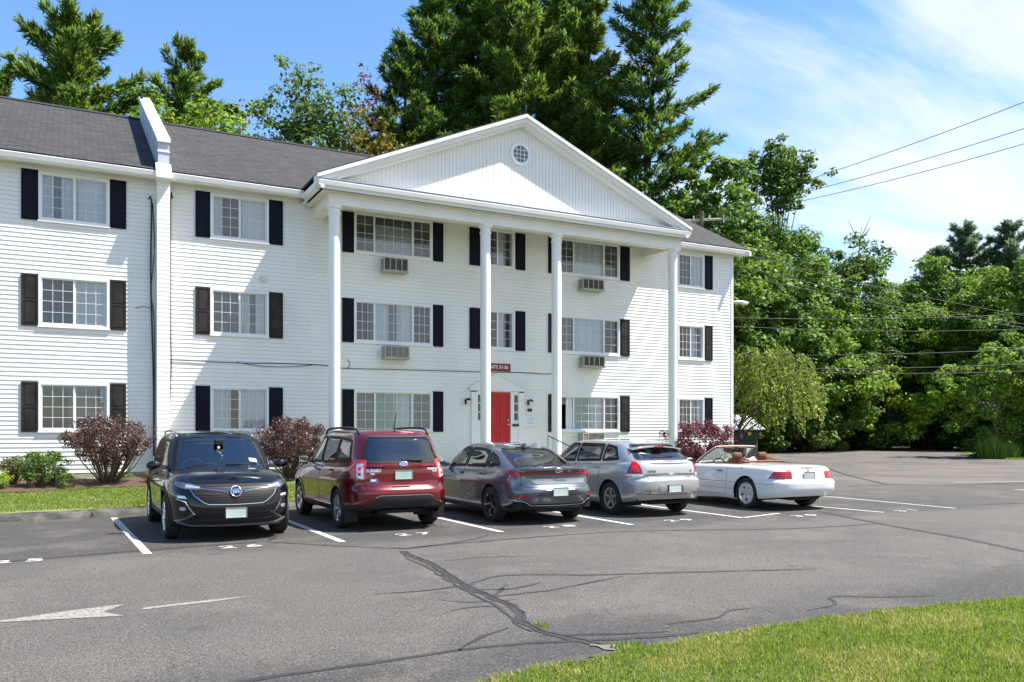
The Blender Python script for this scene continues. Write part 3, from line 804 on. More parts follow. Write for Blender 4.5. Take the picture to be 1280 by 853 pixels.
# ---- portico
PF = 22.42   # front of cornice
mb = MB(); mb.box(6.38, 18.72, 22.79, 23.11, 7.93, 8.24); mb.box(6.36, 18.74, 22.77, 23.13, 8.15, 8.245)
mb.box(6.38, 6.70, 23.11, WY, 7.93, 8.24); mb.box(18.40, 18.72, 23.11, WY, 7.93, 8.24)
mb.build("portico_beam", TRIM, B)
mb = MB(); mb.box(6.0, 18.8, 22.5, WY, 8.25, 8.262)
x = 6.05
while x < 18.8: mb.box(x, x + .022, 22.55, WY - .02, 8.240, 8.251); x += .10
mb.build("portico_ceiling", SOFFIT, B)
mb = MB()   # cornice with stepped moulding, wrapping both ends
prof = [(22.60, 8.25), (22.52, 8.25), (22.50, 8.31), (22.44, 8.35), (22.42, 8.46), (22.44, 8.50), (22.60, 8.52)]
mb.prism(prof, 0, 6.0, 18.8)
for sx, xx in ((1, 5.97), (-1, 18.83)):
    pr = [(xx + sx * (p[0] - PF), p[1]) for p in prof]
    mb.prism(pr, 1, 22.44, 24.15)
mb.build("cornice", TRIM, B)
mb = MB(); mb.prism([(22.41, 8.515), (22.41, 8.53), (22.76, 8.60), (22.76, 8.515)], 0, 5.97, 18.83); mb.build("cornice_flashing", mat("flashing", (.50, .52, .56), .4), B)
APX, APZ = 12.42, 11.36; PYW = 22.78
def rake_z(x): return APZ - abs(x - APX) * (APZ - 8.62) / 6.45
mb = MB()
x = 6.3; k = 0
while x < 18.5:
    xe = min(x + .123, 18.54)
    def top(q): return max(8.5, rake_z(q) - .12)
    xm = (x + xe) / 2
    pts = [(x, PYW, 8.45), (xe - .014, PYW, 8.45), (xe - .014, PYW, top(xe - .014))]
    if x < APX < xe: pts.append((APX, PYW, top(APX)))
    pts.append((x, PYW, top(x)))
    mb.face(pts)
    mb.face([(xe - .014, PYW + .012, 8.45), (xe, PYW + .012, 8.45), (xe, PYW + .012, top(xe)), (xe - .014, PYW + .012, top(xe - .014))])
    mb.face([(xe - .014, PYW, 8.45), (xe - .014, PYW + .012, 8.45), (xe - .014, PYW + .012, top(xe)), (xe - .014, PYW, top(xe))])
    mb.face([(xe, PYW, 8.45), (xe, PYW + .012, 8.45), (xe, PYW + .012, top(xe)), (xe, PYW, top(xe))])
    x = xe
ped = mb.build("pediment", mat("pediment_siding", (0.80, 0.785, 0.75), .5, vary=(0.76, 0.745, 0.71), scale=.9), B, fixn=False)
# rakes
for s in (-1, 1):
    mb = MB()
    for (y0, y1, d0, d1) in ((22.40, 22.80, 0.0, -.10), (22.46, 22.80, -.10, -.23), (22.54, 22.80, -.23, -.30)):
        xe = APX + s * 6.47
        poly = [(APX, APZ + d0), (xe, rake_z(xe) + d0), (xe, rake_z(xe) + d1), (APX, APZ + d1)]
        mb.prism(poly, 1, y0, y1)
    mb.build("rake_trim", TRIM, B)
# portico roof joins main slope
mb = MB()
yb = 24.0 + (APZ + .05 - 8.57) / ((12.07 - 8.57) / 6.55)
for s in (-1, 1):
    xe = APX + s * 6.46; ze = rake_z(xe) + .04
    ybe = 24.0 + max(0, (ze - 8.57)) / ((12.07 - 8.57) / 6.55) + .1
    slab(mb, [(APX, 22.43, APZ + .045), (xe, 22.43, ze), (xe, ybe, ze), (APX, yb + .1, APZ + .05)], .04)
o = mb.build("portico_roof", SHING, B); uv_planar(o)
# round gable window
mb = MB(); CX, CZ, CR = 12.38, 10.22, .26
mb.lathe([(CR, -.05), (CR + .09, -.05), (CR + .10, -.03), (CR + .10, .02), (CR, .02), (CR, -.05)], 40, 'y', (CX, PYW - .01, CZ)); rw = mb.build("round_window", WINF, B, smooth=True, angle=40)
mb = MB(); mb.lathe([(CR + .005, -.02), (0.001, -.02)], 40, 'y', (CX, PYW - .01, CZ)); mb.build("pane", WGLASS, rw, fixn=False)
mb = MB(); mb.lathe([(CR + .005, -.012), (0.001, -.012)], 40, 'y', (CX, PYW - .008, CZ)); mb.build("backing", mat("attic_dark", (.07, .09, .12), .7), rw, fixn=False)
mb = MB()
for k in (-1, 0, 1):
    h = math.sqrt(CR * CR - (k * .13) ** 2) - .003
    mb.box(CX + k * .13 - .009, CX + k * .13 + .009, PYW - .040, PYW - .034, CZ - h, CZ + h)
    mb.box(CX - h, CX + h, PYW - .0405, PYW - .0345, CZ + k * .13 - .009, CZ + k * .13 + .009)
mb.build("muntin", WINF, rw)
# columns
for cx in (6.57, 11.27, 13.80, 18.49):
    mb = MB(); r = .158
    prof = [(.0, .30), (.24, .30), (.24, .42), (.20, .46), (r, .50), (r, 7.66), (r + .02, 7.67), (r + .02, 7.72), (r, 7.74), (r, 7.82), (.215, 7.86), (.215, 7.93), (0.0, 7.93)]
    mb.lathe(prof, 36, 'z', (cx, 22.95, 0)); mb.build("column", mat("column_paint", (.81, .80, .78), .4), B, smooth=True, angle=30)
mb = MB(); mb.box(6.1, 19.0, 22.55, WY - .02, .05, .31, .01); mb.box(11.2, 13.8, 22.7, WY - .021, .31, .60, .01); mb.box(11.5, 13.5, 23.2, WY - .022, .60, .85, .01); mb.build("porch_slab", CONC, B)

# ---- entrance
mb = MB(); x0, x1 = 11.52, 13.48; yo = WY - .07
mb.box(x0, x0 + .22, yo, WY + .02, .86, 2.92); mb.box(x1 - .22, x1, yo, WY + .02, .86, 2.92)           # pilasters
mb.box(x0 - .05, x1 + .05, yo - .03, WY + .02, 2.96, 3.06)
mb.prism([(x0 - .12, 3.06), (x1 + .12, 3.06), (12.5, 3.52)], 1, yo - .01, WY - .016)
mb.box(x0 + .20, 12.03, yo + .03, WY + .02, .86, 2.955); mb.box(12.97, x1 - .20, yo + .03, WY + .02, .86, 2.955); mb.box(12.03, 12.97, yo + .03, WY + .02, 2.93, 2.955)
mb.build("door_surround", TRIM, B)
mb = MB()
for k in (0, 1): mb.prism([(x0 - .14, 3.055), (x1 + .14, 3.055), (12.5, 3.55), (12.5, 3.50), (x0 + .02, 3.095), (x1 - .02, 3.095)][:4] if False else [(x0 - .14, 3.055), (12.5, 3.56), (12.5, 3.50), (x0, 3.058)] if k == 0 else [(x1 + .14, 3.055), (12.5, 3.56), (12.5, 3.50), (x1, 3.058)], 1, yo - .05, yo - .01)
mb.build("door_pediment_trim", TRIM, B)
mb = MB(); dy = WY - .02
mb.box(12.04, 12.96, dy, WY + .03, .90, 2.93)
def panel(a, b, c, d):
    mb.box(a, b, dy - .012, dy, c, c + .012); mb.box(a, b, dy - .012, dy, d - .012, d); mb.box(a, a + .012, dy - .012, dy, c, d); mb.box(b - .012, b, dy - .012, dy, c, d)
    mb.box(a + .035, b - .035, dy - .009, dy, c + .035, d - .035)
for c, d in ((2.62, 2.84), (1.78, 2.52), (1.02, 1.62)):
    panel(12.15, 12.45, c, d); panel(12.55, 12.85, c, d)
dr = mb.build("door", REDD, B); dr['label'] = "bright red six panel entrance door"
mb = MB(); mb.ball((12.88, dy - .05, 1.86), .032, n=8); mb.lathe([(.03, 0), (.03, -.012), (.012, -.012), (.012, -.04)], 16, 'y', (12.88, dy, 1.86)); mb.lathe([(.028, 0), (.028, -.015), (0.001, -.015)], 16, 'y', (12.88, dy, 2.0))
mb.build("handle", mat("brass", (.75, .70, .55), .25, metal=1), dr, smooth=True)
for cx in (11.83, 13.17):
    for k in range(3):
        mb = MB(); z0 = 2.00 + k * .29; mb.box(cx - .065, cx + .065, WY - .046, WY - .035, z0, z0 + .25); mb.build("side_light", mat("side_light_glass", (.02, .025, .02), .05, spec=.8), B)
# lanterns beside the door
def lantern(x, z):
    mb = MB(); y = WY - .02; mb.box(x - .06, x + .06, y - .03, y, z - .10, z + .06, .006); mb.tube([(x, y - .03, z), (x, y - .10, z + .05), (x, y - .14, z + .02)], .012)
    mb.lathe([(.01, .10), (.05, .07), (.095, .03), (.095, .015), (.06, .015)], 16, 'z', (x, y - .16, z)); o = mb.build("porch_lantern", BLACKM, B)
    mb = MB(); mb.lathe([(.055, .015), (.06, -.06), (.04, -.12), (.001, -.13)], 16, 'z', (x, y - .16, z)); mb.build("shade", mat("lantern_glass", (.75, .73, .68), .2), o, smooth=True)
lantern(11.36, 2.62); lantern(13.66, 2.62)
def wallthing(name, m, x0, x1, z0, z1, d, label, cat):
    mb = MB(); mb.box(x0, x1, WY - .018 - d, WY - .012, z0, z1, .004); o = mb.build(name, m); tag(o, label, cat); return o
sg = wallthing("unit_sign", mat("sign_red", (.20, .012, .02), .5), 11.98, 12.96, 3.62, 3.87, .03, "dark red sign reading UNITS 31-36 above the red entrance door", "sign")
mb = text_mb("UNITS 31-36", .155, lambda X, Y, Z: (12.47 + X, WY - .0535 - Z, 3.745 + Y), .004, .003, sx=.95); mb.build("lettering", mat("sign_white", (.8, .8, .78), .5), sg, fixn=False)
nb = wallthing("notice_board", mat("notice_frame", (.70, .71, .72), .4), 13.46, 13.96, 1.80, 2.16, .03, "small white framed notice board right of the red door", "notice board")
mb = MB(); mb.box(13.49, 13.93, WY - .052, WY - .0485, 1.83, 2.13); mb.build("board", mat("notice_white", (.78, .79, .80), .3), nb)
mb = MB()
for zr in (2.06, 2.01, 1.945, 1.89):
    wv = rnd.uniform(.10, .17)
    mb.box(13.71 - wv, 13.71 + wv, WY - .0535, WY - .0525, zr, zr + .018)
mb.build("lettering", mat("notice_ink", (.35, .36, .38), .6), nb)
wallthing("intercom_panel", BLACKM, 13.62, 13.78, 2.30, 2.40, .03, "small black intercom box under the right porch lantern", "intercom")
nm = MB(); nm.box(13.03, 13.26, WY - .085, WY - .042, 1.80, 1.88, .004); tag(nm.build("number_plate", BLACKM), "small black number plate on the white surround beside the door knob", "number plate")
ub = wallthing("utility_box", mat("utility_box", (.62, .60, .56), .5), 4.86, 5.04, 5.93, 6.08, .05, "small beige utility box on the siding above a second floor window", "utility box")
mb = MB(); mb.box(4.88, 5.02, WY - .075, WY - .067, 5.95, 6.06, .004); mb.build("cover", mat("utility_cover", (.66, .64, .60), .5), ub)
mb = MB(); mb.ball((9.85, 23.6, 8.2), .05, n=6); tag(mb.build("ceiling_camera", BLACKM, smooth=True), "small black dome camera under the portico ceiling", "camera")
# handrail
mb = MB(); mb.tube([(13.45, 22.9, .6), (13.45, 22.9, 1.50), (14.0, 22.0, 1.05), (14.0, 22.0, .15)], .022); o = mb.build("hand_rail", BLACKM); tag(o, "black metal hand rail at the entrance steps", "hand rail")
# cables on the wall
def cable(pts, r, label, cat="cable", grp=None, name="cable"):
    mb = MB(); mb.tube(smooth_path(pts, .2), r, 6); o = mb.build(name, BLACKM, smooth=True); tag(o, label, cat, grp); return o
yc = WY - .03
cable([(2.46, yc, 3.58), (4.3, yc - .01, 3.57), (5.4, yc, 3.60), (6.6, yc, 3.60), (7.31, yc, 3.53), (9.08, yc, 3.55), (11.83, yc, 3.57), (13.2, yc, 3.60), (14.4, yc, 3.58), (14.58, yc, 3.66), (14.60, yc, 3.80)], .011, "long thin black cable stapled across the siding above the ground floor windows")
cable([(4.2, yc - .015, 3.59), (4.9, yc - .015, 3.50), (5.8, yc - .015, 3.52), (6.4, yc - .01, 3.60)], .009, "short slack black cable sagging beside the left portico column")
cable([(7.25, yc, 3.53), (7.45, yc, 3.55), (7.50, yc, 3.68), (7.42, yc, 3.80)], .009, "short black cable hook curling upward beside a ground floor shutter")
cable([(1.92, yc, 7.9), (1.99, yc - .02, 7.85), (1.97, yc - .03, 6.0), (2.00, yc - .02, 4.5), (2.04, yc - .02, 3.0), (2.05, yc, .6)], .022, "thick black cable bundle running down left of the party wall")
cable([(2.02, yc, 7.8), (2.06, yc - .04, 6.6), (1.98, yc - .05, 5.4), (2.06, yc - .04, 4.4), (2.06, yc, 1.0)], .012, "loose black cable hanging beside the thick bundle left of the party wall")
cable([(2.52, yc, 8.0), (2.47, yc - .02, 7.95), (2.46, yc - .02, 5.0), (2.48, yc - .02, 3.3), (2.40, yc - .05, 1.8), (2.38, yc - .05, .6)], .018, "black cable running down right of the party wall")
cable([(2.0, yc, 4.95), (1.8, yc, 5.0), (1.6, yc, 4.93)], .007, "short black wire end sticking out left of the party wall")
# ------------------------------------------------------------------ cars
TYRE = mat("tyre_rubber", (0.018, 0.018, 0.018), .85, bump=.2, bscale=60)
CHROME = mat("chrome", (.72, .73, .75), .12, metal=1)
BRIGHT = mat("alloy", (.58, .58, .59), .3, metal=.85)
DARKAL = mat("black_alloy", (.025, .025, .028), .25, coat=.5)
PLAST = mat("black_plastic", (.010, .010, .011), .6, spec=.3)
GREYPL = mat("grey_cladding", (.026, .027, .030), .65, spec=.3)
UNDER = mat("underbody", (.012, .012, .012), .95)
SEAM = mat("panel_gap", (.006, .006, .006), .9)
INTD = mat("interior_dark", (.03, .03, .032), .8)
INTG = mat("interior_grey", (.22, .21, .20), .8)
TANL = mat("tan_leather", (.22, .080, .036), .6, vary=(.17, .058, .026), scale=5)
REDL = mat("red_lens", (.36, .006, .010), .15, coat=.5, spec=.4)
REDB = mat("red_lens_bright", (.62, .02, .02), .12, coat=1.0)
CLEARL = mat("clear_lens", (.62, .63, .64), .12, coat=1.0, metal=.3)
HEADL = mat("headlamp_lens", (.50, .52, .54), .1, coat=1.0, metal=.5)
HEADD = mat("headlamp_dark", (.10, .105, .115), .1, coat=1.0, metal=.4)
AMBER = mat("amber_lens", (.60, .16, .02), .15, coat=1)
PLATEM = mat("plate_white", (.52, .57, .55), .4, vary=(.34, .47, .41), scale=3.5)
PLATEG = mat("plate_grey", (.50, .53, .52), .35, vary=(.40, .44, .44), scale=6)
BADGE = mat("badge_silver", (.70, .71, .73), .2, metal=.9)
CARGLASS = glass_mat("car_glass", (.50, .58, .56), .17)
DARKGLASS = glass_mat("privacy_glass", (.10, .115, .115), .14)
MIDGLASS = glass_mat("rear_glass", (.30, .36, .37), .18)

def super_outline(n, ar, br, af, bf, hl, hw):
    """closed plan outline (xi along length, eta across), resampled by arc length"""
    pts = []
    for i in range(1600):
        t = 2 * math.pi * i / 1600; c, s = math.cos(t), math.sin(t)
        a, b = (af, bf) if c >= 0 else (ar, br)
        pts.append((math.copysign(abs(c) ** (2 / a), c), math.copysign(abs(s) ** (2 / b), s)))
    P = np.array(pts + [pts[0]]); d = np.hypot(np.diff(P[:, 0]) * hl, np.diff(P[:, 1]) * hw); s = np.concatenate([[0], np.cumsum(d)])
    q = np.arange(n) * s[-1] / n
    return list(zip(np.interp(q, s, P[:, 0]), np.interp(q, s, P[:, 1])))

def shell(n, levels, out, yr, yf, hw, wt, z0, z1, capn=18, crown=0.03, capz=None):
    vs = []; fs = []
    for t in levels:
        a, b = yr(t), yf(t); m, h = (a + b) / 2, (b - a) / 2
        for xi, eta in out:
            y = m + xi * h
            vs.append([eta * hw(y) * wt(t, y), y, z0(y) + (z1(y) - z0(y)) * t])
    k = len(levels)
    for i in range(k - 1):
        for j in range(n):
            fs.append((i * n + j, i * n + (j + 1) % n, (i + 1) * n + (j + 1) % n, (i + 1) * n + j))
    # cap: strips between +x and -x sides. outline index 0 is the nose (xi=1), n/2 the tail
    top = (k - 1) * n; half = n // 2; rows = []
    for j in range(1, half):
        a = vs[top + j]; b = vs[top + (n - j)]
        row = [top + j]
        for c in range(1, capn):
            u = c / capn; x = a[0] + (b[0] - a[0]) * u; y = a[1] + (b[1] - a[1]) * u; z = a[2] + (b[2] - a[2]) * u
            cr = crown(y) if callable(crown) else crown
            z += cr * (1 - (2 * u - 1) ** 4 * .35 - (2 * u - 1) ** 2 * .65)
            vs.append([x, y, z]); row.append(len(vs) - 1)
        row.append(top + n - j); rows.append(row)
    for r0, r1 in zip(rows, rows[1:]):
        for c in range(capn): fs.append((r0[c], r0[c + 1], r1[c + 1], r1[c]))
    for r, tip in ((rows[0], top), (rows[-1], top + half)):
        for c in range(capn): fs.append((r[c], r[c + 1], tip))
    return vs, fs

def in_poly(p, poly):
    x, y = p; c = False; j = len(poly) - 1
    for i in range(len(poly)):
        xi, yi = poly[i]; xj, yj = poly[j]
        if (yi > y) != (yj > y) and x < (xj - xi) * (y - yi) / (yj - yi) + xi: c = not c
        j = i
    return c
def rounded(poly, r=.03, seg=4):
    out = []; n = len(poly)
    for i in range(n):
        p, a, b = Vector(poly[i]), Vector(poly[i - 1]), Vector(poly[(i + 1) % n])
        da, db = (a - p), (b - p); rr = min(r, da.length * .45, db.length * .45)
        p0 = p + da.normalized() * rr; p1 = p + db.normalized() * rr
        for k in range(seg + 1):
            t = k / seg; q = p0 * (1 - t) ** 2 + p * 2 * t * (1 - t) + p1 * t * t; out.append((q.x, q.y))
    return out
def inset_poly(poly, d):
    A = sum(poly[i][0] * poly[(i + 1) % len(poly)][1] - poly[(i + 1) % len(poly)][0] * poly[i][1] for i in range(len(poly)))
    s = 1 if A > 0 else -1; out = []; n = len(poly)
    for i in range(n):
        p, a, b = Vector(poly[i]), Vector(poly[i - 1]), Vector(poly[(i + 1) % n])
        e0 = (p - a).normalized(); e1 = (b - p).normalized(); n0 = Vector((-e0.y, e0.x)) * s; n1 = Vector((-e1.y, e1.x)) * s
        m = n0 + n1
        if m.length < 1e-6: m = n0
        m.normalize(); k = d / max(.35, m.dot(n0)); q = p + m * k; out.append((q.x, q.y))
    return out

class Surf:
    """projects 2-D outlines from a viewing direction on to a car shell"""
    def __init__(s, vs, fs): s.b = BVHTree.FromPolygons([tuple(v) for v in vs], [tuple(f) for f in fs])
    def frame(s, view):
        # view: ('rear',deg) / ('front',deg) / ('top',) / ('side',)   always the +x side; deg turns towards +x
        if view[0] == 'top': return Vector((0, 0, 1)), Vector((1, 0, 0)), Vector((0, 1, 0))
        if view[0] == 'side': return Vector((1, 0, 0)), Vector((0, 1, 0)), Vector((0, 0, 1))
        a = math.radians(view[1] if len(view) > 1 else 0)
        if view[0] == 'rear': return Vector((math.sin(a), -math.cos(a), 0)), Vector((math.cos(a), math.sin(a), 0)), Vector((0, 0, 1))
        return Vector((math.sin(a), math.cos(a), 0)), Vector((math.cos(a), -math.sin(a), 0)), Vector((0, 0, 1))
    def hit(s, view, u, v, off):
        d, U, V = s.frame(view); o = U * u + V * v + d * 6
        loc, nr, i, ds = s.b.ray_cast(o, -d, 12)
        if loc is None:
            # nearest point to the line at mid depth
            best = None
            for k in range(9):
                q = U * u + V * v + d * (2.6 - k * .3); l2, n2, i2, d2 = s.b.find_nearest(q)
                if best is None or d2 < best[2]: best = (l2, n2, d2)
            loc, nr = best[0], best[1]
        if nr.dot(d) < 0: nr = -nr
        return loc + nr * off, nr
    def decal(s, mb, poly, view, off=.004, res=.05, skirt=.012, mirror=False, proud=0.0):
        pts = []; n = len(poly)
        for i in range(n):
            a, b = Vector(poly[i]), Vector(poly[(i + 1) % n]); k = max(1, int((b - a).length / res))
            for j in range(k): pts.append(a + (b - a) * j / k)
        nb = len(pts); bound = [(p.x, p.y) for p in pts]
        xs = [p[0] for p in bound]; ys = [p[1] for p in bound]
        ins = inset_poly(bound, res * .4)
        x = min(xs) + res / 2
        while x < max(xs):
            y = min(ys) + res / 2
            while y < max(ys):
                if in_poly((x, y), bound) and min((Vector((x, y)) - Vector(b)).length for b in bound) > res * .45: pts.append(Vector((x, y)))
                y += res
            x += res
        v2, e2, f2, ov, oe, of = delaunay_2d_cdt([Vector((p.x, p.y)) for p in pts], [(i, (i + 1) % nb) for i in range(nb)], [], 1, 1e-6)
        vs = []; ns = []
        for p in v2:
            l, nr = s.hit(view, p.x, p.y, off + proud); vs.append(l); ns.append(nr)
        fs = [tuple(f) for f in f2]
        # skirt along boundary
        cnt = {}
        for f in fs:
            for i in range(len(f)):
                e = (f[i], f[(i + 1) % len(f)]); key = tuple(sorted(e)); cnt.setdefault(key, []).append(e)
        m = len(vs); low = {}
        for key, es in list(cnt.items()):
            if len(es) == 1:
                a, b = es[0]
                for q in (a, b):
                    if q not in low: low[q] = len(vs); vs.append(vs[q] - ns[q] * (skirt + proud))
                fs.append((b, a, low[a], low[b]))
        if mirror: vs = [Vector((-q.x, q.y, q.z)) for q in vs]; fs = [f[::-1] for f in fs]
        mb.add(vs, fs)
    def strip(s, mb, pts, view, w, off=.005, res=.05, mirror=False, closed=False, h=.004):
        P = [Vector(p) for p in pts]
        if closed: P = P + [P[0]]
        Q = []
        for a, b in zip(P, P[1:]):
            k = max(1, int((b - a).length / res))
            for j in range(k): Q.append(a + (b - a) * j / k)
        if not closed: Q.append(P[-1])
        n = len(Q); vs = []; fs = []
        for i, p in enumerate(Q):
            if closed: d = Q[(i + 1) % n] - Q[i - 1]
            else: d = Q[min(i + 1, n - 1)] - Q[max(i - 1, 0)]
            if d.length < 1e-9: d = Vector((1, 0))
            d.normalize(); nr = Vector((-d.y, d.x)) * w / 2
            a, na = s.hit(view, p.x + nr.x, p.y + nr.y, off); b, nb_ = s.hit(view, p.x - nr.x, p.y - nr.y, off)
            vs += [a - na * (off + .004), a, b, b - nb_ * (off + .004)]
        m = n if closed else n - 1
        for i in range(m):
            j = (i + 1) % n
            for k in range(3): fs.append((i * 4 + k, i * 4 + k + 1, j * 4 + k + 1, j * 4 + k))
        if mirror: vs = [Vector((-q.x, q.y, q.z)) for q in vs]; fs = [f[::-1] for f in fs]
        mb.add(vs, fs)

def make_wheel(root, x, y, side, R, w, rimr, style, rimmat, steer=0):
    """side +1: outer face to +x"""
    c = (x, y, R)
    mb = MB(); h = w / 2; s = side
    mb.lathe([(.001, s * .02), (rimr * .93, s * .02), (rimr * .93, -s * h * .7)], 32, 'x', c); 
    mb.lathe([(.0, s * .03), (.075, s * .03), (.075, s * -.02)], 16, 'x', c)
    hub = mb.build("wheel", UNDER, root, smooth=True, angle=35)
    mb = MB()
    prof = [(rimr, -h * .8), (rimr + .01, -h * .95), (R - .06, -h), (R - .025, -h * .96), (R - .004, -h * .75), (R, -h * .4), (R, h * .4), (R - .004, h * .75), (R - .025, h * .96), (R - .06, h), (rimr + .01, h * .95), (rimr, h * .8)]
    mb.lathe(prof, 56, 'x', c)
    for a in np.linspace(-h * .5, h * .5, 4): mb.lathe([(R + .001, a - .004), (R - .006, a), (R + .001, a + .004)], 56, 'x', c)
    mb.build("tyre", TYRE, hub, smooth=True, angle=50)
    mb = MB(); f = s * h * .72
    mb.lathe([(rimr + .004, s * h * .86), (rimr - .012, s * h * .90), (rimr - .03, s * h * .80), (rimr - .035, s * h * .3), (rimr - .04, -s * h * .5)], 48, 'x', c)
    def spoke(a, r0, r1, w0, w1, f0, f1, th=.03):
        ca, sa = math.cos(a), math.sin(a)
        def P(r, t, fx): return (x + fx, y + r * ca - t * sa, R + r * sa + t * ca)
        q = [P(r0, -w0, f0), P(r0, w0, f0), P(r1, w1, f1), P(r1, -w1, f1)]
        m = [P(r0, 0, f0 + s * .012), P(r1, 0, f1 + s * .010)]
        lo = [(p[0] - s * th, p[1], p[2]) for p in q]
        mb.add(q + lo + m, [(0, 3, 9, 8), (1, 8, 9, 2), (0, 4, 7, 3), (1, 2, 6, 5), (0, 8, 1, 5, 4), (2, 9, 3, 7, 6)])
    hr = .065
    if style == 'ten':
        for k in range(10): spoke(2 * math.pi * k / 10, hr * .8, rimr - .02, .016, .020, f * .75, s * h * .78)
    elif style == 'five_twin':
        for k in range(5):
            for d in (-.17, .17): spoke(2 * math.pi * k / 5 + d, hr * .7, rimr - .02, .016, .018, f * .8, s * h * .8)
    elif style == 'five':
        for k in range(5): spoke(2 * math.pi * k / 5 + .3, hr * .8, rimr - .02, .034, .028, f * .8, s * h * .8)
    elif style == 'seven':
        for k in range(7): spoke(2 * math.pi * k / 7 + .1, hr * .8, rimr - .02, .026, .022, f * .8, s * h * .8)
    elif style == 'turbine':
        for k in range(9): 
            spoke(2 * math.pi * k / 9, hr * .8, rimr - .02, .012, .03, f * .8, s * h * .8)
    elif style == 'monoblock':
        # closed face with five oval openings
        for k in range(5): spoke(2 * math.pi * k / 5 + .32, hr * .9, rimr - .03, .045, .062, f * .9, s * h * .8)
        mb.lathe([(rimr - .028, s * h * .8), (rimr - .075, s * h * .82), (rimr - .075, s * h * .6)], 48, 'x', c)
        mb.lathe([(.001, f * .93), (.10, f * .93), (.115, f * .8), (.115, f * .5)], 32, 'x', c)
    mb.lathe([(.001, f * .9), (hr * .55, f * .9), (hr, f * .84), (hr * 1.05, f * .5)], 24, 'x', c)
    rim = mb.build("rim", rimmat, hub, smooth=True, angle=30)
    mb = MB()
    for k in range(5):
        a = 2 * math.pi * k / 5 + .6; mb.lathe([(.001, f * .87 + s * .012), (.009, f * .87 + s * .01), (.009, f * .8)], 8, 'x', (x, y + .045 * math.cos(a), R + .045 * math.sin(a)))
    if style != 'turbine': mb.build("lug_nut", UNDER, rim)
    return hub

def seat(root, x, y, z, m, w=.5, h=.62, hm=None, recl=.14):
    mb = MB(); mb.box(x - w / 2, x + w / 2, y - .05, y + .48, z, z + .14, .04)
    n = 8; vs = []; fs = []
    # backrest: rounded slab leaning back
    prof = [(-.0, .05), (.03, .30), (.02, h * .8), (0, h)]
    rows = 7
    for i in range(rows + 1):
        t = i / rows; zz = z + .08 + h * t; yb = y - recl * t; ww = w / 2 * (1 - .28 * t ** 3); th = .10 * (1 - .35 * t)
        for (a, b) in ((-1, 0), (-.92, 1), (-.5, .8), (0, .65), (.5, .8), (.92, 1), (1, 0), (.85, -.9), (0, -1.0), (-.85, -.9)):
            vs.append((x + ww * a, yb + th * b * .6, zz))
    k = 10
    for i in range(rows):
        for j in range(k): fs.append((i * k + j, i * k + (j + 1) % k, (i + 1) * k + (j + 1) % k, (i + 1) * k + j))
    fs.append(tuple(range(rows * k, rows * k + k)))
    mb.add(vs, fs); o = mb.build("seat", m, root, smooth=True, angle=50)
    mb = MB(); zz = z + .08 + h - .02; mb.box(x - .12, x + .12, y - recl - .06, y - recl + .04, zz, zz + .14, .04)
    mb.tube([(x - .06, y - recl, zz - .08), (x - .06, y - recl, zz + .03)], .008); mb.tube([(x + .06, y - recl, zz - .08), (x + .06, y - recl, zz + .03)], .008)
    mb.build("headrest", hm or m, o, smooth=True, angle=40)

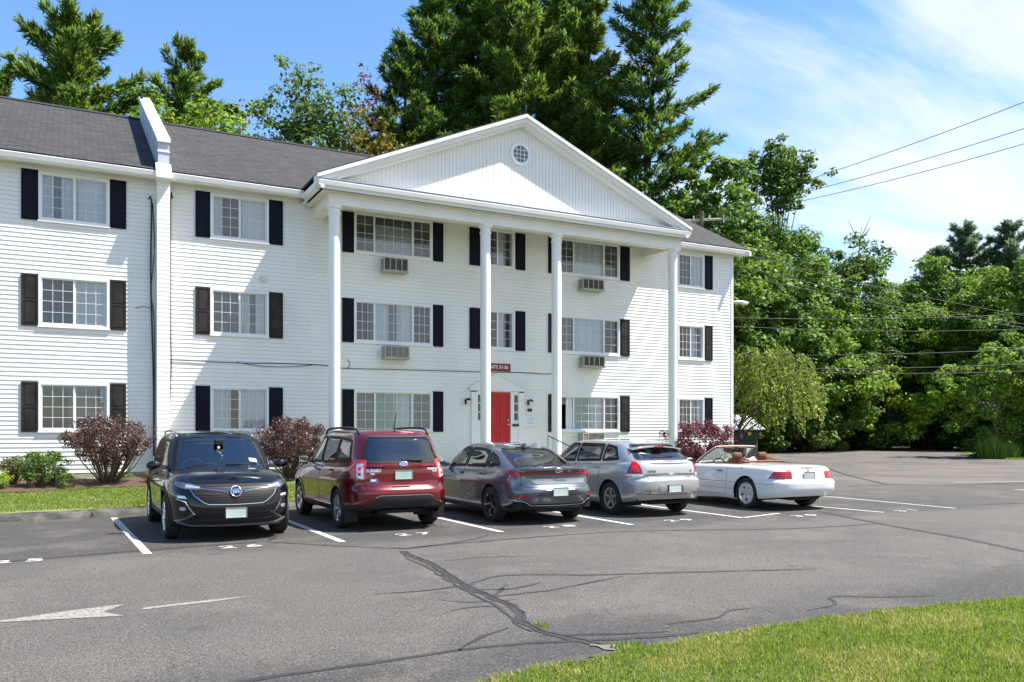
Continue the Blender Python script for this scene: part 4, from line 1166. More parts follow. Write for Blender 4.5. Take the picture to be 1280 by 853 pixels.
def car(sp):
    root = empty("parked_car", (0, 0, 0)); paint = sp['paint']; Wd = sp['W'] / 2
    N1 = 300
    out = super_outline(N1, sp.get('ar', 14), sp.get('br', 3.6), sp.get('af', 10), sp.get('bf', 3.0), (sp['front'] - sp['rear']) / 2, Wd)
    lev = [0, .03, .07, .13, .19, .25, .31, .37, .43, .49, .55, .61, .67, .73, .79, .85, .90, .94, .97, 1.0]
    yr = lambda t: slerp(sp['yr'], t); yf = lambda t: slerp(sp['yf'], t)
    hw = lambda y: Wd * slerp(sp['plan'], y)
    wt = lambda t, y: slerp(sp['wt'], t)
    z0 = lambda y: slerp(sp['zb'], y); z1 = lambda y: slerp(sp['zt'], y)
    vs, fs = shell(N1, lev, out, yr, yf, hw, wt, z0, z1, 20, lambda y: slerp(sp['crown'], y))
    nlow = len(vs)
    gh = sp.get('gh')
    gvs = gfs = None
    if gh:
        gout = super_outline(260, gh.get('ar', 9), gh.get('br', 3.2), gh.get('af', 8), gh.get('bf', 2.8), (gh['yf'][0][1] - gh['yr'][0][1]) / 2, Wd * .8)
        glev = [0, .06, .13, .2, .27, .34, .41, .48, .55, .62, .69, .76, .82, .87, .91, .945, .97, .99, 1.0]
        gvs, gfs = shell(260, glev, gout, lambda t: slerp(gh['yr'], t), lambda t: slerp(gh['yf'], t), lambda y: slerp(gh['w'], y), lambda t, y: slerp(gh['wt'], t),
                         lambda y: slerp(gh['z0'], y), lambda y: slerp(gh['z1'], y), 20, gh.get('crown', .03))
    allv = vs + (gvs or []); allf = list(fs) + ([tuple(i + nlow for i in f) for f in gfs] if gh else [])
    surf = Surf(allv, allf)
    lowsurf = Surf(vs, fs)
    sp['surf'] = surf
    # cabin recess and wheel arches in the lower shell
    cab = sp['cabin']; V = [list(v) for v in vs]; topstart = (len(lev) - 1) * N1
    capset = set(range(topstart + N1, nlow))
    for i in capset:
        x, y, z = V[i]
        if cab[0] < y < cab[1] and abs(x) < cab[2]: V[i][2] = z - cab[3]
    R = sp['R']; Ra = sp['Ra']; keep = []; mi = []
    arcs = sp['axles']
    def inside(p, a): return abs(p[0]) > Wd * .45 and (p[1] - a) ** 2 + (p[2] - R) ** 2 < Ra * Ra and p[2] > .05
    flag = [any(inside(V[i], a) for a in arcs) and i not in capset for i in range(nlow)]
    for f in fs:
        if all(flag[i] for i in f): continue
        keep.append(f); c = [V[i] for i in f]
        mi.append(1 if all(i in capset and V[i][2] < vs[i][2] - .01 for i in f) or (any(V[i][2] < vs[i][2] - .01 for i in f)) else 0)
    for i in range(nlow):
        if flag[i]:
            a = min(arcs, key=lambda q: abs(V[i][1] - q)); dy, dz = V[i][1] - a, V[i][2] - R
            d = math.hypot(dy, dz)
            if d > 1e-4: V[i][1] = a + dy / d * Ra; V[i][2] = R + dz / d * Ra
    mb = MB(); used = sorted({i for f in keep for i in f}); rm = {o: n for n, o in enumerate(used)}
    for f, m in zip(keep, mi):
        mb.f.append(tuple(rm[i] for i in f)); mb.m.append(m)
    mb.v = [tuple(V[i]) for i in used]
    wins = sp.get('windows', [])
    if gh:
        b0 = len(mb.v); gkeep = []
        for f in gfs:
            c = [gvs[i] for i in f]; cx = sum(p[0] for p in c) / len(c); cy = sum(p[1] for p in c) / len(c); cz = sum(p[2] for p in c) / len(c)
            drop = False
            for wn_ in wins:
                vw = wn_['view']; poly = wn_['cut']
                if vw[0] == 'side':
                    if abs(cx) > .3 and any(in_poly((p[1], p[2]), poly) for p in c + [(cx, cy, cz)]): drop = True
                elif vw[0] == 'top':
                    if any(in_poly((p[0], p[1]), poly) for p in c + [(cx, cy, cz)]): drop = True
                elif vw[0] == 'rear':
                    if cy < sp['gh']['yr'][-1][1] + .1 and any(in_poly((p[0], p[2]), poly) for p in c + [(cx, cy, cz)]): drop = True
                elif vw[0] == 'front':
                    if cy > sp['gh']['yf'][-1][1] - .1 and any(in_poly((p[0], p[2]), poly) for p in c + [(cx, cy, cz)]): drop = True
            if not drop: gkeep.append(f)
        mb.v += [tuple(v) for v in gvs]
        mb.f += [tuple(i + b0 for i in f) for f in gkeep]; mb.m += [0] * len(gkeep)
    body = mb.build("body", [paint, sp.get('cabinmat', INTD)], root, smooth=True, angle=48, fixn=False)
    # windows
    for wn_ in wins:
        for mirror in ((False, True) if wn_['view'][0] == 'side' else (False,)):
            mb = MB(); surf.decal(mb, wn_['poly'], wn_['view'], .002, wn_.get('res', .05), .004, mirror)
            g = mb.build(wn_['name'], wn_.get('mat', CARGLASS), root, smooth=True, fixn=False)
            mb = MB(); surf.strip(mb, wn_['poly'], wn_['view'], wn_.get('bw', .045), .0055, .04, mirror, True); mb.build("window_seal", wn_.get('seal', PLAST), g, smooth=True, angle=40, fixn=False)
    # wheel wells and arches
    for a in arcs:
        for s in (-1, 1):
            n = 28; vs2 = []; fs2 = []
            for k in range(n + 1):
                th = -.35 + (math.pi + .7) * k / n
                cy, cz = a + (Ra + .002) * math.cos(th), R + (Ra + .002) * math.sin(th)
                l, nr = lowsurf.hit(('side',), cy, max(cz, .28), -.015)
                vs2 += [(s * l.x, cy, cz), (s * Wd * .42, cy, cz)]
            for k in range(n): fs2.append((2 * k, 2 * k + 1, 2 * k + 3, 2 * k + 2))
            c0 = len(vs2); vs2.append((s * Wd * .42, a, R))
            for k in range(n): fs2.append((2 * k + 1, c0, 2 * k + 3))
            mb = MB(); mb.add(vs2, fs2); mb.build("wheel_well", UNDER, root, fixn=False)
            mb = MB(); aw = sp.get('archw', .03); pts = []
            zlo = slerp(sp['zb'], a)
            for k in range(33):
                th = math.pi * k / 32 * 1.12 - .06 * math.pi
                cz = R + (Ra + aw / 2 - .006) * math.sin(th)
                if cz > zlo - .01: pts.append((a + (Ra + aw / 2 - .006) * math.cos(th), cz))
            lowsurf.strip(mb, pts, ('side',), aw, .010, .05, s < 0); mb.build("wheel_arch", sp.get('archmat', paint), root, smooth=True, angle=40, fixn=False)
            make_wheel(root, s * (sp['track'] / 2), a, s, R, sp.get('tw', .215), sp['rim'], sp['wheel'], sp['rimmat'])
    mb = MB(); zf = min(z for y, z in sp['zb']) + .02
    mb.box(-Wd * .78, Wd * .78, arcs[0] + Ra, arcs[1] - Ra, zf, zf + .12); mb.box(-Wd * .42, Wd * .42, sp['rear'] + .22, sp['front'] - .3, zf + .0, zf + .2)
    mb.box(-Wd * .82, Wd * .82, sp['rear'] + .22, arcs[0] - Ra, zf + .06, zf + .3); mb.box(-Wd * .82, Wd * .82, arcs[1] + Ra, sp['front'] - .35, zf + .06, zf + .3)
    mb.tube([(-sp['track'] / 2, arcs[0], R), (sp['track'] / 2, arcs[0], R)], .045); mb.build("underbody", UNDER, root)
    # panel gaps
    mb = MB()
    for pts in sp.get('gaps', []):
        for m in (False, True): surf.strip(mb, pts, ('side',), .008, .0018, .05, m)
    for vw, pts, sym in sp.get('gaps2', []):
        for m in ((False, True) if sym else (False,)): surf.strip(mb, pts, vw, .008, .0018, .05, m)
    if mb.v: mb.build("panel_gap", SEAM, root, fixn=False)
    # generic decals
    for d in sp.get('decals', []):
        for m in ((False, True) if d.get('sym', True) else (False,)):
            mb = MB()
            if 'poly' in d: surf.decal(mb, d['poly'], d['view'], d.get('off', .004), d.get('res', .04), d.get('skirt', .015), m, d.get('proud', 0))
            else: surf.strip(mb, d['line'], d['view'], d['w'], d.get('off', .006), .04, m)
            mb.build(d['name'], d['mat'], root, smooth=True, angle=35, fixn=False)
    # mirrors
    mx, my, mz = sp['mirror']
    for s in (-1, 1):
        mb = MB(); mb.ball((s * (mx + .09), my, mz), .1, 1.15, .62, .72, 10); o = mb.build("mirror", sp.get('mirmat', paint), root, smooth=True)
        mb = MB(); mb.prism([(my - .03, mz - .05), (my + .05, mz - .07), (my + .03, mz), (my - .02, mz)], 0, s * (mx - .09), s * (mx + .08)); mb.build("mirror_arm", PLAST, o)
        mb = MB(); mb.box(s * (mx + .09) - .085, s * (mx + .09) + .085, my - .068, my - .06, mz - .055, mz + .05, .003); mb.build("mirror_glass", CHROME, o)
    for hy, hz in sp.get('handles', []):
        for s in (-1, 1):
            l, nr = surf.hit(('side',), hy, hz, .0); mb = MB(); xx = l.x * s
            mb.tube([(xx - s * .005, hy - .10, hz), (xx + s * .032, hy - .07, hz + .003), (xx + s * .036, hy + .05, hz + .003), (xx - s * .005, hy + .09, hz)], [.010, .014, .014, .010], 8)
            mb.build("door_handle", sp.get('handlemat', paint), root, smooth=True)
    # seats and wheel
    for (x, y, z, w, h) in sp['seats']: seat(root, x, y, z, sp['seatmat'], w, h)
    sw = sp['steer']; mb = MB(); vs3 = []
    pts = []
    for k in range(25):
        t = 2 * math.pi * k / 24; pts.append((sw[0] + .185 * math.cos(t), sw[1] - .185 * math.sin(t) * .35, sw[2] + .185 * math.sin(t) * .93))
    mb.tube(pts, .014, 6); mb.tube([(sw[0] - .18, sw[1], sw[2]), (sw[0] + .18, sw[1], sw[2])], .018, 6); mb.build("steering_wheel", INTD, root, smooth=True)
    mb = MB(); d = sp['dash']; mb.box(-Wd * .72, Wd * .72, d[0], d[1], d[2] - .22, d[2], .05); mb.build("dashboard", INTD, root, smooth=True, angle=40)
    return root, surf

def plate(root, surf, view, cx, cz, m, w=.305, h=.152, label=None):
    l, nr = surf.hit(view, cx, cz, 0.012)
    s = -1 if view[0] == 'rear' else 1
    mb = MB(); y = l.y
    mb.box(cx - w / 2, cx + w / 2, y - .006, y + .006, cz - h / 2, cz + h / 2, .004); o = mb.build("licence_plate", m, root)
    if label: o['label'] = label
    f = .008; mb = MB(); ys = y + s * .008
    for a, b, c, d in ((-w / 2, w / 2, -h / 2, -h / 2 + f), (-w / 2, w / 2, h / 2 - f, h / 2), (-w / 2, -w / 2 + f, -h / 2 + f, h / 2 - f), (w / 2 - f, w / 2, -h / 2 + f, h / 2 - f)):
        mb.box(cx + a, cx + b, ys - .003, ys + .003, cz + c, cz + d)
    mb.build("plate_frame", CHROME, o); return o
def lettering(root, surf, txt, size, x, z, m=BADGE, view='rear', off=.006, sx=1.0, bold=.003):
    def xf(X, Y, Z):
        px = x + (X if view == 'rear' else -X); l, nr = surf.hit((view,), px, z + Y, off + Z); return l
    text_mb(txt, size, xf, .004, bold, sx=sx).build("badge", m, root, fixn=False)
def pill(cx, cz, w, h, n=20, p=2.6):
    return [(cx + w / 2 * math.copysign(abs(math.cos(t)) ** (2 / p), math.cos(t)), cz + h / 2 * math.copysign(abs(math.sin(t)) ** (2 / p), math.sin(t))) for t in [2 * math.pi * k / n for k in range(n)]]
def ring(root, surf, cx, cz, w, h, view, m=BADGE, t=.012, off=.012, name="badge"):
    mb = MB(); surf.strip(mb, pill(cx, cz, w, h, 28, 2.0), view, t, off, .02, False, True); return mb.build(name, m, root, smooth=True, fixn=False)
def rails(root, surf, pts, m, r=.016, lift=.045):
    """roof rail as a raised bar following the roof edge; pts list of (x,y)"""
    for s in (-1, 1):
        P = []
        for i, (x, y) in enumerate(pts):
            l, nr = surf.hit(('top',), x, y, 0); up = 0 if i in (0, len(pts) - 1) else lift
            P.append((s * l.x, l.y, l.z + up))
        mb = MB(); mb.tube(smooth_path(P, .06), r, 8); mb.build("roof_rail", m, root, smooth=True)
def wiper(root, surf, p0, p1, view, m=PLAST):
    a, n0 = surf.hit(view, *p0, .018); b, n1 = surf.hit(view, *p1, .012)
    mb = MB(); mb.tube([a, (a + b) / 2 + n0 * .01, b], [.012, .009, .006], 6); mb.build("wiper", m, root, smooth=True)
def U(x, y, deg, view='rear'):
    a = math.radians(deg)
    return x * math.cos(a) + y * math.sin(a) if view == 'rear' else x * math.cos(a) - y * math.sin(a)
def paintmat(name, c, metal=.35, rough=.28, coat=1.0, flake=None):
    return mat(name, c, rough, metal, coat, coatr=.02)
def place(root, x, y, yaw, label, cat, group="cars parked in the numbered stalls"):
    root.location = (x, y, 0); root.rotation_euler = (0, 0, math.radians(yaw)); tag(root, label, cat, group)

# ---------- black crossover, nose towards the lane
P1 = mat("black_car_paint", (.003, .0035, .006), .3, 0, .9, spec=.1, coatr=.02)
sp = dict(paint=P1, W=1.84, rear=-2.27, front=2.30, R=.345, Ra=.405, axles=(-1.375, 1.375), track=1.60, tw=.225, rim=.235, wheel='turbine', rimmat=BRIGHT,
    ar=12, br=3.4, af=9, bf=2.7,
    yr=[(0, -2.10), (.1, -2.2), (.3, -2.27), (.6, -2.24), (.8, -2.2), (1, -2.10)],
    yf=[(0, 2.16), (.08, 2.22), (.22, 2.27), (.45, 2.30), (.62, 2.285), (.78, 2.25), (.9, 2.19), (1, 2.05)],
    plan=[(-2.3, .97), (-1.4, 1), (1.3, 1), (2.3, .97)],
    wt=[(0, .90), (.08, .95), (.25, .975), (.5, .985), (.68, 1.0), (.78, .985), (.9, .955), (.97, .90), (1, .87)],
    zb=[(-2.3, .34), (-1.9, .26), (-1, .24), (1, .24), (1.9, .21), (2.3, .20)], zt=[(-2.3, 1.0), (-1.2, 1.05), (0, 1.02), (.9, 1.0), (1.4, .98), (1.9, .93), (2.3, .86)],
    crown=[(-2.2, .02), (.8, .04), (1.3, .085), (1.9, .07), (2.1, .03)],
    gh=dict(yr=[(0, -2.20), (.4, -2.10), (1, -1.75)], yf=[(0, 1.22), (.5, .82), (.9, .47), (1, .30)], w=[(-2.2, .78), (-1, .84), (.5, .84), (1.2, .80)],
            wt=[(0, 1), (.3, .97), (.7, .88), (.88, .82), (.95, .77), (1, .68)], z0=[(-2.2, .98), (0, 1.0), (1.2, .97)], z1=[(-2.2, 1.49), (-1.4, 1.585), (-.4, 1.615), (.3, 1.59), (1.2, 1.55)], crown=.03),
    cabin=(-2.0, .95, .70, .28),
    windows=[dict(name="windshield", view=('top',), poly=rounded([(-.70, 1.01), (-.4, 1.10), (0, 1.125), (.4, 1.10), (.70, 1.01), (.565, .44), (0, .40), (-.565, .44)], .05), mat=CARGLASS, bw=.04),
             dict(name="side_window", view=('side',), poly=rounded([(.80, 1.05), (-.20, 1.07), (-.20, 1.49), (.28, 1.475)], .03), mat=DARKGLASS, seal=PLAST),
             dict(name="side_window", view=('side',), poly=rounded([(-.27, 1.07), (-1.18, 1.10), (-1.22, 1.455), (-.27, 1.49)], .03), mat=DARKGLASS),
             dict(name="side_window", view=('side',), poly=rounded([(-1.26, 1.11), (-1.82, 1.22), (-1.58, 1.42), (-1.28, 1.45)], .04), mat=DARKGLASS),
             dict(name="rear_window", view=('rear',), poly=rounded([(-.60, 1.10), (.60, 1.10), (.52, 1.44), (-.52, 1.44)], .05), mat=DARKGLASS)],
    gaps=[[(.98, .98), (.95, .36)], [(-.24, 1.02), (-.22, .36)], [(-1.05, .40), (-1.22, .8), (-1.20, 1.04)]],
    gaps2=[(('top',), [(.73, 1.1), (.70, 1.8), (.60, 2.02), (0, 2.10)], True)],
    archw=.06, archmat=PLAST, mirror=(.90, .70, 1.09), mirmat=P1, handles=[(-.05, .93), (-1.0, .95)], seats=[(-.38, .05, .62, .5, .62), (.38, .05, .62, .5, .62), (0, -.95, .62, 1.2, .55)], seatmat=INTD, steer=(.38, .55, 1.0), dash=(.62, 1.15, 1.02))
for w_ in sp['windows']: w_['cut'] = w_['poly']
D = []
# nose: grille, chrome wing, lamps, bumper trims (seen from the front)
D.append(dict(name="grille", mat=PLAST, view=('front',), sym=False, off=.004, poly=rounded([(-.60, .845), (.60, .845), (.62, .80), (.52, .64), (.40, .565), (-.40, .565), (-.52, .64), (-.62, .80)], .03)))
for z in (.82, .79, .755, .70, .665, .63, .595):
    hwid = .57 if z > .7 else .57 - (.72 - z) * .95
    D.append(dict(name="grille_bar", mat=mat("grille_chrome", (.045, .035, .032), .45, metal=.5), view=('front',), sym=False, off=.008, w=.008, line=[(-hwid, z), (hwid, z)]))
D.append(dict(name="chrome_wing", mat=CHROME, view=('front',), off=.012, w=.009, line=[(.12, .725), (.30, .765), (.50, .785), (.70, .80)]))
D.append(dict(name="chrome_wing", mat=CHROME, view=('front',), off=.012, w=.008, line=[(.62, .775), (.56, .68), (.44, .585), (.38, .56), (0, .55)]))
D.append(dict(name="headlight", mat=HEADD, view=('front', 28), off=.004, poly=rounded([(U(.50, 2.24, 28, 'f'), .77), (U(.50, 2.22, 28, 'f'), .825), (U(.70, 2.1, 28, 'f'), .865), (U(.84, 1.9, 28, 'f'), .885), (U(.86, 1.92, 28, 'f'), .84), (U(.74, 2.14, 28, 'f'), .78)], .015)))
D.append(dict(name="headlight", mat=HEADL, view=('front', 28), off=.008, poly=rounded([(U(.52, 2.22, 28, 'f'), .775), (U(.52, 2.2, 28, 'f'), .815), (U(.70, 2.1, 28, 'f'), .845), (U(.72, 2.12, 28, 'f'), .785)], .01)))
D.append(dict(name="fog_lamp_housing", mat=PLAST, view=('front', 20), off=.006, poly=rounded([(U(.60, 2.25, 20, 'f'), .44), (U(.66, 2.2, 20, 'f'), .62), (U(.80, 2.1, 20, 'f'), .66), (U(.82, 2.1, 20, 'f'), .44), (U(.74, 2.2, 20, 'f'), .38)], .02)))
D.append(dict(name="fog_lamp", mat=HEADL, view=('front', 20), off=.014, poly=pill(U(.735, 2.16, 20, 'f'), .50, .10, .055)))
D.append(dict(name="chrome_trim", mat=CHROME, view=('front', 20), off=.016, w=.014, line=[(U(.82, 2.08, 20, 'f'), .645), (U(.70, 2.2, 20, 'f'), .60), (U(.64, 2.22, 20, 'f'), .50), (U(.58, 2.25, 20, 'f'), .42)]))
D.append(dict(name="turn_signal", mat=CLEARL, view=('front', 35), off=.008, poly=rounded([(U(.80, 2.06, 35, 'f'), .655), (U(.70, 2.18, 35, 'f'), .645), (U(.73, 2.16, 35, 'f'), .685), (U(.80, 2.04, 35, 'f'), .69)], .01)))
D.append(dict(name="air_intake", mat=PLAST, view=('front',), sym=False, off=.005, poly=rounded([(-.50, .40), (.50, .40), (.60, .27), (-.60, .27)], .02)))
D.append(dict(name="grille_bar", mat=GREYPL, view=('front',), sym=False, off=.012, w=.012, line=[(-.52, .335), (.52, .335)]))
D.append(dict(name="skid_trim", mat=mat("skid_grey", (.20, .20, .21), .35, metal=.6), view=('front',), sym=False, off=.012, w=.022, line=[(-.78, .30), (-.62, .255), (0, .245), (.62, .255), (.78, .30)]))
D.append(dict(name="bumper_crease", mat=P1, view=('front',), sym=False, off=.016, w=.03, line=[(-.60, .44), (-.50, .425), (.50, .425), (.60, .44)]))
D.append(dict(name="sill_cladding", mat=PLAST, view=('side',), off=.008, poly=rounded([(.93, .27), (-.93, .27), (-.93, .37), (.93, .37)], .02)))
D.append(dict(name="chrome_trim", mat=CHROME, view=('side',), off=.010, w=.012, line=[(.88, .325), (-.88, .325)]))
D.append(dict(name="chrome_trim", mat=CHROME, view=('side',), off=.012, w=.014, line=[(.84, 1.035), (-.2, 1.05), (-1.2, 1.08), (-1.86, 1.20)]))
D.append(dict(name="window_sticker", mat=mat("sticker", (.62, .66, .70), .5), view=('top',), sym=False, off=.008, poly=[(-.56, .945), (-.44, .965), (-.43, .90), (-.55, .88)]))
D.append(dict(name="taillight", mat=REDL, view=('rear', 30), off=.006, poly=rounded([(U(.5, -2.22, 30), .90), (U(.84, -1.95, 30), .95), (U(.84, -1.95, 30), 1.02), (U(.5, -2.2, 30), .97)], .02)))
sp['decals'] = D
r1, s1 = car(sp)
plate(r1, s1, ('front',), 0.0, .43, PLATEM)
ring(r1, s1, 0, .735, .145, .145, 'front' and ('front',), CHROME, .014, .026)
for k, dx in enumerate((-.034, 0, .034)):
    mb = MB(); s1.decal(mb, [(dx - .016, .762 - k * .006), (dx + .018, .772 - k * .006), (dx + .014, .722 - k * .006), (dx - .002, .702 - k * .004), (dx - .018, .722 - k * .006)], ('front',), .028, .02, .006); mb.build("badge", CHROME, r1, fixn=False)
rails(r1, s1, [(.60, .28), (.62, .05), (.63, -.8), (.61, -1.5), (.58, -1.72)], CHROME, .015, .05)
wiper(r1, s1, (.55, 1.06), (-.05, 1.02), ('top',)); wiper(r1, s1, (-.05, 1.08), (-.55, .98), ('top',))
mb = MB(); mb.box(-.07, .07, .62, .74, 1.40, 1.50, .02); mb.build("camera_housing", PLAST, r1)
mb = MB()
for k in range(5): mb.ball((rnd.uniform(-.04, .05), .74 + rnd.uniform(-.01, .02), 1.36 - k * .045), .022, n=5)
mb.build("hanging_charm", mat("charm", (.75, .80, .82), .5), r1, smooth=True)
place(r1, 2.19, 15.08, 180, "glossy black crossover parked nose out beside the purple shrub, leftmost car of the row", "car")

# ---------- red wagon, tail towards the lane
P2 = paintmat("dark_red_paint", (.15, .004, .009), .45, .25)
sp = dict(paint=P2, W=1.78, rear=-2.25, front=2.30, R=.335, Ra=.39, axles=(-1.30, 1.315), track=1.54, tw=.215, rim=.22, wheel='five_twin', rimmat=BRIGHT,
    ar=13, br=3.8, af=9, bf=2.8,
    yr=[(0, -2.12), (.08, -2.19), (.16, -2.245), (.38, -2.25), (.46, -2.22), (.50, -2.165), (.6, -2.15), (.85, -2.15), (1, -2.11)],
    yf=[(0, 2.12), (.1, 2.2), (.3, 2.28), (.55, 2.29), (.8, 2.22), (1, 2.02)],
    plan=[(-2.3, .965), (-1.5, 1), (1.3, 1), (2.3, .95)],
    wt=[(0, .92), (.08, .96), (.25, .98), (.5, .99), (.66, 1.0), (.80, .975), (.92, .94), (.98, .90), (1, .88)],
    zb=[(-2.3, .40), (-1.8, .34), (-1, .27), (1, .27), (1.9, .26), (2.3, .28)], zt=[(-2.3, 1.08), (-1, 1.06), (.5, 1.02), (1.2, .98), (1.9, .92), (2.3, .84)],
    crown=[(-2.2, .02), (.8, .03), (1.3, .06), (1.9, .05)],
    gh=dict(yr=[(0, -2.145), (.2, -2.10), (.6, -2.0), (.9, -1.90), (1, -1.78)], yf=[(0, 1.12), (.5, .74), (.9, .40), (1, .25)], w=[(-2.2, .775), (-1.2, .83), (.5, .83), (1.1, .79)], ar=10, br=4,
            wt=[(0, 1), (.3, .965), (.7, .88), (.88, .83), (.95, .79), (1, .72)], z0=[(-2.2, 1.05), (0, 1.0), (1.1, .96)], z1=[(-2.2, 1.56), (-1.5, 1.625), (-.4, 1.65), (.3, 1.62), (1.1, 1.58)], crown=.025),
    cabin=(-1.95, .9, .70, .30),
    windows=[dict(name="windshield", view=('top',), poly=rounded([(-.66, .93), (0, 1.03), (.66, .93), (.56, .38), (0, .34), (-.56, .38)], .05)),
             dict(name="side_window", view=('side',), poly=rounded([(.72, 1.07), (-.16, 1.09), (-.16, 1.53), (.28, 1.51)], .03), mat=CARGLASS),
             dict(name="side_window", view=('side',), poly=rounded([(-.24, 1.09), (-1.02, 1.11), (-1.02, 1.52), (-.24, 1.53)], .03), mat=MIDGLASS),
             dict(name="side_window", view=('side',), poly=rounded([(-1.10, 1.11), (-1.74, 1.16), (-1.62, 1.47), (-1.10, 1.52)], .04), mat=MIDGLASS),
             dict(name="rear_window", view=('rear',), poly=rounded([(-.645, 1.12), (.645, 1.12), (.585, 1.36), (.53, 1.54), (-.53, 1.54), (-.585, 1.36)], .05), mat=DARKGLASS, bw=.03)],
    gaps=[[(.90, .98), (.86, .34)], [(-.20, 1.04), (-.20, .34)], [(-.93, .36), (-1.02, .62), (-1.02, 1.06)]],
    gaps2=[(('rear',), [(0, .73), (.62, .73), (.655, .80), (.67, 1.05)], True)],
    archw=.045, archmat=P2, mirror=(.87, .66, 1.11), mirmat=PLAST, handles=[(-.02, .95), (-.86, .97)], seats=[(-.38, .05, .62, .5, .66), (.38, .05, .62, .5, .66), (0, -.90, .62, 1.2, .58)], seatmat=INTG, steer=(-.38, .50, 1.02), dash=(.55, 1.05, 1.02))
for w_ in sp['windows']: w_['cut'] = w_['poly']
D = []
D.append(dict(name="taillight", mat=REDB, view=('rear', 38), off=.006, poly=rounded([(U(.70, -2.17, 38), .84), (U(.685, -2.16, 38), 1.16), (U(.86, -1.90, 38), 1.17), (U(.88, -1.86, 38), 1.04), (U(.86, -1.98, 38), .90)], .02)))
D.append(dict(name="taillight", mat=CLEARL, view=('rear', 25), off=.010, poly=rounded([(U(.705, -2.17, 25), .85), (U(.70, -2.16, 25), 1.10), (U(.80, -2.10, 25), 1.10), (U(.80, -2.12, 25), .88)], .02)))
for k in (.93, 1.02): D.append(dict(name="taillight", mat=REDL, view=('rear', 25), off=.014, poly=pill(U(.752, -2.13, 25), k, .05, .05)))
D.append(dict(name="plate_recess", mat=P2, view=('rear',), sym=False, off=.002, proud=0, poly=rounded([(-.40, .80), (.40, .80), (.31, 1.02), (-.31, 1.02)], .03)))
D.append(dict(name="number_garnish", mat=P2, view=('rear',), sym=False, off=.020, w=.05, line=[(-.33, 1.045), (.33, 1.045)]))
D.append(dict(name="chrome_trim", mat=CHROME, view=('rear',), sym=False, off=.006, w=.012, line=[(-.62, .715), (.62, .715)]))
D.append(dict(name="lower_bumper", mat=GREYPL, view=('rear',), sym=False, off=.010, poly=rounded([(-.80, .38), (.80, .38), (.70, .44), (.55, .46), (.45, .57), (-.45, .57), (-.55, .46), (-.70, .44)], .03)))
D.append(dict(name="bumper_corner", mat=GREYPL, view=('rear', 45), off=.010, poly=rounded([(U(.70, -2.2, 45), .37), (U(.88, -1.86, 45), .35), (U(.88, -1.86, 45), .42), (U(.70, -2.2, 45), .44)], .015)))
D.append(dict(name="chrome_trim", mat=mat("dull_silver", (.3, .3, .3), .4, metal=.7), view=('rear',), sym=False, off=.014, w=.010, line=[(-.50, .55), (-.42, .585), (.42, .585), (.50, .55)]))
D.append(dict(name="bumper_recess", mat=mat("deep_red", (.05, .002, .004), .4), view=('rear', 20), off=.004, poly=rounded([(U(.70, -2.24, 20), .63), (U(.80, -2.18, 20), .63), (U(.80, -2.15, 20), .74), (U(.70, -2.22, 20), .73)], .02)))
D.append(dict(name="bumper_sticker", mat=mat("sticker_blue", (.10, .16, .45), .5), view=('rear',), sym=False, off=.006, poly=[(-.56, .80), (-.44, .80), (-.44, .86), (-.56, .86)]))
D.append(dict(name="bumper_sticker", mat=mat("sticker_white", (.7, .7, .7), .5), view=('rear',), sym=False, off=.008, poly=[(-.55, .815), (-.47, .815), (-.47, .848), (-.55, .848)]))
D.append(dict(name="sill_cladding", mat=GREYPL, view=('side',), off=.010, poly=rounded([(.90, .28), (-.90, .28), (-.90, .37), (.90, .37)], .02)))
D.append(dict(name="sill_cladding", mat=P2, view=('side',), off=.012, w=.02, line=[(.88, .40), (-.85, .40)]))
D.append(dict(name="headlight", mat=HEADD, view=('front', 28), off=.004, poly=rounded([(U(.50, 2.24, 28, 'f'), .72), (U(.52, 2.22, 28, 'f'), .86), (U(.82, 1.95, 28, 'f'), .92), (U(.84, 1.95, 28, 'f'), .78)], .015)))
D.append(dict(name="window_sticker", mat=mat("pale_sticker", (.30, .34, .34), .5), view=('rear',), sym=False, off=-.03, skirt=.002, poly=rounded([(-.585, 1.20), (-.42, 1.20), (-.42, 1.46), (-.545, 1.46)], .02)))
sp['decals'] = D
r2, s2 = car(sp)
plate(r2, s2, ('rear',), 0.0, .915, PLATEM)
ring(r2, s2, 0, 1.085, .14, .072, ('rear',), CHROME, .012, .03); mb = MB(); s2.decal(mb, pill(0, 1.085, .125, .06), ('rear',), .028, .02, .006); mb.build("badge", mat("badge_blue", (.25, .3, .42), .2, metal=.8), r2, fixn=False)
lettering(r2, s2, "SUBARU", .062, -.50, .985); lettering(r2, s2, "FORESTER", .042, .52, 1.0); lettering(r2, s2, "AWD", .036, .56, .965); lettering(r2, s2, "PZEV", .03, -.52, .935)
rails(r2, s2, [(.60, .32), (.625, .1), (.63, -.8), (.62, -1.5), (.60, -1.72)], GREYPL, .02, .06)
wiper(r2, s2, (.34, 1.135), (-.02, 1.15), ('rear',), PLAST)
mb = MB(); l, n = s2.hit(('top',), 0, -1.72, 0); mb.tube([l, l + Vector((0, .03, .05)), l + Vector((0, -.10, .32))], [.02, .01, .004], 8); mb.build("antenna", PLAST, r2)
mb = MB()
for sx in (-1, 1): 
    m_ = MB(); m_.lathe([(.035, 0), (.04, -.02), (.04, .30), (.03, .30), (.03, 0)], 16, 'y', (sx * .55, -2.20, .33)); m_.build("exhaust_pipe", CHROME, r2, smooth=True, angle=40)
for k, s in enumerate((-1, 1)):
    m_ = MB(); m_.box(s * .77 - .11, s * .77 + .11, -1.78, -1.765, .14, .40, .004); m_.build("mud_flap", PLAST, r2)
place(r2, 4.87, 15.12, 0, "dark red estate car with roof rails parked second from the left", "car")

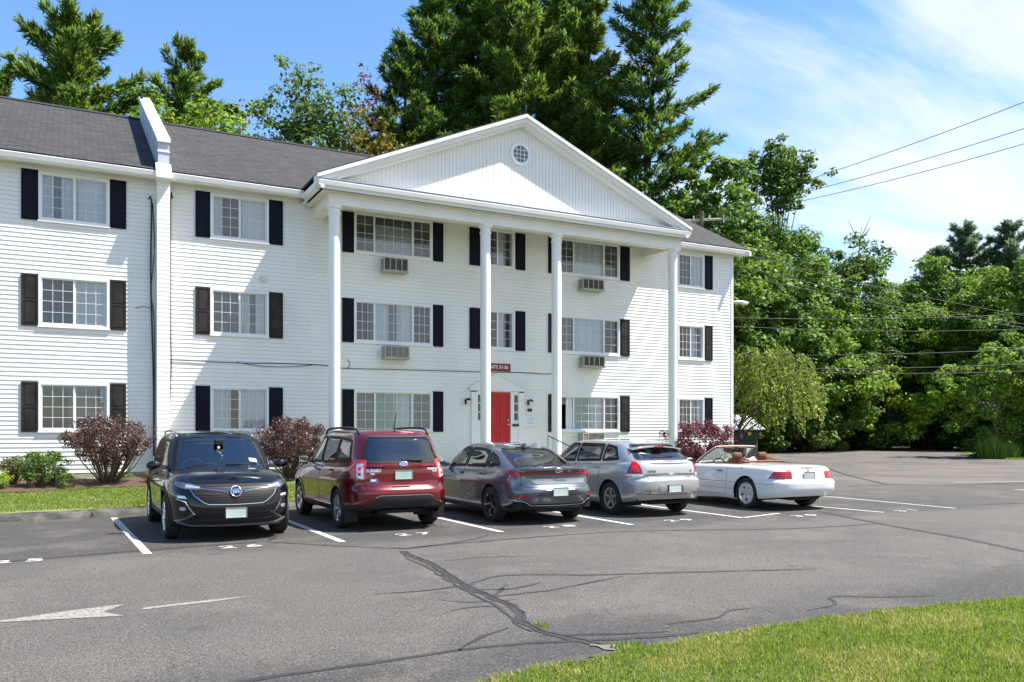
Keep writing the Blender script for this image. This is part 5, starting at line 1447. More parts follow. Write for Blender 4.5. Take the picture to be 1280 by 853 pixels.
# ---------- grey fastback saloon
P3 = paintmat("grey_blue_paint", (.115, .125, .150), .55, .28)
sp = dict(paint=P3, W=1.825, rear=-2.33, front=2.34, R=.325, Ra=.375, axles=(-1.345, 1.375), track=1.59, tw=.215, rim=.222, wheel='five_twin', rimmat=DARKAL,
    ar=12, br=3.2, af=9, bf=2.5,
    yr=[(0, -2.16), (.1, -2.23), (.25, -2.29), (.42, -2.32), (.52, -2.27), (.66, -2.22), (.80, -2.22), (.88, -2.235), (.95, -2.26), (1, -2.25)],
    yf=[(0, 2.16), (.1, 2.26), (.4, 2.33), (.7, 2.29), (1, 2.05)],
    plan=[(-2.3, .955), (-1.5, 1), (1.3, 1), (2.3, .93)],
    wt=[(0, .90), (.1, .955), (.3, .97), (.5, .975), (.66, 1.0), (.76, .985), (.86, .95), (.95, .91), (1, .87)],
    zb=[(-2.3, .30), (-1.8, .24), (-1, .19), (1, .19), (1.9, .19), (2.3, .2)], zt=[(-2.35, 1.0), (-2.1, .985), (-1.6, .965), (-.8, .945), (.5, .92), (1.2, .87), (1.9, .77), (2.3, .68)],
    crown=[(-2.25, .015), (-1.9, .035), (.8, .03), (1.3, .06), (1.9, .05)],
    gh=dict(yr=[(0, -2.06), (.3, -1.80), (.6, -1.48), (.85, -1.15), (1, -.75)], yf=[(0, 1.22), (.4, .92), (.8, .55), (.93, .38), (1, .15)], w=[(-2.1, .66), (-1.6, .76), (-.8, .815), (.5, .815), (1.2, .78)], ar=7, br=2.8,
            wt=[(0, 1), (.3, .95), (.7, .84), (.88, .77), (.95, .72), (1, .64)], z0=[(-2.1, .96), (-1.6, .95), (0, .90), (1.2, .86)], z1=[(-2.1, 1.16), (-1.5, 1.26), (-1.0, 1.345), (-.5, 1.385), (0, 1.395), (.5, 1.37), (1.2, 1.33)], crown=.025),
    cabin=(-1.75, 1.0, .68, .30),
    windows=[dict(name="windshield", view=('top',), poly=rounded([(-.64, 1.0), (0, 1.12), (.64, 1.0), (.53, .40), (0, .36), (-.53, .40)], .05)),
             dict(name="side_window", view=('side',), poly=rounded([(.86, .955), (-.10, .975), (-.10, 1.31), (.12, 1.315), (.42, 1.24)], .03), mat=CARGLASS),
             dict(name="side_window", view=('side',), poly=rounded([(-.18, .975), (-1.00, .995), (-.90, 1.255), (-.55, 1.30), (-.18, 1.31)], .03), mat=CARGLASS),
             dict(name="side_window", view=('side',), poly=rounded([(-1.07, 1.0), (-1.40, 1.03), (-1.22, 1.14), (-1.0, 1.23)], .03), mat=DARKGLASS),
             dict(name="rear_window", view=('top',), poly=rounded([(-.58, -1.76), (-.3, -1.86), (0, -1.88), (.3, -1.86), (.58, -1.76), (.50, -1.05), (0, -.99), (-.50, -1.05)], .05), mat=CARGLASS, bw=.05)],
    gaps=[[(1.05, .86), (1.02, .30)], [(-.14, .93), (-.12, .28)], [(-.92, .30), (-1.02, .6), (-1.16, .95)]],
    gaps2=[(('rear',), [(0, .655), (.60, .655), (.70, .73)], True), (('top',), [(.60, -1.75), (.66, -2.0), (.70, -2.2)], True)],
    archw=.02, mirror=(.88, .72, 1.0), handles=[(-.02, .85), (-.92, .87)], seats=[(-.37, 0, .48, .5, .60), (.37, 0, .48, .5, .60), (0, -.95, .48, 1.15, .50)], seatmat=INTG, steer=(-.37, .48, .92), dash=(.6, 1.1, .92))
for w_ in sp['windows']: w_['cut'] = w_['poly']
D = []
D.append(dict(name="rear_panel", mat=mat("dark_grey_gloss", (.035, .038, .045), .25, coat=1), view=('rear',), sym=False, off=.004, poly=rounded([(-.60, .895), (.60, .895), (.68, .965), (.60, .985), (-.60, .985), (-.68, .965)], .02)))
D.append(dict(name="light_bar", mat=REDL, view=('rear',), sym=False, off=.008, w=.026, line=[(-.72, .885), (.72, .885)]))
D.append(dict(name="taillight", mat=REDL, view=('rear', 42), off=.008, poly=rounded([(U(.62, -2.24, 42), .875), (U(.66, -2.22, 42), .905), (U(.80, -2.07, 42), .945), (U(.885, -1.82, 42), .955), (U(.84, -2.04, 42), .86), (U(.80, -2.12, 42), .77), (U(.78, -2.14, 42), .84)], .012)))
D.append(dict(name="script_panel", mat=mat("pale_grey_panel", (.30, .32, .35), .3, metal=.5, coat=1), view=('rear',), sym=False, off=.004, poly=rounded([(-.56, .80), (.60, .80), (.56, .71), (-.44, .71)], .03)))
D.append(dict(name="bumper_recess", mat=mat("dark_blue_grey", (.05, .055, .07), .4), view=('rear',), sym=False, off=.005, poly=rounded([(-.46, .50), (.46, .50), (.34, .63), (-.34, .63)], .03)))
D.append(dict(name="diffuser", mat=PLAST, view=('rear',), sym=False, off=.008, poly=rounded([(-.74, .30), (.74, .30), (.80, .43), (.60, .42), (.5, .36), (-.5, .36), (-.60, .42), (-.80, .43)], .02)))
D.append(dict(name="chrome_trim", mat=BADGE, view=('rear',), off=.014, w=.012, line=[(.84, .44), (.62, .41), (.52, .345), (0, .335)]))
D.append(dict(name="reflector", mat=REDL, view=('rear', 15), off=.010, poly=rounded([(U(.60, -2.29, 15), .475), (U(.82, -2.15, 15), .49), (U(.82, -2.15, 15), .515), (U(.60, -2.28, 15), .505)], .008)))
D.append(dict(name="bumper_corner", mat=PLAST, view=('rear', 48), off=.009, poly=rounded([(U(.80, -2.15, 48), .30), (U(.90, -1.84, 48), .28), (U(.80, -2.15, 48), .44)], .01)))
D.append(dict(name="headlight", mat=HEADD, view=('front', 28), off=.004, poly=rounded([(U(.50, 2.24, 28, 'f'), .58), (U(.52, 2.22, 28, 'f'), .66), (U(.82, 1.95, 28, 'f'), .74), (U(.84, 1.95, 28, 'f'), .64)], .015)))
D.append(dict(name="body_crease", mat=P3, view=('side',), off=.006, w=.012, line=[(-.9, .40), (-.1, .70), (.4, .82)]))
sp['decals'] = D
r3, s3 = car(sp)
plate(r3, s3, ('rear',), 0.0, .575, PLATEM)
ring(r3, s3, 0, .945, .13, .072, ('rear',), BADGE, .012, .014)
mb = MB(); s3.strip(mb, [(-.028, .918), (-.012, .972)], ('rear',), .010, .015, .02); s3.strip(mb, [(.012, .918), (.028, .972)], ('rear',), .010, .015, .02); s3.strip(mb, [(-.02, .940), (.02, .950)], ('rear',), .010, .016, .02); mb.build("badge", BADGE, r3, fixn=False)
lettering(r3, s3, "E L A N T R A", .038, .05, .765, mat("script_grey", (.16, .17, .19), .3, metal=.6)); lettering(r3, s3, "SEL", .04, .46, .745); 
mb = MB(); l, n = s3.hit(('top',), 0, -.92, 0); mb.prism([(l.y - .12, l.z - .01), (l.y + .07, l.z - .005), (l.y - .08, l.z + .07), (l.y - .12, l.z + .07)], 0, -.02, .02); mb.build("antenna", P3, r3)
place(r3, 7.60, 14.82, 0, "blue grey fastback saloon with full width red light bar, beside the red car", "car")

# ---------- silver hatchback
P4 = paintmat("silver_paint", (.46, .455, .45), .55, .3)
sp = dict(paint=P4, W=1.775, rear=-2.36, front=2.38, R=.325, Ra=.38, axles=(-1.43, 1.43), track=1.54, tw=.205, rim=.205, wheel='five', rimmat=mat("dull_alloy", (.42, .39, .34), .4, metal=.7),
    ar=14, br=3.8, af=9, bf=2.8,
    yr=[(0, -2.26), (.1, -2.32), (.3, -2.36), (.48, -2.36), (.53, -2.31), (.56, -2.25), (.8, -2.23), (1, -2.17)],
    yf=[(0, 2.16), (.1, 2.26), (.4, 2.35), (.7, 2.29), (1, 2.08)],
    plan=[(-2.3, .965), (-1.5, 1), (1.3, 1), (2.3, .94)],
    wt=[(0, .93), (.1, .965), (.3, .985), (.5, .99), (.66, 1.0), (.80, .975), (.92, .94), (.98, .90), (1, .87)],
    zb=[(-2.3, .34), (-1.8, .27), (-1, .22), (1, .22), (1.9, .21), (2.3, .22)], zt=[(-2.35, 1.05), (-1.6, 1.03), (-.8, 1.0), (.5, .96), (1.2, .90), (1.9, .82), (2.3, .74)],
    crown=[(-2.25, .02), (.8, .03), (1.3, .06), (1.9, .05)],
    gh=dict(yr=[(0, -2.20), (.25, -2.05), (.6, -1.84), (.88, -1.66), (1, -1.50)], yf=[(0, 1.26), (.4, .95), (.8, .60), (.93, .45), (1, .25)], w=[(-2.2, .745), (-1.6, .79), (-.8, .82), (.5, .815), (1.2, .78)], ar=10, br=3.6,
            wt=[(0, 1), (.3, .955), (.7, .86), (.88, .80), (.95, .75), (1, .68)], z0=[(-2.2, 1.02), (-1.6, 1.0), (0, .95), (1.2, .88)], z1=[(-2.1, 1.36), (-1.5, 1.415), (-1.0, 1.44), (-.3, 1.45), (.4, 1.42), (1.2, 1.38)], crown=.022),
    cabin=(-1.95, 1.0, .68, .28),
    windows=[dict(name="windshield", view=('top',), poly=rounded([(-.64, 1.04), (0, 1.15), (.64, 1.04), (.54, .45), (0, .41), (-.54, .45)], .05)),
             dict(name="side_window", view=('side',), poly=rounded([(.90, 1.0), (-.08, 1.03), (-.08, 1.37), (.20, 1.37), (.44, 1.30)], .03), mat=CARGLASS),
             dict(name="side_window", view=('side',), poly=rounded([(-.17, 1.03), (-1.02, 1.06), (-1.00, 1.36), (-.17, 1.37)], .03), mat=CARGLASS),
             dict(name="side_window", view=('side',), poly=rounded([(-1.10, 1.06), (-1.58, 1.09), (-1.40, 1.31), (-1.10, 1.355)], .03), mat=MIDGLASS),
             dict(name="rear_window", view=('rear',), poly=rounded([(-.62, 1.09), (.62, 1.09), (.56, 1.24), (.50, 1.365), (-.50, 1.365), (-.56, 1.24)], .04), mat=MIDGLASS, bw=.03)],
    gaps=[[(1.05, .90), (1.02, .30)], [(-.13, .98), (-.12, .30)], [(-.98, .32), (-1.06, .6), (-1.06, 1.02)]],
    gaps2=[(('rear',), [(0, .735), (.60, .735), (.645, .80), (.66, 1.04)], True)],
    archw=.02, mirror=(.86, .76, 1.04), handles=[(-.02, .90), (-.92, .92)], seats=[(-.37, .02, .52, .5, .64), (.37, .02, .52, .5, .64), (0, -1.05, .52, 1.15, .56)], seatmat=INTG, steer=(-.37, .52, .96), dash=(.62, 1.12, .95))
for w_ in sp['windows']: w_['cut'] = w_['poly']
D = []
TL = [(U(.64, -2.26, 25), .77), (U(.66, -2.24, 25), .86), (U(.70, -2.22, 25), .99), (U(.755, -2.17, 25), 1.055), (U(.79, -2.12, 25), 1.055), (U(.835, -2.03, 25), .90), (U(.87, -1.98, 25), .77)]
D.append(dict(name="taillight", mat=REDL, view=('rear', 25), off=.008, poly=rounded(TL, .02)))
D.append(dict(name="taillight", mat=CLEARL, view=('rear', 25), off=.012, poly=rounded([(U(.645, -2.26, 25), .775), (U(.655, -2.25, 25), .82), (U(.86, -2.0, 25), .82), (U(.865, -1.99, 25), .775)], .01)))
D.append(dict(name="taillight", mat=REDB, view=('rear', 25), off=.012, poly=rounded([(U(.70, -2.23, 25), .86), (U(.73, -2.2, 25), .99), (U(.80, -2.12, 25), .98), (U(.83, -2.06, 25), .86)], .02)))
D.append(dict(name="hatch_trim", mat=mat("grey_silver_trim", (.20, .20, .20), .3, metal=.8), view=('rear',), sym=False, off=.008, w=.035, line=[(-.60, .80), (0, .815), (.60, .80)]))
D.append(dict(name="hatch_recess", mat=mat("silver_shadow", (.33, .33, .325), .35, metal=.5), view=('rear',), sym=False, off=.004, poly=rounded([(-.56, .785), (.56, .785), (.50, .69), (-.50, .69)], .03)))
for sx in (0,): D.append(dict(name="bumper_pad", mat=P4, view=('rear',), off=.006, proud=.014, poly=rounded([(.19, .48), (.36, .48), (.36, .60), (.19, .60)], .02)))
D.append(dict(name="plate_recess", mat=PLAST, view=('rear',), sym=False, off=.003, poly=rounded([(-.18, .48), (.18, .48), (.18, .61), (-.18, .61)], .02)))
D.append(dict(name="bumper_seam", mat=SEAM, view=('rear',), sym=False, off=.002, w=.008, line=[(-.84, .46), (-.4, .43), (.4, .43), (.84, .46)]))
D.append(dict(name="bumper_scrape", mat=SEAM, view=('rear',), sym=False, off=.003, w=.016, line=[(-.62, .50), (-.55, .505), (-.54, .47), (-.58, .44)]))
D.append(dict(name="window_sticker", mat=mat("sticker_strip", (.6, .62, .62), .5), view=('rear',), sym=False, off=-.02, skirt=.002, poly=[(-.49, 1.13), (-.45, 1.13), (-.43, 1.27), (-.47, 1.27)]))
D.append(dict(name="headlight", mat=HEADD, view=('front', 28), off=.004, poly=rounded([(U(.50, 2.24, 28, 'f'), .60), (U(.52, 2.22, 28, 'f'), .74), (U(.82, 1.95, 28, 'f'), .80), (U(.84, 1.95, 28, 'f'), .66)], .015)))
D.append(dict(name="door_moulding", mat=P4, view=('side',), off=.010, w=.035, line=[(.98, .56), (-.95, .56)]))
sp['decals'] = D
r4, s4 = car(sp)
plate(r4, s4, ('rear',), 0.0, .545, PLATEM)
lettering(r4, s4, "MALIBU", .05, -.44, .865, mat("script_dark", (.18, .18, .18), .3, metal=.6)); lettering(r4, s4, "LT", .045, .50, .865, mat("script_dark", (.18, .18, .18))); lettering(r4, s4, "MAXX", .045, .42, .735, mat("script_black", (.03, .03, .03), .4))
mb = MB(); s4.decal(mb, [(-.075, .827), (-.03, .827), (-.026, .84), (.03, .84), (.026, .827), (.075, .827), (.068, .808), (.022, .808), (.018, .796), (-.034, .796), (-.03, .808), (-.082, .808)], ('rear',), .014, .02, .006); mb.build("badge", CHROME, r4, fixn=False)
wiper(r4, s4, (.22, 1.13), (-.34, 1.10), ('rear',))
# roof spoiler with brake lamp
l, n = s4.hit(('top',), 0, -1.66, 0)
mb = MB(); P = []
for i in range(21):
    t = -1 + i / 10; x = .60 * t; b = .06 * t * t
    P.append([(x, -1.50 + b * 0, l.z + .012 - .05 * t * t), (x, -1.86 + b, l.z - .012 - .055 * t * t), (x, -1.86 + b, l.z - .035 - .055 * t * t), (x, -1.52, l.z - .02 - .06 * t * t)])
vs_ = [p for row in P for p in row]; mb.add(vs_, [(i * 4 + k, i * 4 + (k + 1) % 4, (i + 1) * 4 + (k + 1) % 4, (i + 1) * 4 + k) for i in range(20) for k in range(4)] + [(0, 1, 2, 3), (80, 81, 82, 83)])
spo = mb.build("spoiler", P4, r4, smooth=True, angle=30)
mb = MB(); mb.box(-.11, .11, -1.868, -1.80, l.z - .040, l.z - .012, .004); mb.build("brake_lamp", REDL, spo)
place(r4, 10.22, 14.98, 0, "silver hatchback with tall red tail lamps, between the grey saloon and the white convertible", "car")

# ---------- white convertible with tan leather, top down
P5 = paintmat("white_car_paint", (.72, .71, .69), 0.0, .3)
P5b = paintmat("white_lower_paint", (.50, .52, .57), .1, .35)
sp = dict(paint=P5, W=1.81, rear=-2.22, front=2.27, R=.325, Ra=.375, axles=(-1.21, 1.305), track=1.545, tw=.235, rim=.228, wheel='monoblock', rimmat=mat("silver_alloy", (.60, .61, .63), .3, metal=.6),
    ar=14, br=3.6, af=10, bf=3.0, cabinmat=TANL,
    yr=[(0, -2.12), (.1, -2.17), (.25, -2.21), (.50, -2.215), (.545, -2.19), (.57, -2.13), (.8, -2.11), (.93, -2.08), (1, -2.03)],
    yf=[(0, 2.08), (.1, 2.18), (.4, 2.25), (.7, 2.22), (1, 2.02)],
    plan=[(-2.3, .965), (-1.5, 1), (1.3, 1), (2.3, .95)],
    wt=[(0, .95), (.1, .985), (.3, .995), (.50, 1.0), (.56, .985), (.75, .972), (.90, .945), (.97, .90), (1, .865)],
    zb=[(-2.3, .32), (-1.8, .25), (-1, .19), (1, .19), (1.9, .2), (2.3, .22)], zt=[(-2.25, .86), (-1.8, .895), (-1.0, .905), (0, .895), (.7, .885), (1.5, .81), (2.2, .68)],
    crown=[(-2.15, .02), (-1.9, .04), (-1.2, .045), (.6, .04), (.95, .07), (1.6, .06), (2.1, .02)],
    cabin=(-.78, .58, .655, .42), windows=[],
    gaps=[[(.72, .86), (.70, .27)], [(-.62, .88), (-.58, .27), (.70, .27)], [(2.0, .545), (-2.0, .545)]],
    gaps2=[(('top',), [(.68, -.95), (.70, -1.6), (.68, -2.02)], True), (('top',), [(0, -.93), (.70, -.93)], True), (('rear',), [(0, .615), (.64, .615), (.66, .80)], True)],
    archw=.02, mirror=(.86, .62, .95), handles=[(-.36, .77)], handlemat=PLAST, seats=[(-.36, -.18, .34, .56, .62), (.36, -.18, .34, .56, .62)], seatmat=TANL, steer=(-.36, .34, .84), dash=(.42, .75, .90))
D = []
D.append(dict(name="taillight", mat=REDL, view=('rear', 18), off=.008, poly=rounded([(U(.47, -2.15, 18), .655), (U(.47, -2.15, 18), .80), (U(.80, -2.0, 18), .80), (U(.875, -1.93, 18), .655)], .012)))
for z in (.69, .725, .76): D.append(dict(name="lens_rib", mat=REDB, view=('rear', 18), off=.011, w=.010, line=[(U(.49, -2.15, 18), z), (U(.83, -1.98, 18), z)]))
D.append(dict(name="plate_recess", mat=mat("white_recess", (.66, .67, .69), .4), view=('rear',), sym=False, off=.003, poly=rounded([(-.40, .645), (.40, .645), (.40, .80), (-.40, .80)], .01)))
D.append(dict(name="brake_lamp", mat=REDL, view=('rear',), sym=False, off=.008, w=.016, line=[(-.17, .866), (.17, .866)]))
D.append(dict(name="headlight", mat=HEADL, view=('front', 20), off=.004, poly=rounded([(U(.45, 2.2, 20, 'f'), .52), (U(.45, 2.2, 20, 'f'), .64), (U(.82, 1.98, 20, 'f'), .64), (U(.82, 1.98, 20, 'f'), .52)], .015)))
D.append(dict(name="side_moulding", mat=P5b, view=('side',), off=.004, w=.02, line=[(.95, .40), (-.85, .40)]))
D.append(dict(name="fuel_lid_clip", mat=SEAM, view=('side',), off=.006, w=.014, line=[(-1.02, .86), (-1.07, .84)]))
sp['decals'] = D
r5, s5 = car(sp)
plate(r5, s5, ('rear',), 0.0, .72, PLATEG)
# three pointed star and model script
mb = MB(); s5.strip(mb, pill(0, .825, .065, .065, 24, 2.0), ('rear',), .006, .014, .02, False, True)
for k in range(3):
    a = math.pi / 2 + k * 2 * math.pi / 3; s5.strip(mb, [(0, .825), (.03 * math.cos(a), .825 + .03 * math.sin(a))], ('rear',), .006, .015, .02)
mb.build("badge", CHROME, r5, fixn=False)
lettering(r5, s5, "SL 500", .042, -.50, .832, mat("script_dark", (.18, .18, .18)))
# windscreen with frame and header
def wsc(t, u):  # t 0 base..1 top, u -1..1
    w = .69 + (.56 - .69) * t; y = .80 + (.20 - .80) * t - .10 * u * u * (1 - .3 * t) ; z = .915 + (1.285 - .915) * t - .012 * u * u + .03 * math.sin(math.pi * t)
    return Vector((w * u, y, z))
mb = MB(); vs_ = [wsc(i / 8, -1 + j / 8) for i in range(9) for j in range(17)]
mb.add(vs_, [(i * 17 + j, i * 17 + j + 1, (i + 1) * 17 + j + 1, (i + 1) * 17 + j) for i in range(8) for j in range(16)]); g = mb.build("windshield", CARGLASS, r5, smooth=True, fixn=False)
for s in (-1, 1):
    mb = MB(); mb.tube([wsc(t / 8, s) for t in range(-1, 9)], [.03] * 3 + [.024] * 7, 8); mb.build("windshield_pillar", P5, r5, smooth=True)
    mb = MB(); mb.tube([wsc(t / 8, s) + Vector((0, -.03, 0)) for t in range(0, 9)], .02, 8); mb.build("pillar_trim", TANL, r5, smooth=True)
mb = MB(); mb.tube([wsc(1, -1 + j / 8) + Vector((0, 0, .0)) for j in range(17)], .024, 8); mb.build("windshield_header", P5, r5, smooth=True)
mb = MB(); mb.tube([wsc(1, -1 + j / 8) + Vector((0, -.035, -.008)) for j in range(17)], .024, 8)
mb.build("header_trim", TANL, r5, smooth=True)
for x0 in (-.50, .06):
    mb = MB(); mb.box(x0, x0 + .44, .12, .20, 1.245, 1.26, .006); mb.build("sun_visor", TANL, r5)
mb = MB(); mb.box(-.64, .64, -.92, -.72, .80, .925, .03); mb.build("parcel_shelf", TANL, r5, smooth=True, angle=40)
for s in (-1, 1):
    mb = MB(); mb.box(s * .655 - .03, s * .655 + .03, -.75, .55, .80, .918, .02); mb.build("door_card", TANL, r5, smooth=True, angle=40)
mb = MB(); mb.tube(smooth_path([(-.52, -.68, .72), (-.52, -.70, .94), (-.44, -.71, .965), (.44, -.71, .965), (.52, -.70, .94), (.52, -.68, .72)], .06), .022, 8); mb.build("roll_bar", TANL, r5, smooth=True)
mb = MB(); mb.box(-.12, .12, -.45, -.28, .62, 1.02, .03); mb.build("console", mat("cream_trim", (.62, .58, .50), .5), r5, smooth=True, angle=40)
mb = MB(); mb.box(-.06, .06, .17, .21, 1.17, 1.22, .01); mb.build("rear_view_mirror", INTD, r5)
mb = MB(); mb.box(-.30, .30, -2.08, -1.9, .26, .33, .03); mb.build("exhaust_box", UNDER, r5)
place(r5, 13.60, 14.48, -2.5, "white convertible with its top down and tan leather seats, rightmost car of the row", "car")
# ------------------------------------------------------------------ vegetation
rng = np.random.default_rng(11)
def leaf_mat(name, dark, light, trans=.35, rough=.55, sat=None, dead=None):
    m = bpy.data.materials.new(name); m.use_nodes = True
    N, L = nodes_of(m); p = N["Principled BSDF"]; out = N["Material Output"]
    g = N.new("ShaderNodeNewGeometry"); r = N.new("ShaderNodeValToRGB")
    r.color_ramp.elements[0].color = (*dark, 1); r.color_ramp.elements[1].color = (*light, 1)
    r.color_ramp.elements[0].position = .05; r.color_ramp.elements[1].position = .95
    if dead:
        e = r.color_ramp.elements.new(.97); e.color = (*dead, 1)
    L.new(g.outputs['Random Per Island'], r.inputs[0]); L.new(r.outputs[0], p.inputs['Base Color'])
    p.inputs['Roughness'].default_value = rough; p.inputs['Specular IOR Level'].default_value = .3
    tr = N.new("ShaderNodeBsdfTranslucent"); mx = N.new("ShaderNodeMixShader"); mx.inputs[0].default_value = trans
    hs = N.new("ShaderNodeHueSaturation"); hs.inputs['Value'].default_value = 1.5; hs.inputs['Hue'].default_value = .485; L.new(r.outputs[0], hs.inputs['Color']); L.new(hs.outputs[0], tr.inputs[0])
    L.new(p.outputs[0], mx.inputs[1]); L.new(tr.outputs[0], mx.inputs[2]); L.new(mx.outputs[0], out.inputs[0])
    return m
BARK = mat("bark", (.085, .06, .045), .95, vary=(.045, .033, .026), scale=6, bump=.8, bscale=14)
BARKD = mat("dark_bark", (.05, .04, .033), .95, vary=(.03, .024, .02), scale=6, bump=.8, bscale=14)
BARKP = mat("pale_bark", (.42, .40, .35), .8, vary=(.16, .15, .13), scale=7)
PINE_G = leaf_mat("pine_needles", (.022, .058, .014), (.15, .26, .045), .35)
PINE_G2 = leaf_mat("bright_pine_needles", (.034, .078, .015), (.20, .31, .050), .35)  # brighter, yellower needle colour for some of the pines
PINE_F = leaf_mat("hazed_pine_needles", (.09, .14, .09), (.22, .28, .17), .35)  # distance haze painted in: needle colour lifted and greyed
LEAF_M = leaf_mat("maple_leaves", (.032, .085, .012), (.175, .30, .036), .35)
LEAF_L = leaf_mat("light_leaves", (.060, .13, .014), (.25, .38, .042), .4)
LEAF_D = leaf_mat("dark_leaves", (.030, .072, .014), (.145, .25, .038), .3)
LEAF_Y = leaf_mat("yellowing_leaves", (.07, .075, .012), (.26, .23, .03), .35, dead=(.25, .08, .02))
LEAF_A = leaf_mat("airy_leaves", (.035, .080, .018), (.15, .24, .055), .35)
LEAF_W = leaf_mat("weeping_leaves", (.055, .10, .014), (.30, .38, .06), .35, dead=(.28, .20, .08))
LEAF_B = leaf_mat("brown_leaves", (.07, .025, .012), (.17, .065, .025), .3)
BURG = leaf_mat("burgundy_leaves", (.042, .018, .016), (.19, .11, .095), .2, rough=.4, dead=(.10, .09, .03))
BURG2 = leaf_mat("dark_burgundy_leaves", (.045, .010, .014), (.19, .050, .055), .2, rough=.4)
SHRUBG = leaf_mat("shrub_leaves", (.035, .085, .014), (.17, .27, .05), .3)
SHRUBY = leaf_mat("lime_leaves", (.15, .24, .02), (.36, .48, .05), .4)
GRASSN = leaf_mat("grass_blades", (.065, .13, .016), (.31, .42, .058), .4, dead=(.55, .46, .20))
GRASSF = leaf_mat("front_grass_blades", (.10, .16, .022), (.25, .33, .055), .4, dead=(.40, .34, .14))

def unit(a): return a / (np.linalg.norm(a, axis=1, keepdims=True) + 1e-9)
def quads(C, Nn, size, aspect=.6, D=None, ragged=.25):
    """rhombic leaves at C with normals Nn; D optional long direction"""
    n = len(C)
    if D is None: D = rng.normal(size=(n, 3))
    A = unit(D - (D * Nn).sum(1, keepdims=True) * Nn); Bv = np.cross(Nn, A)
    s = size * rng.uniform(1 - ragged * 2, 1 + ragged * 2, (n, 1)) if np.isscalar(size) else size[:, None]
    w = s * aspect
    P = np.stack([C - A * s * .5, C + Bv * w * .5 + A * s * .05, C + A * s * .5, C - Bv * w * .5 + A * s * .05], 1)
    return P.reshape(-1, 3), np.arange(n * 4).reshape(-1, 4)

def limbs(mb, base, H, tips, r0, bend=.3, every=1, lean=(0, 0), top=.8):
    """trunk with limbs to the given tips (local coords)"""
    r = random.Random(int(base[0] * 97 + base[1] * 13)); n = 8
    tp = [Vector((lean[0] * (i / n) + .12 * math.sin(i * 1.3 + base[0]) * (i > 0), lean[1] * (i / n) + .12 * math.cos(i * 1.7) * (i > 0), H * top * i / n)) for i in range(n + 1)]
    mb.tube(tp, [r0 * (1.25 if i == 0 else (1 - .85 * i / n)) for i in range(n + 1)], 10)
    for t in tips[::every]:
        t = Vector(t); zb = max(H * .12, min(H * top * .95, t.z * r.uniform(.45, .75))); f = zb / (H * top) * n; i = min(n - 1, int(f)); b = tp[i].lerp(tp[i + 1], f - i)
        m = b.lerp(t, .5) + Vector((0, 0, bend * (t - b).length * .25)); rr = r0 * (1 - .85 * f / n) * .42
        mb.tube([b, b.lerp(m, .5) + Vector((0, 0, .05)), m, m.lerp(t, .5), t], [rr, rr * .8, rr * .55, rr * .35, rr * .12], 6, cap=False)

def broadleaf(name, x, y, H, rad, z0, lm, label, cat="tree", group="trees around the lot", nclump=90, per=130, cr=.9, ls=.30, bark=None, shell_=.45, r0=None, rz=None, top=.8, lobes=.30, every=3, ry=None, openness=0.0):
    root = empty(name, (x, y, 0), 0, label, cat, group)
    zc = (H + z0) / 2; rz = (H - z0) / 2
    d = unit(rng.normal(size=(nclump, 3)))
    rr = rng.uniform(shell_, 1, (nclump, 1)) ** .6
    ph = rng.uniform(0, 6.28, 6)
    mod = 1 + lobes * (np.sin(d[:, 0:1] * 4 + ph[0]) * np.cos(d[:, 1:2] * 5 + ph[1]) + .7 * np.sin(d[:, 2:3] * 7 + ph[2] + d[:, 0:1] * 3))
    P = d * rr * mod * np.array([rad, ry or rad, rz * .95]); P[:, 2] = np.clip(P[:, 2], -rz, rz * 1.02) + zc
    tips = P.copy()
    n = nclump * per
    off = rng.normal(size=(nclump, per, 3)); off = off / (np.linalg.norm(off, axis=2, keepdims=True) + 1e-9) * rng.uniform(.15, 1, (nclump, per, 1)) ** .5
    cs = cr * rng.uniform(.6, 1.35, (nclump, 1, 1))
    C = (P[:, None, :] + off * cs * np.array([1, 1, .62])).reshape(-1, 3)
    Nn = unit(off.reshape(-1, 3) * .8 + np.array([0, 0, .75]) + rng.normal(size=(n, 3)) * .45)
    keep = C[:, 2] > .15
    V, F = quads(C[keep], Nn[keep], ls, .72)
    np_mesh("crown", V, F, lm, root)
    mb = MB(); limbs(mb, (x, y), H, [tuple(t) for t in tips], r0 or rad * .055 + .05, every=every, top=top); mb.build("trunk", bark or BARK, root, smooth=True, fixn=False, local=True)
    return root

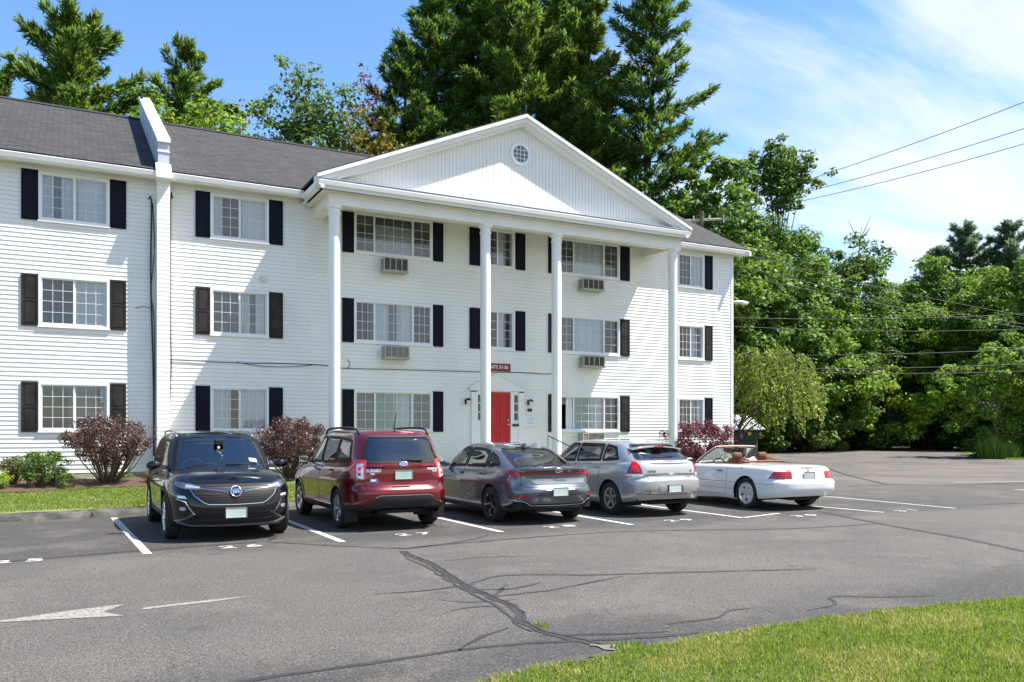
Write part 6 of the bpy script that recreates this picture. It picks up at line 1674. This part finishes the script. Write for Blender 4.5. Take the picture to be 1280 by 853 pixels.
def pine(name, x, y, H, R, lm, label, z0=3.0, cat="pine tree", group="pines behind the building", dens=1.0, tuft=.48, prof=None, gap=1.02, bark=None, seed=0):
    root = empty(name, (x, y, 0), 0, label, cat, group); r = np.random.default_rng(seed + 5); mb = MB()
    n = 10; tp = [Vector((.15 * math.sin(i + seed), .15 * math.cos(i * 1.3 + seed), H * i / n)) for i in range(n + 1)]
    mb.tube(tp, [(.30 + H * .006) * (1 - .93 * i / n) for i in range(n + 1)], 10)
    Cs = []; Ds = []; Ns = []
    z = z0
    while z < H - .3:
        u_ = (z - z0) / (H - z0)
        prof_r = (prof(u_) if prof else (min(1, .55 + u_ * 1.6) * (1 - u_) ** .62 * 1.28))
        nb = 5 + int(r.integers(0, 2)); a0 = r.uniform(0, 6.28)
        for k in range(nb):
            L = R * prof_r * r.uniform(.42, 1.28)
            if L < .3: L = .35
            a = a0 + 6.28 * k / nb + r.uniform(-.3, .3); el = math.radians(-4 + 38 * u_ + r.uniform(-8, 8))
            dv = np.array([math.cos(a) * math.cos(el), math.sin(a) * math.cos(el), math.sin(el)])
            f = z / H * n; i = min(n - 1, int(f)); b = np.array(tp[i].lerp(tp[i + 1], f - i))
            pts = []
            for s in np.linspace(0, 1, 6):
                q = b + dv * L * s; q[2] += -.10 * L * math.sin(s * math.pi * .9) * (1 - u_) + .16 * L * s * s; pts.append(q)
            mb.tube([Vector(p) for p in pts], [max(.012, .06 * (1 - u_ * .7) * (1 - s)) for s in np.linspace(0, .9, 6)], 5, cap=False)
            m = max(4, int(L * 3.3 * dens)); side = np.cross(dv, [0, 0, 1]); side /= np.linalg.norm(side) + 1e-9
            for s in np.linspace(.22, 1.0, m):
                q = b + dv * L * s; q[2] += -.10 * L * math.sin(s * math.pi * .9) * (1 - u_) + .16 * L * s * s
                wid = .42 * L * (1 - s * .75) * math.sin(min(1, s * 2.2) * 1.57)
                for sd in (-1, 0, 1):
                    for rep in range(2):
                        c = q + side * sd * wid * r.uniform(.25, 1.0) + np.array([0, 0, r.uniform(-.06, .16)]) + dv * r.uniform(-.15, .15)
                        k2 = 11
                        dd = unit((dv * .9 + side * sd * .6 + np.array([0, 0, .20]))[None, :] + r.normal(size=(k2, 3)) * .5)
                        Cs.append(c[None, :] + dd * tuft * .35 + r.normal(size=(k2, 3)) * .07); Ds.append(dd)
                        Ns.append(unit(np.array([[0.25, -.25, 1.0]]) + r.normal(size=(k2, 3)) * .5))
        z += gap * r.uniform(.7, 1.25)
    for rep in range(14):
        dd = unit(np.array([[0, 0, 1.2]]) + r.normal(size=(5, 3)) * .5); Cs.append(np.array([[0, 0, H - .5 + rep * .05]]) + dd * .2); Ds.append(dd); Ns.append(unit(r.normal(size=(5, 3))))
    C = np.concatenate(Cs); D = np.concatenate(Ds); Nn = np.concatenate(Ns)
    Nn = unit(Nn - (Nn * D).sum(1, keepdims=True) * D)
    V, F = quads(C, Nn, tuft * r.uniform(.7, 1.3, len(C)), .17, D)
    np_mesh("crown", V, F, lm, root)
    mb.build("trunk", bark or BARKD, root, smooth=True, fixn=False, local=True)
    return root

GP_ = "pines behind the building"
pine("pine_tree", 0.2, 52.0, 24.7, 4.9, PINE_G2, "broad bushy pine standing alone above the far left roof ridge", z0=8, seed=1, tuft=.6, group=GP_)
pine("pine_tree", -3.6, 56, 22.6, 3.6, PINE_G, "dark pine cut by the left edge of the photo", z0=8, seed=2, group=GP_)
pine("pine_tree", -8.5, 58, 24, 4.2, PINE_G, "pine beyond the left edge of the frame", z0=8, seed=3, group=GP_)
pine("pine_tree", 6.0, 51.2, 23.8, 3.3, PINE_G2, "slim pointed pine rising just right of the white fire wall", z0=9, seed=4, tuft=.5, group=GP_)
full = lambda u_: min(1.0, .75 + u_) * (1 - u_ ** 2.2) ** .8
pine("pine_tree", 17.6, 47.0, 24.6, 3.6, PINE_G, "lowest dark pine at the left end of the tall pine group", z0=9, seed=5, prof=full, group=GP_)
pine("pine_tree", 19.6, 47.4, 28.6, 4.0, PINE_G, "tall dense pine left of the pediment peak", z0=9, seed=6, prof=full, dens=1.0, group=GP_)
pine("pine_tree", 22.6, 48.0, 32.0, 4.5, PINE_G, "tall pine behind the left slope of the pediment", z0=9, seed=7, prof=full, dens=1.1, group=GP_)
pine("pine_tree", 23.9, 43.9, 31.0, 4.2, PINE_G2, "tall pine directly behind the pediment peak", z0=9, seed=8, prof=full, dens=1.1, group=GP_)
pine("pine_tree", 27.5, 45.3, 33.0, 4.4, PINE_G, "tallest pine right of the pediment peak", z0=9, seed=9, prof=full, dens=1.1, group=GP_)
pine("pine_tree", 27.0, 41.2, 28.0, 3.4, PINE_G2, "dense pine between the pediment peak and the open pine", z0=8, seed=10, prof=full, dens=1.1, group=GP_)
pine("pine_tree", 28.9, 37.9, 27.4, 4.3, PINE_G, "open pine with bare dark trunk and long right branches, rightmost of the group", z0=9.5, seed=12, dens=.95, gap=1.15, prof=lambda u_: (.75 + .5 * u_ if u_ < .4 else .95 * (1 - (u_ - .4) / .6) ** .7 + .05), group=GP_)
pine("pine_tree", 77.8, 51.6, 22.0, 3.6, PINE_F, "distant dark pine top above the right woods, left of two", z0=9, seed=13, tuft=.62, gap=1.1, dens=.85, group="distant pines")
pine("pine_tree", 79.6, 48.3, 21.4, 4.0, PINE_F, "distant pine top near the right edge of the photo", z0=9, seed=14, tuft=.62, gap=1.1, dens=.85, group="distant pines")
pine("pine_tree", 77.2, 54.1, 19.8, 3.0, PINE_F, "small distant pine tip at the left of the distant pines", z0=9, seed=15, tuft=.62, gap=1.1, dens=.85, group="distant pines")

GB = "broadleaf trees behind the building"
broadleaf("maple_tree", 6.6, 46.5, 19.6, 3.4, 9, LEAF_L, "bright yellow green maple crown above the roof right of the white fire wall", group=GB, nclump=110, per=110, cr=.75, ls=.26)
broadleaf("maple_tree", 3.4, 50.0, 20.2, 2.8, 9, LEAF_M, "low green tree between the broad pine and the fire wall", group=GB, nclump=70, per=110, cr=.7, ls=.26)
broadleaf("maple_tree", 9.0, 46.8, 17.6, 2.3, 9, LEAF_M, "low green tree at the right end of the bright maple", group=GB, nclump=60, per=100, cr=.6, ls=.26)
broadleaf("small_tree", 8.5, 48.2, 19.9, 1.1, 14, LEAF_B, "small brownish treetop beside the bright maple", group=GB, nclump=70, per=12, cr=.5, ls=.17, every=4)
broadleaf("birch_tree", 11.7, 45.9, 22.2, 2.9, 12, LEAF_A, "airy thin leaved tree with dark stems and gaps of sky", group=GB, nclump=330, per=34, cr=.55, ls=.20, every=5, shell_=.15, bark=BARKD, r0=.17, top=.93)
broadleaf("small_tree", 15.3, 46.3, 22.3, 1.5, 15, LEAF_B, "dying reddish brown thin tree left of the tall pines", group=GB, nclump=130, per=12, cr=.4, ls=.18, every=3, shell_=.15, bark=BARKD, r0=.14, top=1.0)
broadleaf("small_tree", 14.2, 43.6, 18.6, 2.1, 10, LEAF_Y, "yellowing tree below the reddish brown one at the ridge", group=GB, nclump=120, per=50, cr=.5, ls=.2, every=3)
broadleaf("maple_tree", 31.2, 35.6, 16.4, 2.7, 6, LEAF_M, "bright green tree under the open pine behind the right roof end", group=GB, nclump=120, per=110, cr=.7, ls=.25)
broadleaf("maple_tree", 28.6, 36.6, 15.6, 2.6, 6, LEAF_M, "green tree behind the right slope of the pediment", group=GB, nclump=90, per=110, cr=.65, ls=.25)
broadleaf("maple_tree", 34.0, 37.6, 15.2, 2.8, 4, LEAF_M, "green tree right of the utility pole behind the roof corner", group=GB, nclump=100, per=110, cr=.7, ls=.26)

GW = "woodland edge trees across the lot"
big = dict(group=GW, nclump=190, per=170, cr=1.1, ls=.28)
broadleaf("oak_tree", 49.25, 48.58, 17.6, 5.2, 2, LEAF_M, "large tree right of the building below the airy oak top", **big)
broadleaf("oak_tree", 49.4, 48.4, 24.6, 3.0, 18.8, LEAF_D, "oak whose airy top stands out highest against the sky", group=GW, nclump=230, per=34, cr=.62, ls=.28, every=14, shell_=.15, bark=BARKD, r0=.3, top=.92)
broadleaf("maple_tree", 44.0, 46.8, 18.0, 4.4, 2, LEAF_D, "dark tree close to the building corner", **big)
broadleaf("maple_tree", 56.1, 51.7, 18.0, 5.0, 1.5, LEAF_M, "tall maple right of the airy oak", **big)
broadleaf("maple_tree", 62.3, 53.0, 18.6, 5.2, 1, LEAF_D, "dark maple in front of the bare snag", **big)
broadleaf("maple_tree", 66.8, 52.9, 16.6, 4.4, 1, LEAF_M, "narrow maple where the treeline dips", **big)
broadleaf("maple_tree", 71.5, 52.6, 17.4, 4.6, 1, LEAF_M, "maple right of the dip in the treeline", **big)
broadleaf("maple_tree", 74.1, 51.0, 16.6, 5.2, 3.4, LEAF_M, "maple with a tall bare brown trunk over dark shade", r0=.42, bark=BARK, **{**big, 'nclump': 210})
broadleaf("maple_tree", 70.8, 45.1, 15.6, 5.2, 1.5, LEAF_L, "sunlit maple behind the pale trunked birch", **big)
broadleaf("maple_tree", 71.7, 42.3, 15.8, 5.2, 1.5, LEAF_M, "sunlit maple at the right edge of the photo", **big)
broadleaf("maple_tree", 75.3, 40.6, 17, 6, 1.5, LEAF_M, "maple past the right edge of the frame", **big)
broadleaf("maple_tree", 80, 39, 18, 6.5, 1.5, LEAF_D, "dark maple far past the right edge", **big)
sm = dict(group=GW, nclump=110, per=110, cr=.8, ls=.28)
broadleaf("ash_tree", 64.1, 49.7, 8.0, 4.2, .6, leaf_mat("lime_tree_leaves", (.14, .24, .015), (.42, .55, .05), .45), "small bright lime green tree in front of the dark woods", **sm)
broadleaf("ash_tree", 58.2, 50.5, 9.7, 3.7, .2, LEAF_M, "low green tree left of the bright lime tree", **sm)
broadleaf("ash_tree", 49.8, 48.2, 7.8, 3.4, .2, LEAF_D, "low dark tree beside the weeping tree", **sm)
broadleaf("ash_tree", 64.4, 52.9, 6.2, 3.0, .1, LEAF_D, "low dark bush tree behind the lime green tree", **sm)
broadleaf("ash_tree", 53.9, 49.5, 5.5, 3.0, .1, LEAF_D, "low dark thicket tree left of the driveway", **sm)
broadleaf("ash_tree", 71.2, 51.6, 8.2, 3.2, .3, LEAF_D, "dark young tree in the shaded gap left of the tall trunk", **sm)
broadleaf("ash_tree", 56.0, 49.7, 11.2, 3.9, .5, LEAF_M, "mid height tree with a curved limb", **{**sm, 'nclump': 150})
broadleaf("ash_tree", 46.9, 47.6, 11.0, 3.9, .5, LEAF_M, "mid height tree just right of the building corner", **{**sm, 'nclump': 150})
broadleaf("ash_tree", 53.0, 49.3, 12.2, 4.0, .5, LEAF_L, "mid height tree behind the weeping tree", **{**sm, 'nclump': 150})
broadleaf("ash_tree", 74.4, 48.3, 9.8, 3.4, 1.4, LEAF_M, "young green tree right of the tall bare trunk", **sm)
broadleaf("birch_tree", 51.0, 31.9, 7.3, 2.6, 1.3, LEAF_L, "young birch with pale trunk behind the tall grass", group=GW, nclump=110, per=120, cr=.55, ls=.19, bark=BARKP, r0=.11, every=4, top=.9)
broadleaf("birch_tree", 53.3, 30.6, 7.6, 2.9, .5, LEAF_M, "leafy young tree at the right edge behind the roadside lawn", group=GW, nclump=120, per=120, cr=.55, ls=.19)
broadleaf("birch_tree", 56.4, 29.8, 8, 3.0, .4, LEAF_M, "leafy young tree past the right edge of the frame", group=GW, nclump=100, per=120, cr=.55, ls=.2)
# bare snag
mb = MB(); rr_ = random.Random(5)
bx, by = 63.9, 53.2
mb.tube([(bx, by, 0), (bx + .2, by, 10), (bx + .5, by, 17), (bx + 1.0, by, 20.6)], [.3, .2, .1, .02], 8)
for k in range(16):
    z = rr_.uniform(14, 19.5); a = rr_.uniform(0, 6.28); L = rr_.uniform(.8, 2.4); b = Vector((bx + .2 + (z - 10) * .05, by, z)); t_ = b + Vector((math.cos(a) * L, math.sin(a) * L * .6, L * .9)); mb.tube([b, b.lerp(t_, .5) + Vector((0, 0, -.1)), t_], [.05, .035, .012], 5)
tag(mb.build("dead_tree", BARKD, smooth=True), "bare leafless snag poking above the dark maple", "dead tree", GW)
# weeping tree
def weeping(x, y, H, R):
    root = empty("weeping_tree", (x, y, 0), 0, "weeping tree with drooping yellow green crown right of the building corner", "tree", GW)
    r = np.random.default_rng(3); Cs = []; Ds = []; tips = []
    for k in range(430):
        a = r.uniform(0, 6.28); rad = R * r.uniform(.1, 1) ** .6; lump = 1 + .26 * math.sin(a * 3 + 1) + .2 * math.sin(a * 5 + 2)
        cx, cy = 1.35 + math.cos(a) * rad * lump * 1.05, math.sin(a) * rad * .9 * lump - 1.0; zt = H * (1 - .34 * (rad / R) ** 2.0 - .10 * (math.sin(a * 4 + rad * 2) + .5)) * r.uniform(.80, 1.04)
        L = r.uniform(.4, 1.2) + (.5 if rad > R * .8 else 0); n = 34
        s = r.uniform(0, 1, n); sway = r.uniform(-.2, .2, 2)
        P = np.stack([cx + math.cos(a) * .35 * np.sin(s * 1.6) + sway[0] * s, cy + math.sin(a) * .35 * np.sin(s * 1.6) + sway[1] * s, zt - s * L], 1) + r.normal(size=(n, 3)) * .06
        Cs.append(P); Ds.append(np.array([[math.cos(a) * .3, math.sin(a) * .3, -.8]]) + r.normal(size=(n, 3)) * .6); tips.append((cx, cy, zt))
    C = np.concatenate(Cs); D = unit(np.concatenate(Ds)); Nn = r.normal(size=C.shape) + np.array([0, 0, .4]); Nn = unit(Nn - (Nn * D).sum(1, keepdims=True) * D)
    m = C[:, 2] > 1.3
    V, F = quads(C[m], Nn[m],   .17 * r.uniform(.7, 1.3, m.sum()), .5, D[m]); np_mesh("crown", V, F, LEAF_W, root)
    mb = MB(); limbs(mb, (x, y), H, tips, .19, every=12, top=.6, lean=(.5, -.3)); mb.build("trunk", BARK, root, smooth=True, fixn=False, local=True)
weeping(30.4, 32.6, 6.2, 2.35)

def mass(name, pts, H, lm, n, cr, ls, seed, z0=0.0, label=None):
    """leafy band along a polyline: undergrowth or far woodland, nothing countable"""
    r = np.random.default_rng(seed); P = np.array(smooth_path(pts, 1.0)); idx = r.integers(0, len(P), n)
    C0 = np.zeros((n, 3)); C0[:, :2] = P[idx] + r.normal(size=(n, 2)) * cr * 1.2; hh = H * (1 + .35 * np.sin(P[idx, 0] * .45) + .2 * np.sin(P[idx, 0] * 1.3)); C0[:, 2] = z0 + r.uniform(0.02, 1, n) ** .8 * hh
    per = 60; off = unit(r.normal(size=(n * per, 3))) * r.uniform(.2, 1, (n * per, 1)); C = np.repeat(C0, per, 0) + off * cr * np.array([1, 1, .6])
    Nn = unit(off * .8 + np.array([0, 0, .7]) + r.normal(size=(n * per, 3)) * .4); m = C[:, 2] > 0.02
    V, F = quads(C[m], Nn[m], ls, .7); o = np_mesh(name, V, F, lm); o['kind'] = 'stuff'; return o
mass("undergrowth", [(36, 44), (46, 51), (52.5, 53.3), (60, 57), (68, 58.2), (74, 58.8), (82, 63)], 1.8, LEAF_D, 900, .7, .22, 21)
mass("undergrowth", [(31, 36), (38, 43), (46, 50.4)], .9, LEAF_M, 320, .5, .16, 22)
mass("undergrowth", [(78, 56), (76, 52), (72, 47), (68, 43), (66, 40)], 2.4, LEAF_D, 420, .9, .26, 23)
mass("undergrowth", [(50.5, 32.6), (54, 31.5), (60, 30.5)], 1.3, LEAF_D, 260, .45, .15, 24)
mass("woodland", [(34, 62), (48, 66), (66, 68), (84, 66), (96, 56), (104, 44)], 12, LEAF_D, 1700, 1.7, .6, 25)
mass("woodland", [(-30, 72), (-10, 74), (14, 72), (34, 64)], 13, LEAF_D, 900, 1.8, .7, 26)

# shrubs by the wall
def shrub(name, x, y, w, H, z0, lm, label, nst=26, nl=5200, ls=.05, vase=True, cr=.17, tipn=150, dep=None, group="shrubs along the wall", flat=.0, cat="shrub"):
    zg = lawn_z(x, y) + .03; root = empty(name, (x, y, zg), 0, label, cat, group); r = np.random.default_rng(int(abs(x) * 100) + 3)
    d = unit(r.normal(size=(tipn, 3))); rr = r.uniform(.15, 1, (tipn, 1)) ** .45
    rz = (H - z0) / 2; P = d * rr * np.array([w / 2, (dep or w) / 2, rz]); P[:, :2] *= 1 + .10 * np.sin(d[:, 2:3] * 5 + np.arctan2(d[:, 1:2], d[:, 0:1]) * 4)
    if flat: P[:, 2] = np.sign(P[:, 2]) * np.abs(P[:, 2] / rz) ** (1 - flat) * rz
    if vase: P[:, :2] *= (.62 + .38 * np.clip((P[:, 2:3] + rz) / (1.1 * rz), 0, 1))
    P[:, 2] += (H + z0) / 2
    per = nl // tipn; off = unit(r.normal(size=(tipn * per, 3))) * r.uniform(.1, 1, (tipn * per, 1)) ** .6
    C = np.repeat(P, per, 0) + off * cr; Nn = unit(off * .6 + np.array([0, 0, .35]) + r.normal(size=off.shape) * .6); m = C[:, 2] > .03
    V, F = quads(C[m], Nn[m], ls, .62); np_mesh("foliage", V, F, lm, root)
    mb = MB(); tips = P[r.permutation(tipn)[:nst]]
    for t in tips:
        t = Vector(t); b = Vector((t.x * .10, t.y * .10, -.05)); m_ = b.lerp(t, .5) + Vector((t.x * .10, t.y * .10, -.02)); q = [Vector(p) + Vector((x, y, zg)) for p in (b, b.lerp(m_, .5), m_, m_.lerp(t, .6), t)]
        mb.tube(q, [.022, .018, .013, .009, .004], 5, cap=False)
    mb.build("stem", mat("shrub_stem", (.12, .075, .055), .9), root, smooth=True, fixn=False)
shrub("barberry_shrub", 0.86, 22.5, 2.15, 1.62, .45, BURG, "open vase shaped burgundy shrub left of the black car, stems showing", nst=60, nl=12500, ls=.05, tipn=300, cr=.13)
shrub("barberry_shrub", 5.35, 22.7, 2.0, 1.62, .25, BURG, "burgundy shrub between the black car and the red car", nl=15000, ls=.05, tipn=300, cr=.15, nst=40)
shrub("barberry_shrub", 19.6, 22.9, 2.95, 1.60, .15, BURG2, "dense domed dark burgundy shrub at the right end of the building", nl=15000, ls=.06, tipn=320, cr=.15, vase=False, flat=.25, dep=2.2)
shrub("box_shrub", -0.50, 22.15, 1.12, .80, .08, SHRUBG, "rounded green shrub in the mulch left of the open burgundy shrub", nl=7000, ls=.045, tipn=130, cr=.11, vase=False, flat=.3)
shrub("box_shrub", -1.12, 22.7, .62, .66, .22, leaf_mat("reddish_green_leaves", (.05, .06, .02), (.20, .17, .07), .3), "small reddish green shrub between the rounded green and lime shrubs", nl=2400, ls=.045, tipn=60, cr=.10)
shrub("spirea_shrub", -1.45, 22.0, .62, .42, .03, SHRUBY, "small lime green shrub cut by the left edge of the photo", nl=2600, ls=.04, tipn=60, cr=.09, vase=False)
shrub("box_shrub", -3.4, 22.3, 1.2, .85, .08, SHRUBG, "rounded green shrub past the left edge of the frame", nl=4000, ls=.05, tipn=90, cr=.12, vase=False)
shrub("weed_plant", -.02, 21.75, .34, .22, .0, SHRUBG, "small weed at the front of the mulch below the rounded green shrub", nl=260, ls=.05, tipn=14, cr=.06, nst=6, vase=False, cat="plant")
shrub("weed_plant", 1.95, 22.4, .8, .26, .0, LEAF_Y, "low yellowish plants in the mulch beside the black car", nl=700, ls=.05, tipn=36, cr=.07, nst=10, vase=False, cat="plant")
mass("ground_cover", [(-6, 24.2), (0, 24.2), (5.5, 24.2)], .10, SHRUBG, 150, .14, .05, 31, z0=.40)

# grass blades
def grass(name, inside, box, n, hz, zf, lm, seed, w=.006, lean=.5, tuft=0.0):
    r = np.random.default_rng(seed); x = r.uniform(box[0], box[1], n); y = r.uniform(box[2], box[3], n)
    k = inside(x, y); x, y = x[k], y[k]; n = len(x)
    pat = .65 + .5 * (np.sin(x * 2.1 + np.sin(y * 3)) * np.cos(y * 2.7 + x) * .5 + .5)
    h = r.uniform(.45, 1.15, n) * hz * pat; a = r.uniform(0, 6.28, n); la = r.uniform(0, 6.28, n); ll = r.uniform(0, lean, n) * h
    z = zf(x, y); ww = w * r.uniform(.6, 1.4, n)
    A = np.stack([x - np.cos(a) * ww, y - np.sin(a) * ww, z], 1); Bp = np.stack([x + np.cos(a) * ww, y + np.sin(a) * ww, z], 1)
    T = np.stack([x + np.cos(la) * ll, y + np.sin(la) * ll, z + h], 1)
    V = np.stack([A, Bp, T], 1).reshape(-1, 3); o = np_mesh(name, V, np.arange(n * 3).reshape(-1, 3), lm); o['kind'] = 'stuff'; return o
NE = np.array([(2.0, 4.55), (2.5, 4.90), (3.3, 4.98), (4.13, 5.06), (5.45, 5.11), (6.37, 5.04), (7.35, 4.95), (8.6, 4.72), (10.5, 4.1), (12.5, 2.5)])
def in_near(x, y): return y < np.interp(x, NE[:, 0], NE[:, 1], left=0, right=0) + .03 * np.sin(x * 9) + .02 * np.sin(x * 23) + .018 * np.sin(x * 57 + 1) + rng.normal(size=x.shape) * .018
grass("near_grass", lambda x, y: in_near(x, y) & (y > 2.6), (1.9, 10.5, 2.6, 5.2), 190000, .043, lambda x, y: x * 0 + .01, GRASSN, 41, w=.0042, lean=.9)
DRY = leaf_mat("dry_grass", (.26, .23, .06), (.60, .54, .21), .35)
patch = lambda x, y: (np.sin(x * 3.1 + 1.3 * np.sin(y * 4.3)) + np.cos(y * 5.2 + 1.7 * np.sin(x * 2.2)) + .5 * np.sin(x * 11) > .45)
grass("dry_grass", lambda x, y: in_near(x, y) & (y > 2.6) & patch(x, y), (1.9, 10.5, 2.6, 5.2), 90000, .05, lambda x, y: x * 0 + .01, DRY, 51, w=.0042, lean=1.1)
grass("near_grass", lambda x, y: in_near(x, y), (1.6, 12.5, .5, 5.2), 40000, .05, lambda x, y: x * 0 + .01, GRASSN, 42, w=.006, lean=.9)
grass("crack_weeds", lambda x, y: (x - 3.70) ** 2 + ((y - 5.12) * 1.5) ** 2 < .02, (3.4, 4.0, 4.9, 5.3), 900, .05, lambda x, y: x * 0 + .004, GRASSN, 43)
grass("crack_weeds", lambda x, y: (x - 3.50) ** 2 + ((y - 6.05) * .6) ** 2 < .003, (3.3, 3.7, 5.8, 6.3), 1500, .025, lambda x, y: x * 0 + .004, GRASSN, 44)
fl = lambda x, y: .13 + .29 * np.clip((y - 18.0) / 6.5, 0, 1)
grass("front_grass", lambda x, y: (y > 18.05) & (y < 21.7 + (x > 5.6) * 2.6), (-8, 17, 18.05, 24.4), 170000, .055, fl, GRASSF, 45, w=.010, lean=.8)
grass("front_grass", lambda x, y: (y > 18.2 + np.clip(x - 17, 0, 9) * .75) & ((x < 18.4) | (y < 21.3)), (17, 22, 18.1, 24), 20000, .06, fl, GRASSF, 46, w=.010, lean=.8)
grass("kerb_weeds", lambda x, y: np.abs(y - 17.56 - .03 * np.sin(x * 3)) < .05, (-6, 1.0, 17.4, 17.7), 1300, .05, lambda x, y: x * 0 + .004, GRASSF, 47, w=.007)
rl = lambda x, y: (y < 29.2 + (x - 48.3) * 1.4) & (y > 29.2 - (x - 48.3) * .124 + .1)
grass("roadside_grass", rl, (48.3, 60, 27.5, 36), 50000, .10, lambda x, y: x * 0 + .02, LEAF_L, 48, w=.02, lean=.6)
grass("tall_grass", lambda x, y: ((x - 49.8) / 1.3) ** 2 + ((y - 30.9) / 1.0) ** 2 < 1, (48, 52, 29, 33), 9000, 1.15, lambda x, y: x * 0 + .02, LEAF_L, 49, w=.022, lean=.5)
# brown leaves and twigs on the near lawn: a small mulch patch at the right edge
mb = MB(); vs_ = [(8.35 + .30 * math.cos(t) * (1 + .1 * math.sin(3 * t)), 4.42 + .22 * math.sin(t), .016) for t in np.linspace(0, 6.28, 24)[:-1]]; mb.face(vs_)
o = mb.build("mulch_patch", MULCH, origin=(0, 0, 0), fixn=False); o['kind'] = 'structure'

# ------------------------------------------------------------------ poles, wires, lamp, shed
POLE = mat("pole_wood", (.16, .12, .09), .9, vary=(.10, .08, .06), scale=3); WIREM = mat("wire_black", (.02, .02, .022), .6)
pr = empty("utility_pole", (28.6, 33.2, 0), 0, "utility pole with grey crossarm behind the right end of the roof", "utility pole")
mb = MB(); mb.tube([(28.6, 33.2, 0), (28.6, 33.2, 12.9)], [.17, .11], 12); mb.build("pole", POLE, pr, smooth=True, angle=40)
mb = MB(); d_ = Vector((.78, -.62, 0)); c_ = Vector((28.6, 33.2, 12.45)); mb.tube([c_ - d_ * 1.25, c_ + d_ * 1.25], .07, 6); mb.build("crossarm", mat("grey_wood", (.36, .34, .31), .9), pr)
for k in (-1.1, -.4, .4, 1.1):
    mb = MB(); q = c_ + d_ * k; mb.lathe([(.03, 0), (.05, .05), (.03, .08), (.06, .12), (.02, .16)], 10, 'z', (q.x, q.y, q.z + .06)); mb.build("insulator", mat("porcelain", (.55, .55, .55), .3), pr, smooth=True)
def wire(a, b, sag, label, r=.016, group="overhead wires"):
    a, b = Vector(a), Vector(b); P = [a.lerp(b, t / 24) - Vector((0, 0, sag * 4 * (t / 24) * (1 - t / 24))) for t in range(25)]
    mb = MB(); mb.tube(P, r, 5); o = mb.build("overhead_wire", WIREM, smooth=True); tag(o, label, "wire", group)
def far(px_pt, k): return None
W3 = [((27.6, 33.9, 12.6), (30.6, 9.2, 14.2), "topmost wire crossing the open sky at upper right"), ((28.3, 33.4, 12.6), (31.6, 9.0, 13.3), "middle wire crossing the open sky at upper right"), ((29.5, 32.5, 12.6), (32.6, 8.8, 13.0), "lowest of the three wires crossing the open sky")]
for a, b, l in W3: wire(a, b, .55, l, .014)
LW = [((28.6, 33.2, 11.3), (60.0, 20.0, 6.2), .9, "upper service wire descending right from behind the roof corner"), ((28.6, 33.2, 10.6), (60.0, 19.0, 5.7), .9, "middle service wire descending right from behind the roof corner"), ((28.6, 33.2, 10.1), (60.0, 18.5, 5.5), .8, "lowest service wire descending right from behind the roof corner"),
      ((28.6, 33.4, 5.6), (52.0, 22.5, 6.6), .35, "heavy wire rising gently to the right across the woods"), ((28.6, 33.4, 4.9), (52.0, 22.3, 5.7), .3, "cable below the heavy wire across the woods"), ((28.6, 33.4, 4.9), (52.0, 22.5, 5.35), .45, "sagging cable bundle across the woods"),
      ((28.6, 33.2, 7.5), (62, 28, 10.0), .5, "thin wire rising right in front of the maples"), ((28.6, 33.2, 7.1), (62, 28, 8.8), .5, "second thin wire rising right in front of the maples")]
for a, b, s, l in LW: wire(a, b, s, l, .016)
sl = empty("street_lamp", (26.9, 30.9, 0), 0, "grey cobra head street lamp peeking out past the building corner", "street lamp")
mb = MB(); mb.tube([(26.9, 30.9, 0), (26.9, 30.9, 7.4)], [.11, .08], 12); mb.tube([(26.9, 30.9, 7.3), (27.3, 30.6, 7.7), (27.9, 30.3, 7.78)], .035, 8); mb.build("pole", mat("galvanised", (.40, .41, .42), .4, metal=.6), sl, smooth=True, angle=40)
mb = MB(); mb.ball((28.35, 30.1, 7.80), .5, 1, .32, .17, 10); mb.build("lamp_head", mat("lamp_grey", (.60, .61, .63), .4), sl, smooth=True)
mb = MB(); mb.ball((28.5, 30.02, 7.73), .2, 1, .7, .4, 8); mb.build("lens", mat("lamp_lens", (.5, .5, .48), .2), sl, smooth=True)
# shed behind the weeping tree
sh = empty("shed", (33.6, 37.0, 0), math.radians(0), "small dark shed with ribbed pale metal roof behind the weeping tree", "shed")
mb = MB(); mb.box(31.9, 35.4, 36.2, 38.4, 0, 1.75); mb.build("wall", mat("shed_dark", (.02, .024, .03), .8), sh)
mb = MB(); mb.prism([(35.9, 1.72), (37.3, 2.55), (38.7, 1.72), (37.3, 2.60)], 0, 31.6, 35.7)
rfs = mb.build("roof", mat("shed_roof", (.10, .105, .11), .5), sh)
mb = MB(); x = 31.6
while x < 35.7: mb.prism([(35.88, 1.735), (37.3, 2.615), (37.3, 2.635), (35.86, 1.775)], 0, x, x + .10); x += .22
mb.build("roof_rib", mat("rib_pale", (.55, .56, .58), .4), rfs)
mb = MB(); mb.box(32.55, 32.85, 36.17, 36.198, .9, 1.4); mb.build("window", mat("shed_window", (.50, .54, .58), .3), sh)
mb = MB(); mb.box(34.6, 34.85, 36.17, 36.198, 1.42, 1.62); mb.build("warning_label", mat("yellow_label", (.55, .45, .08), .5), sh)
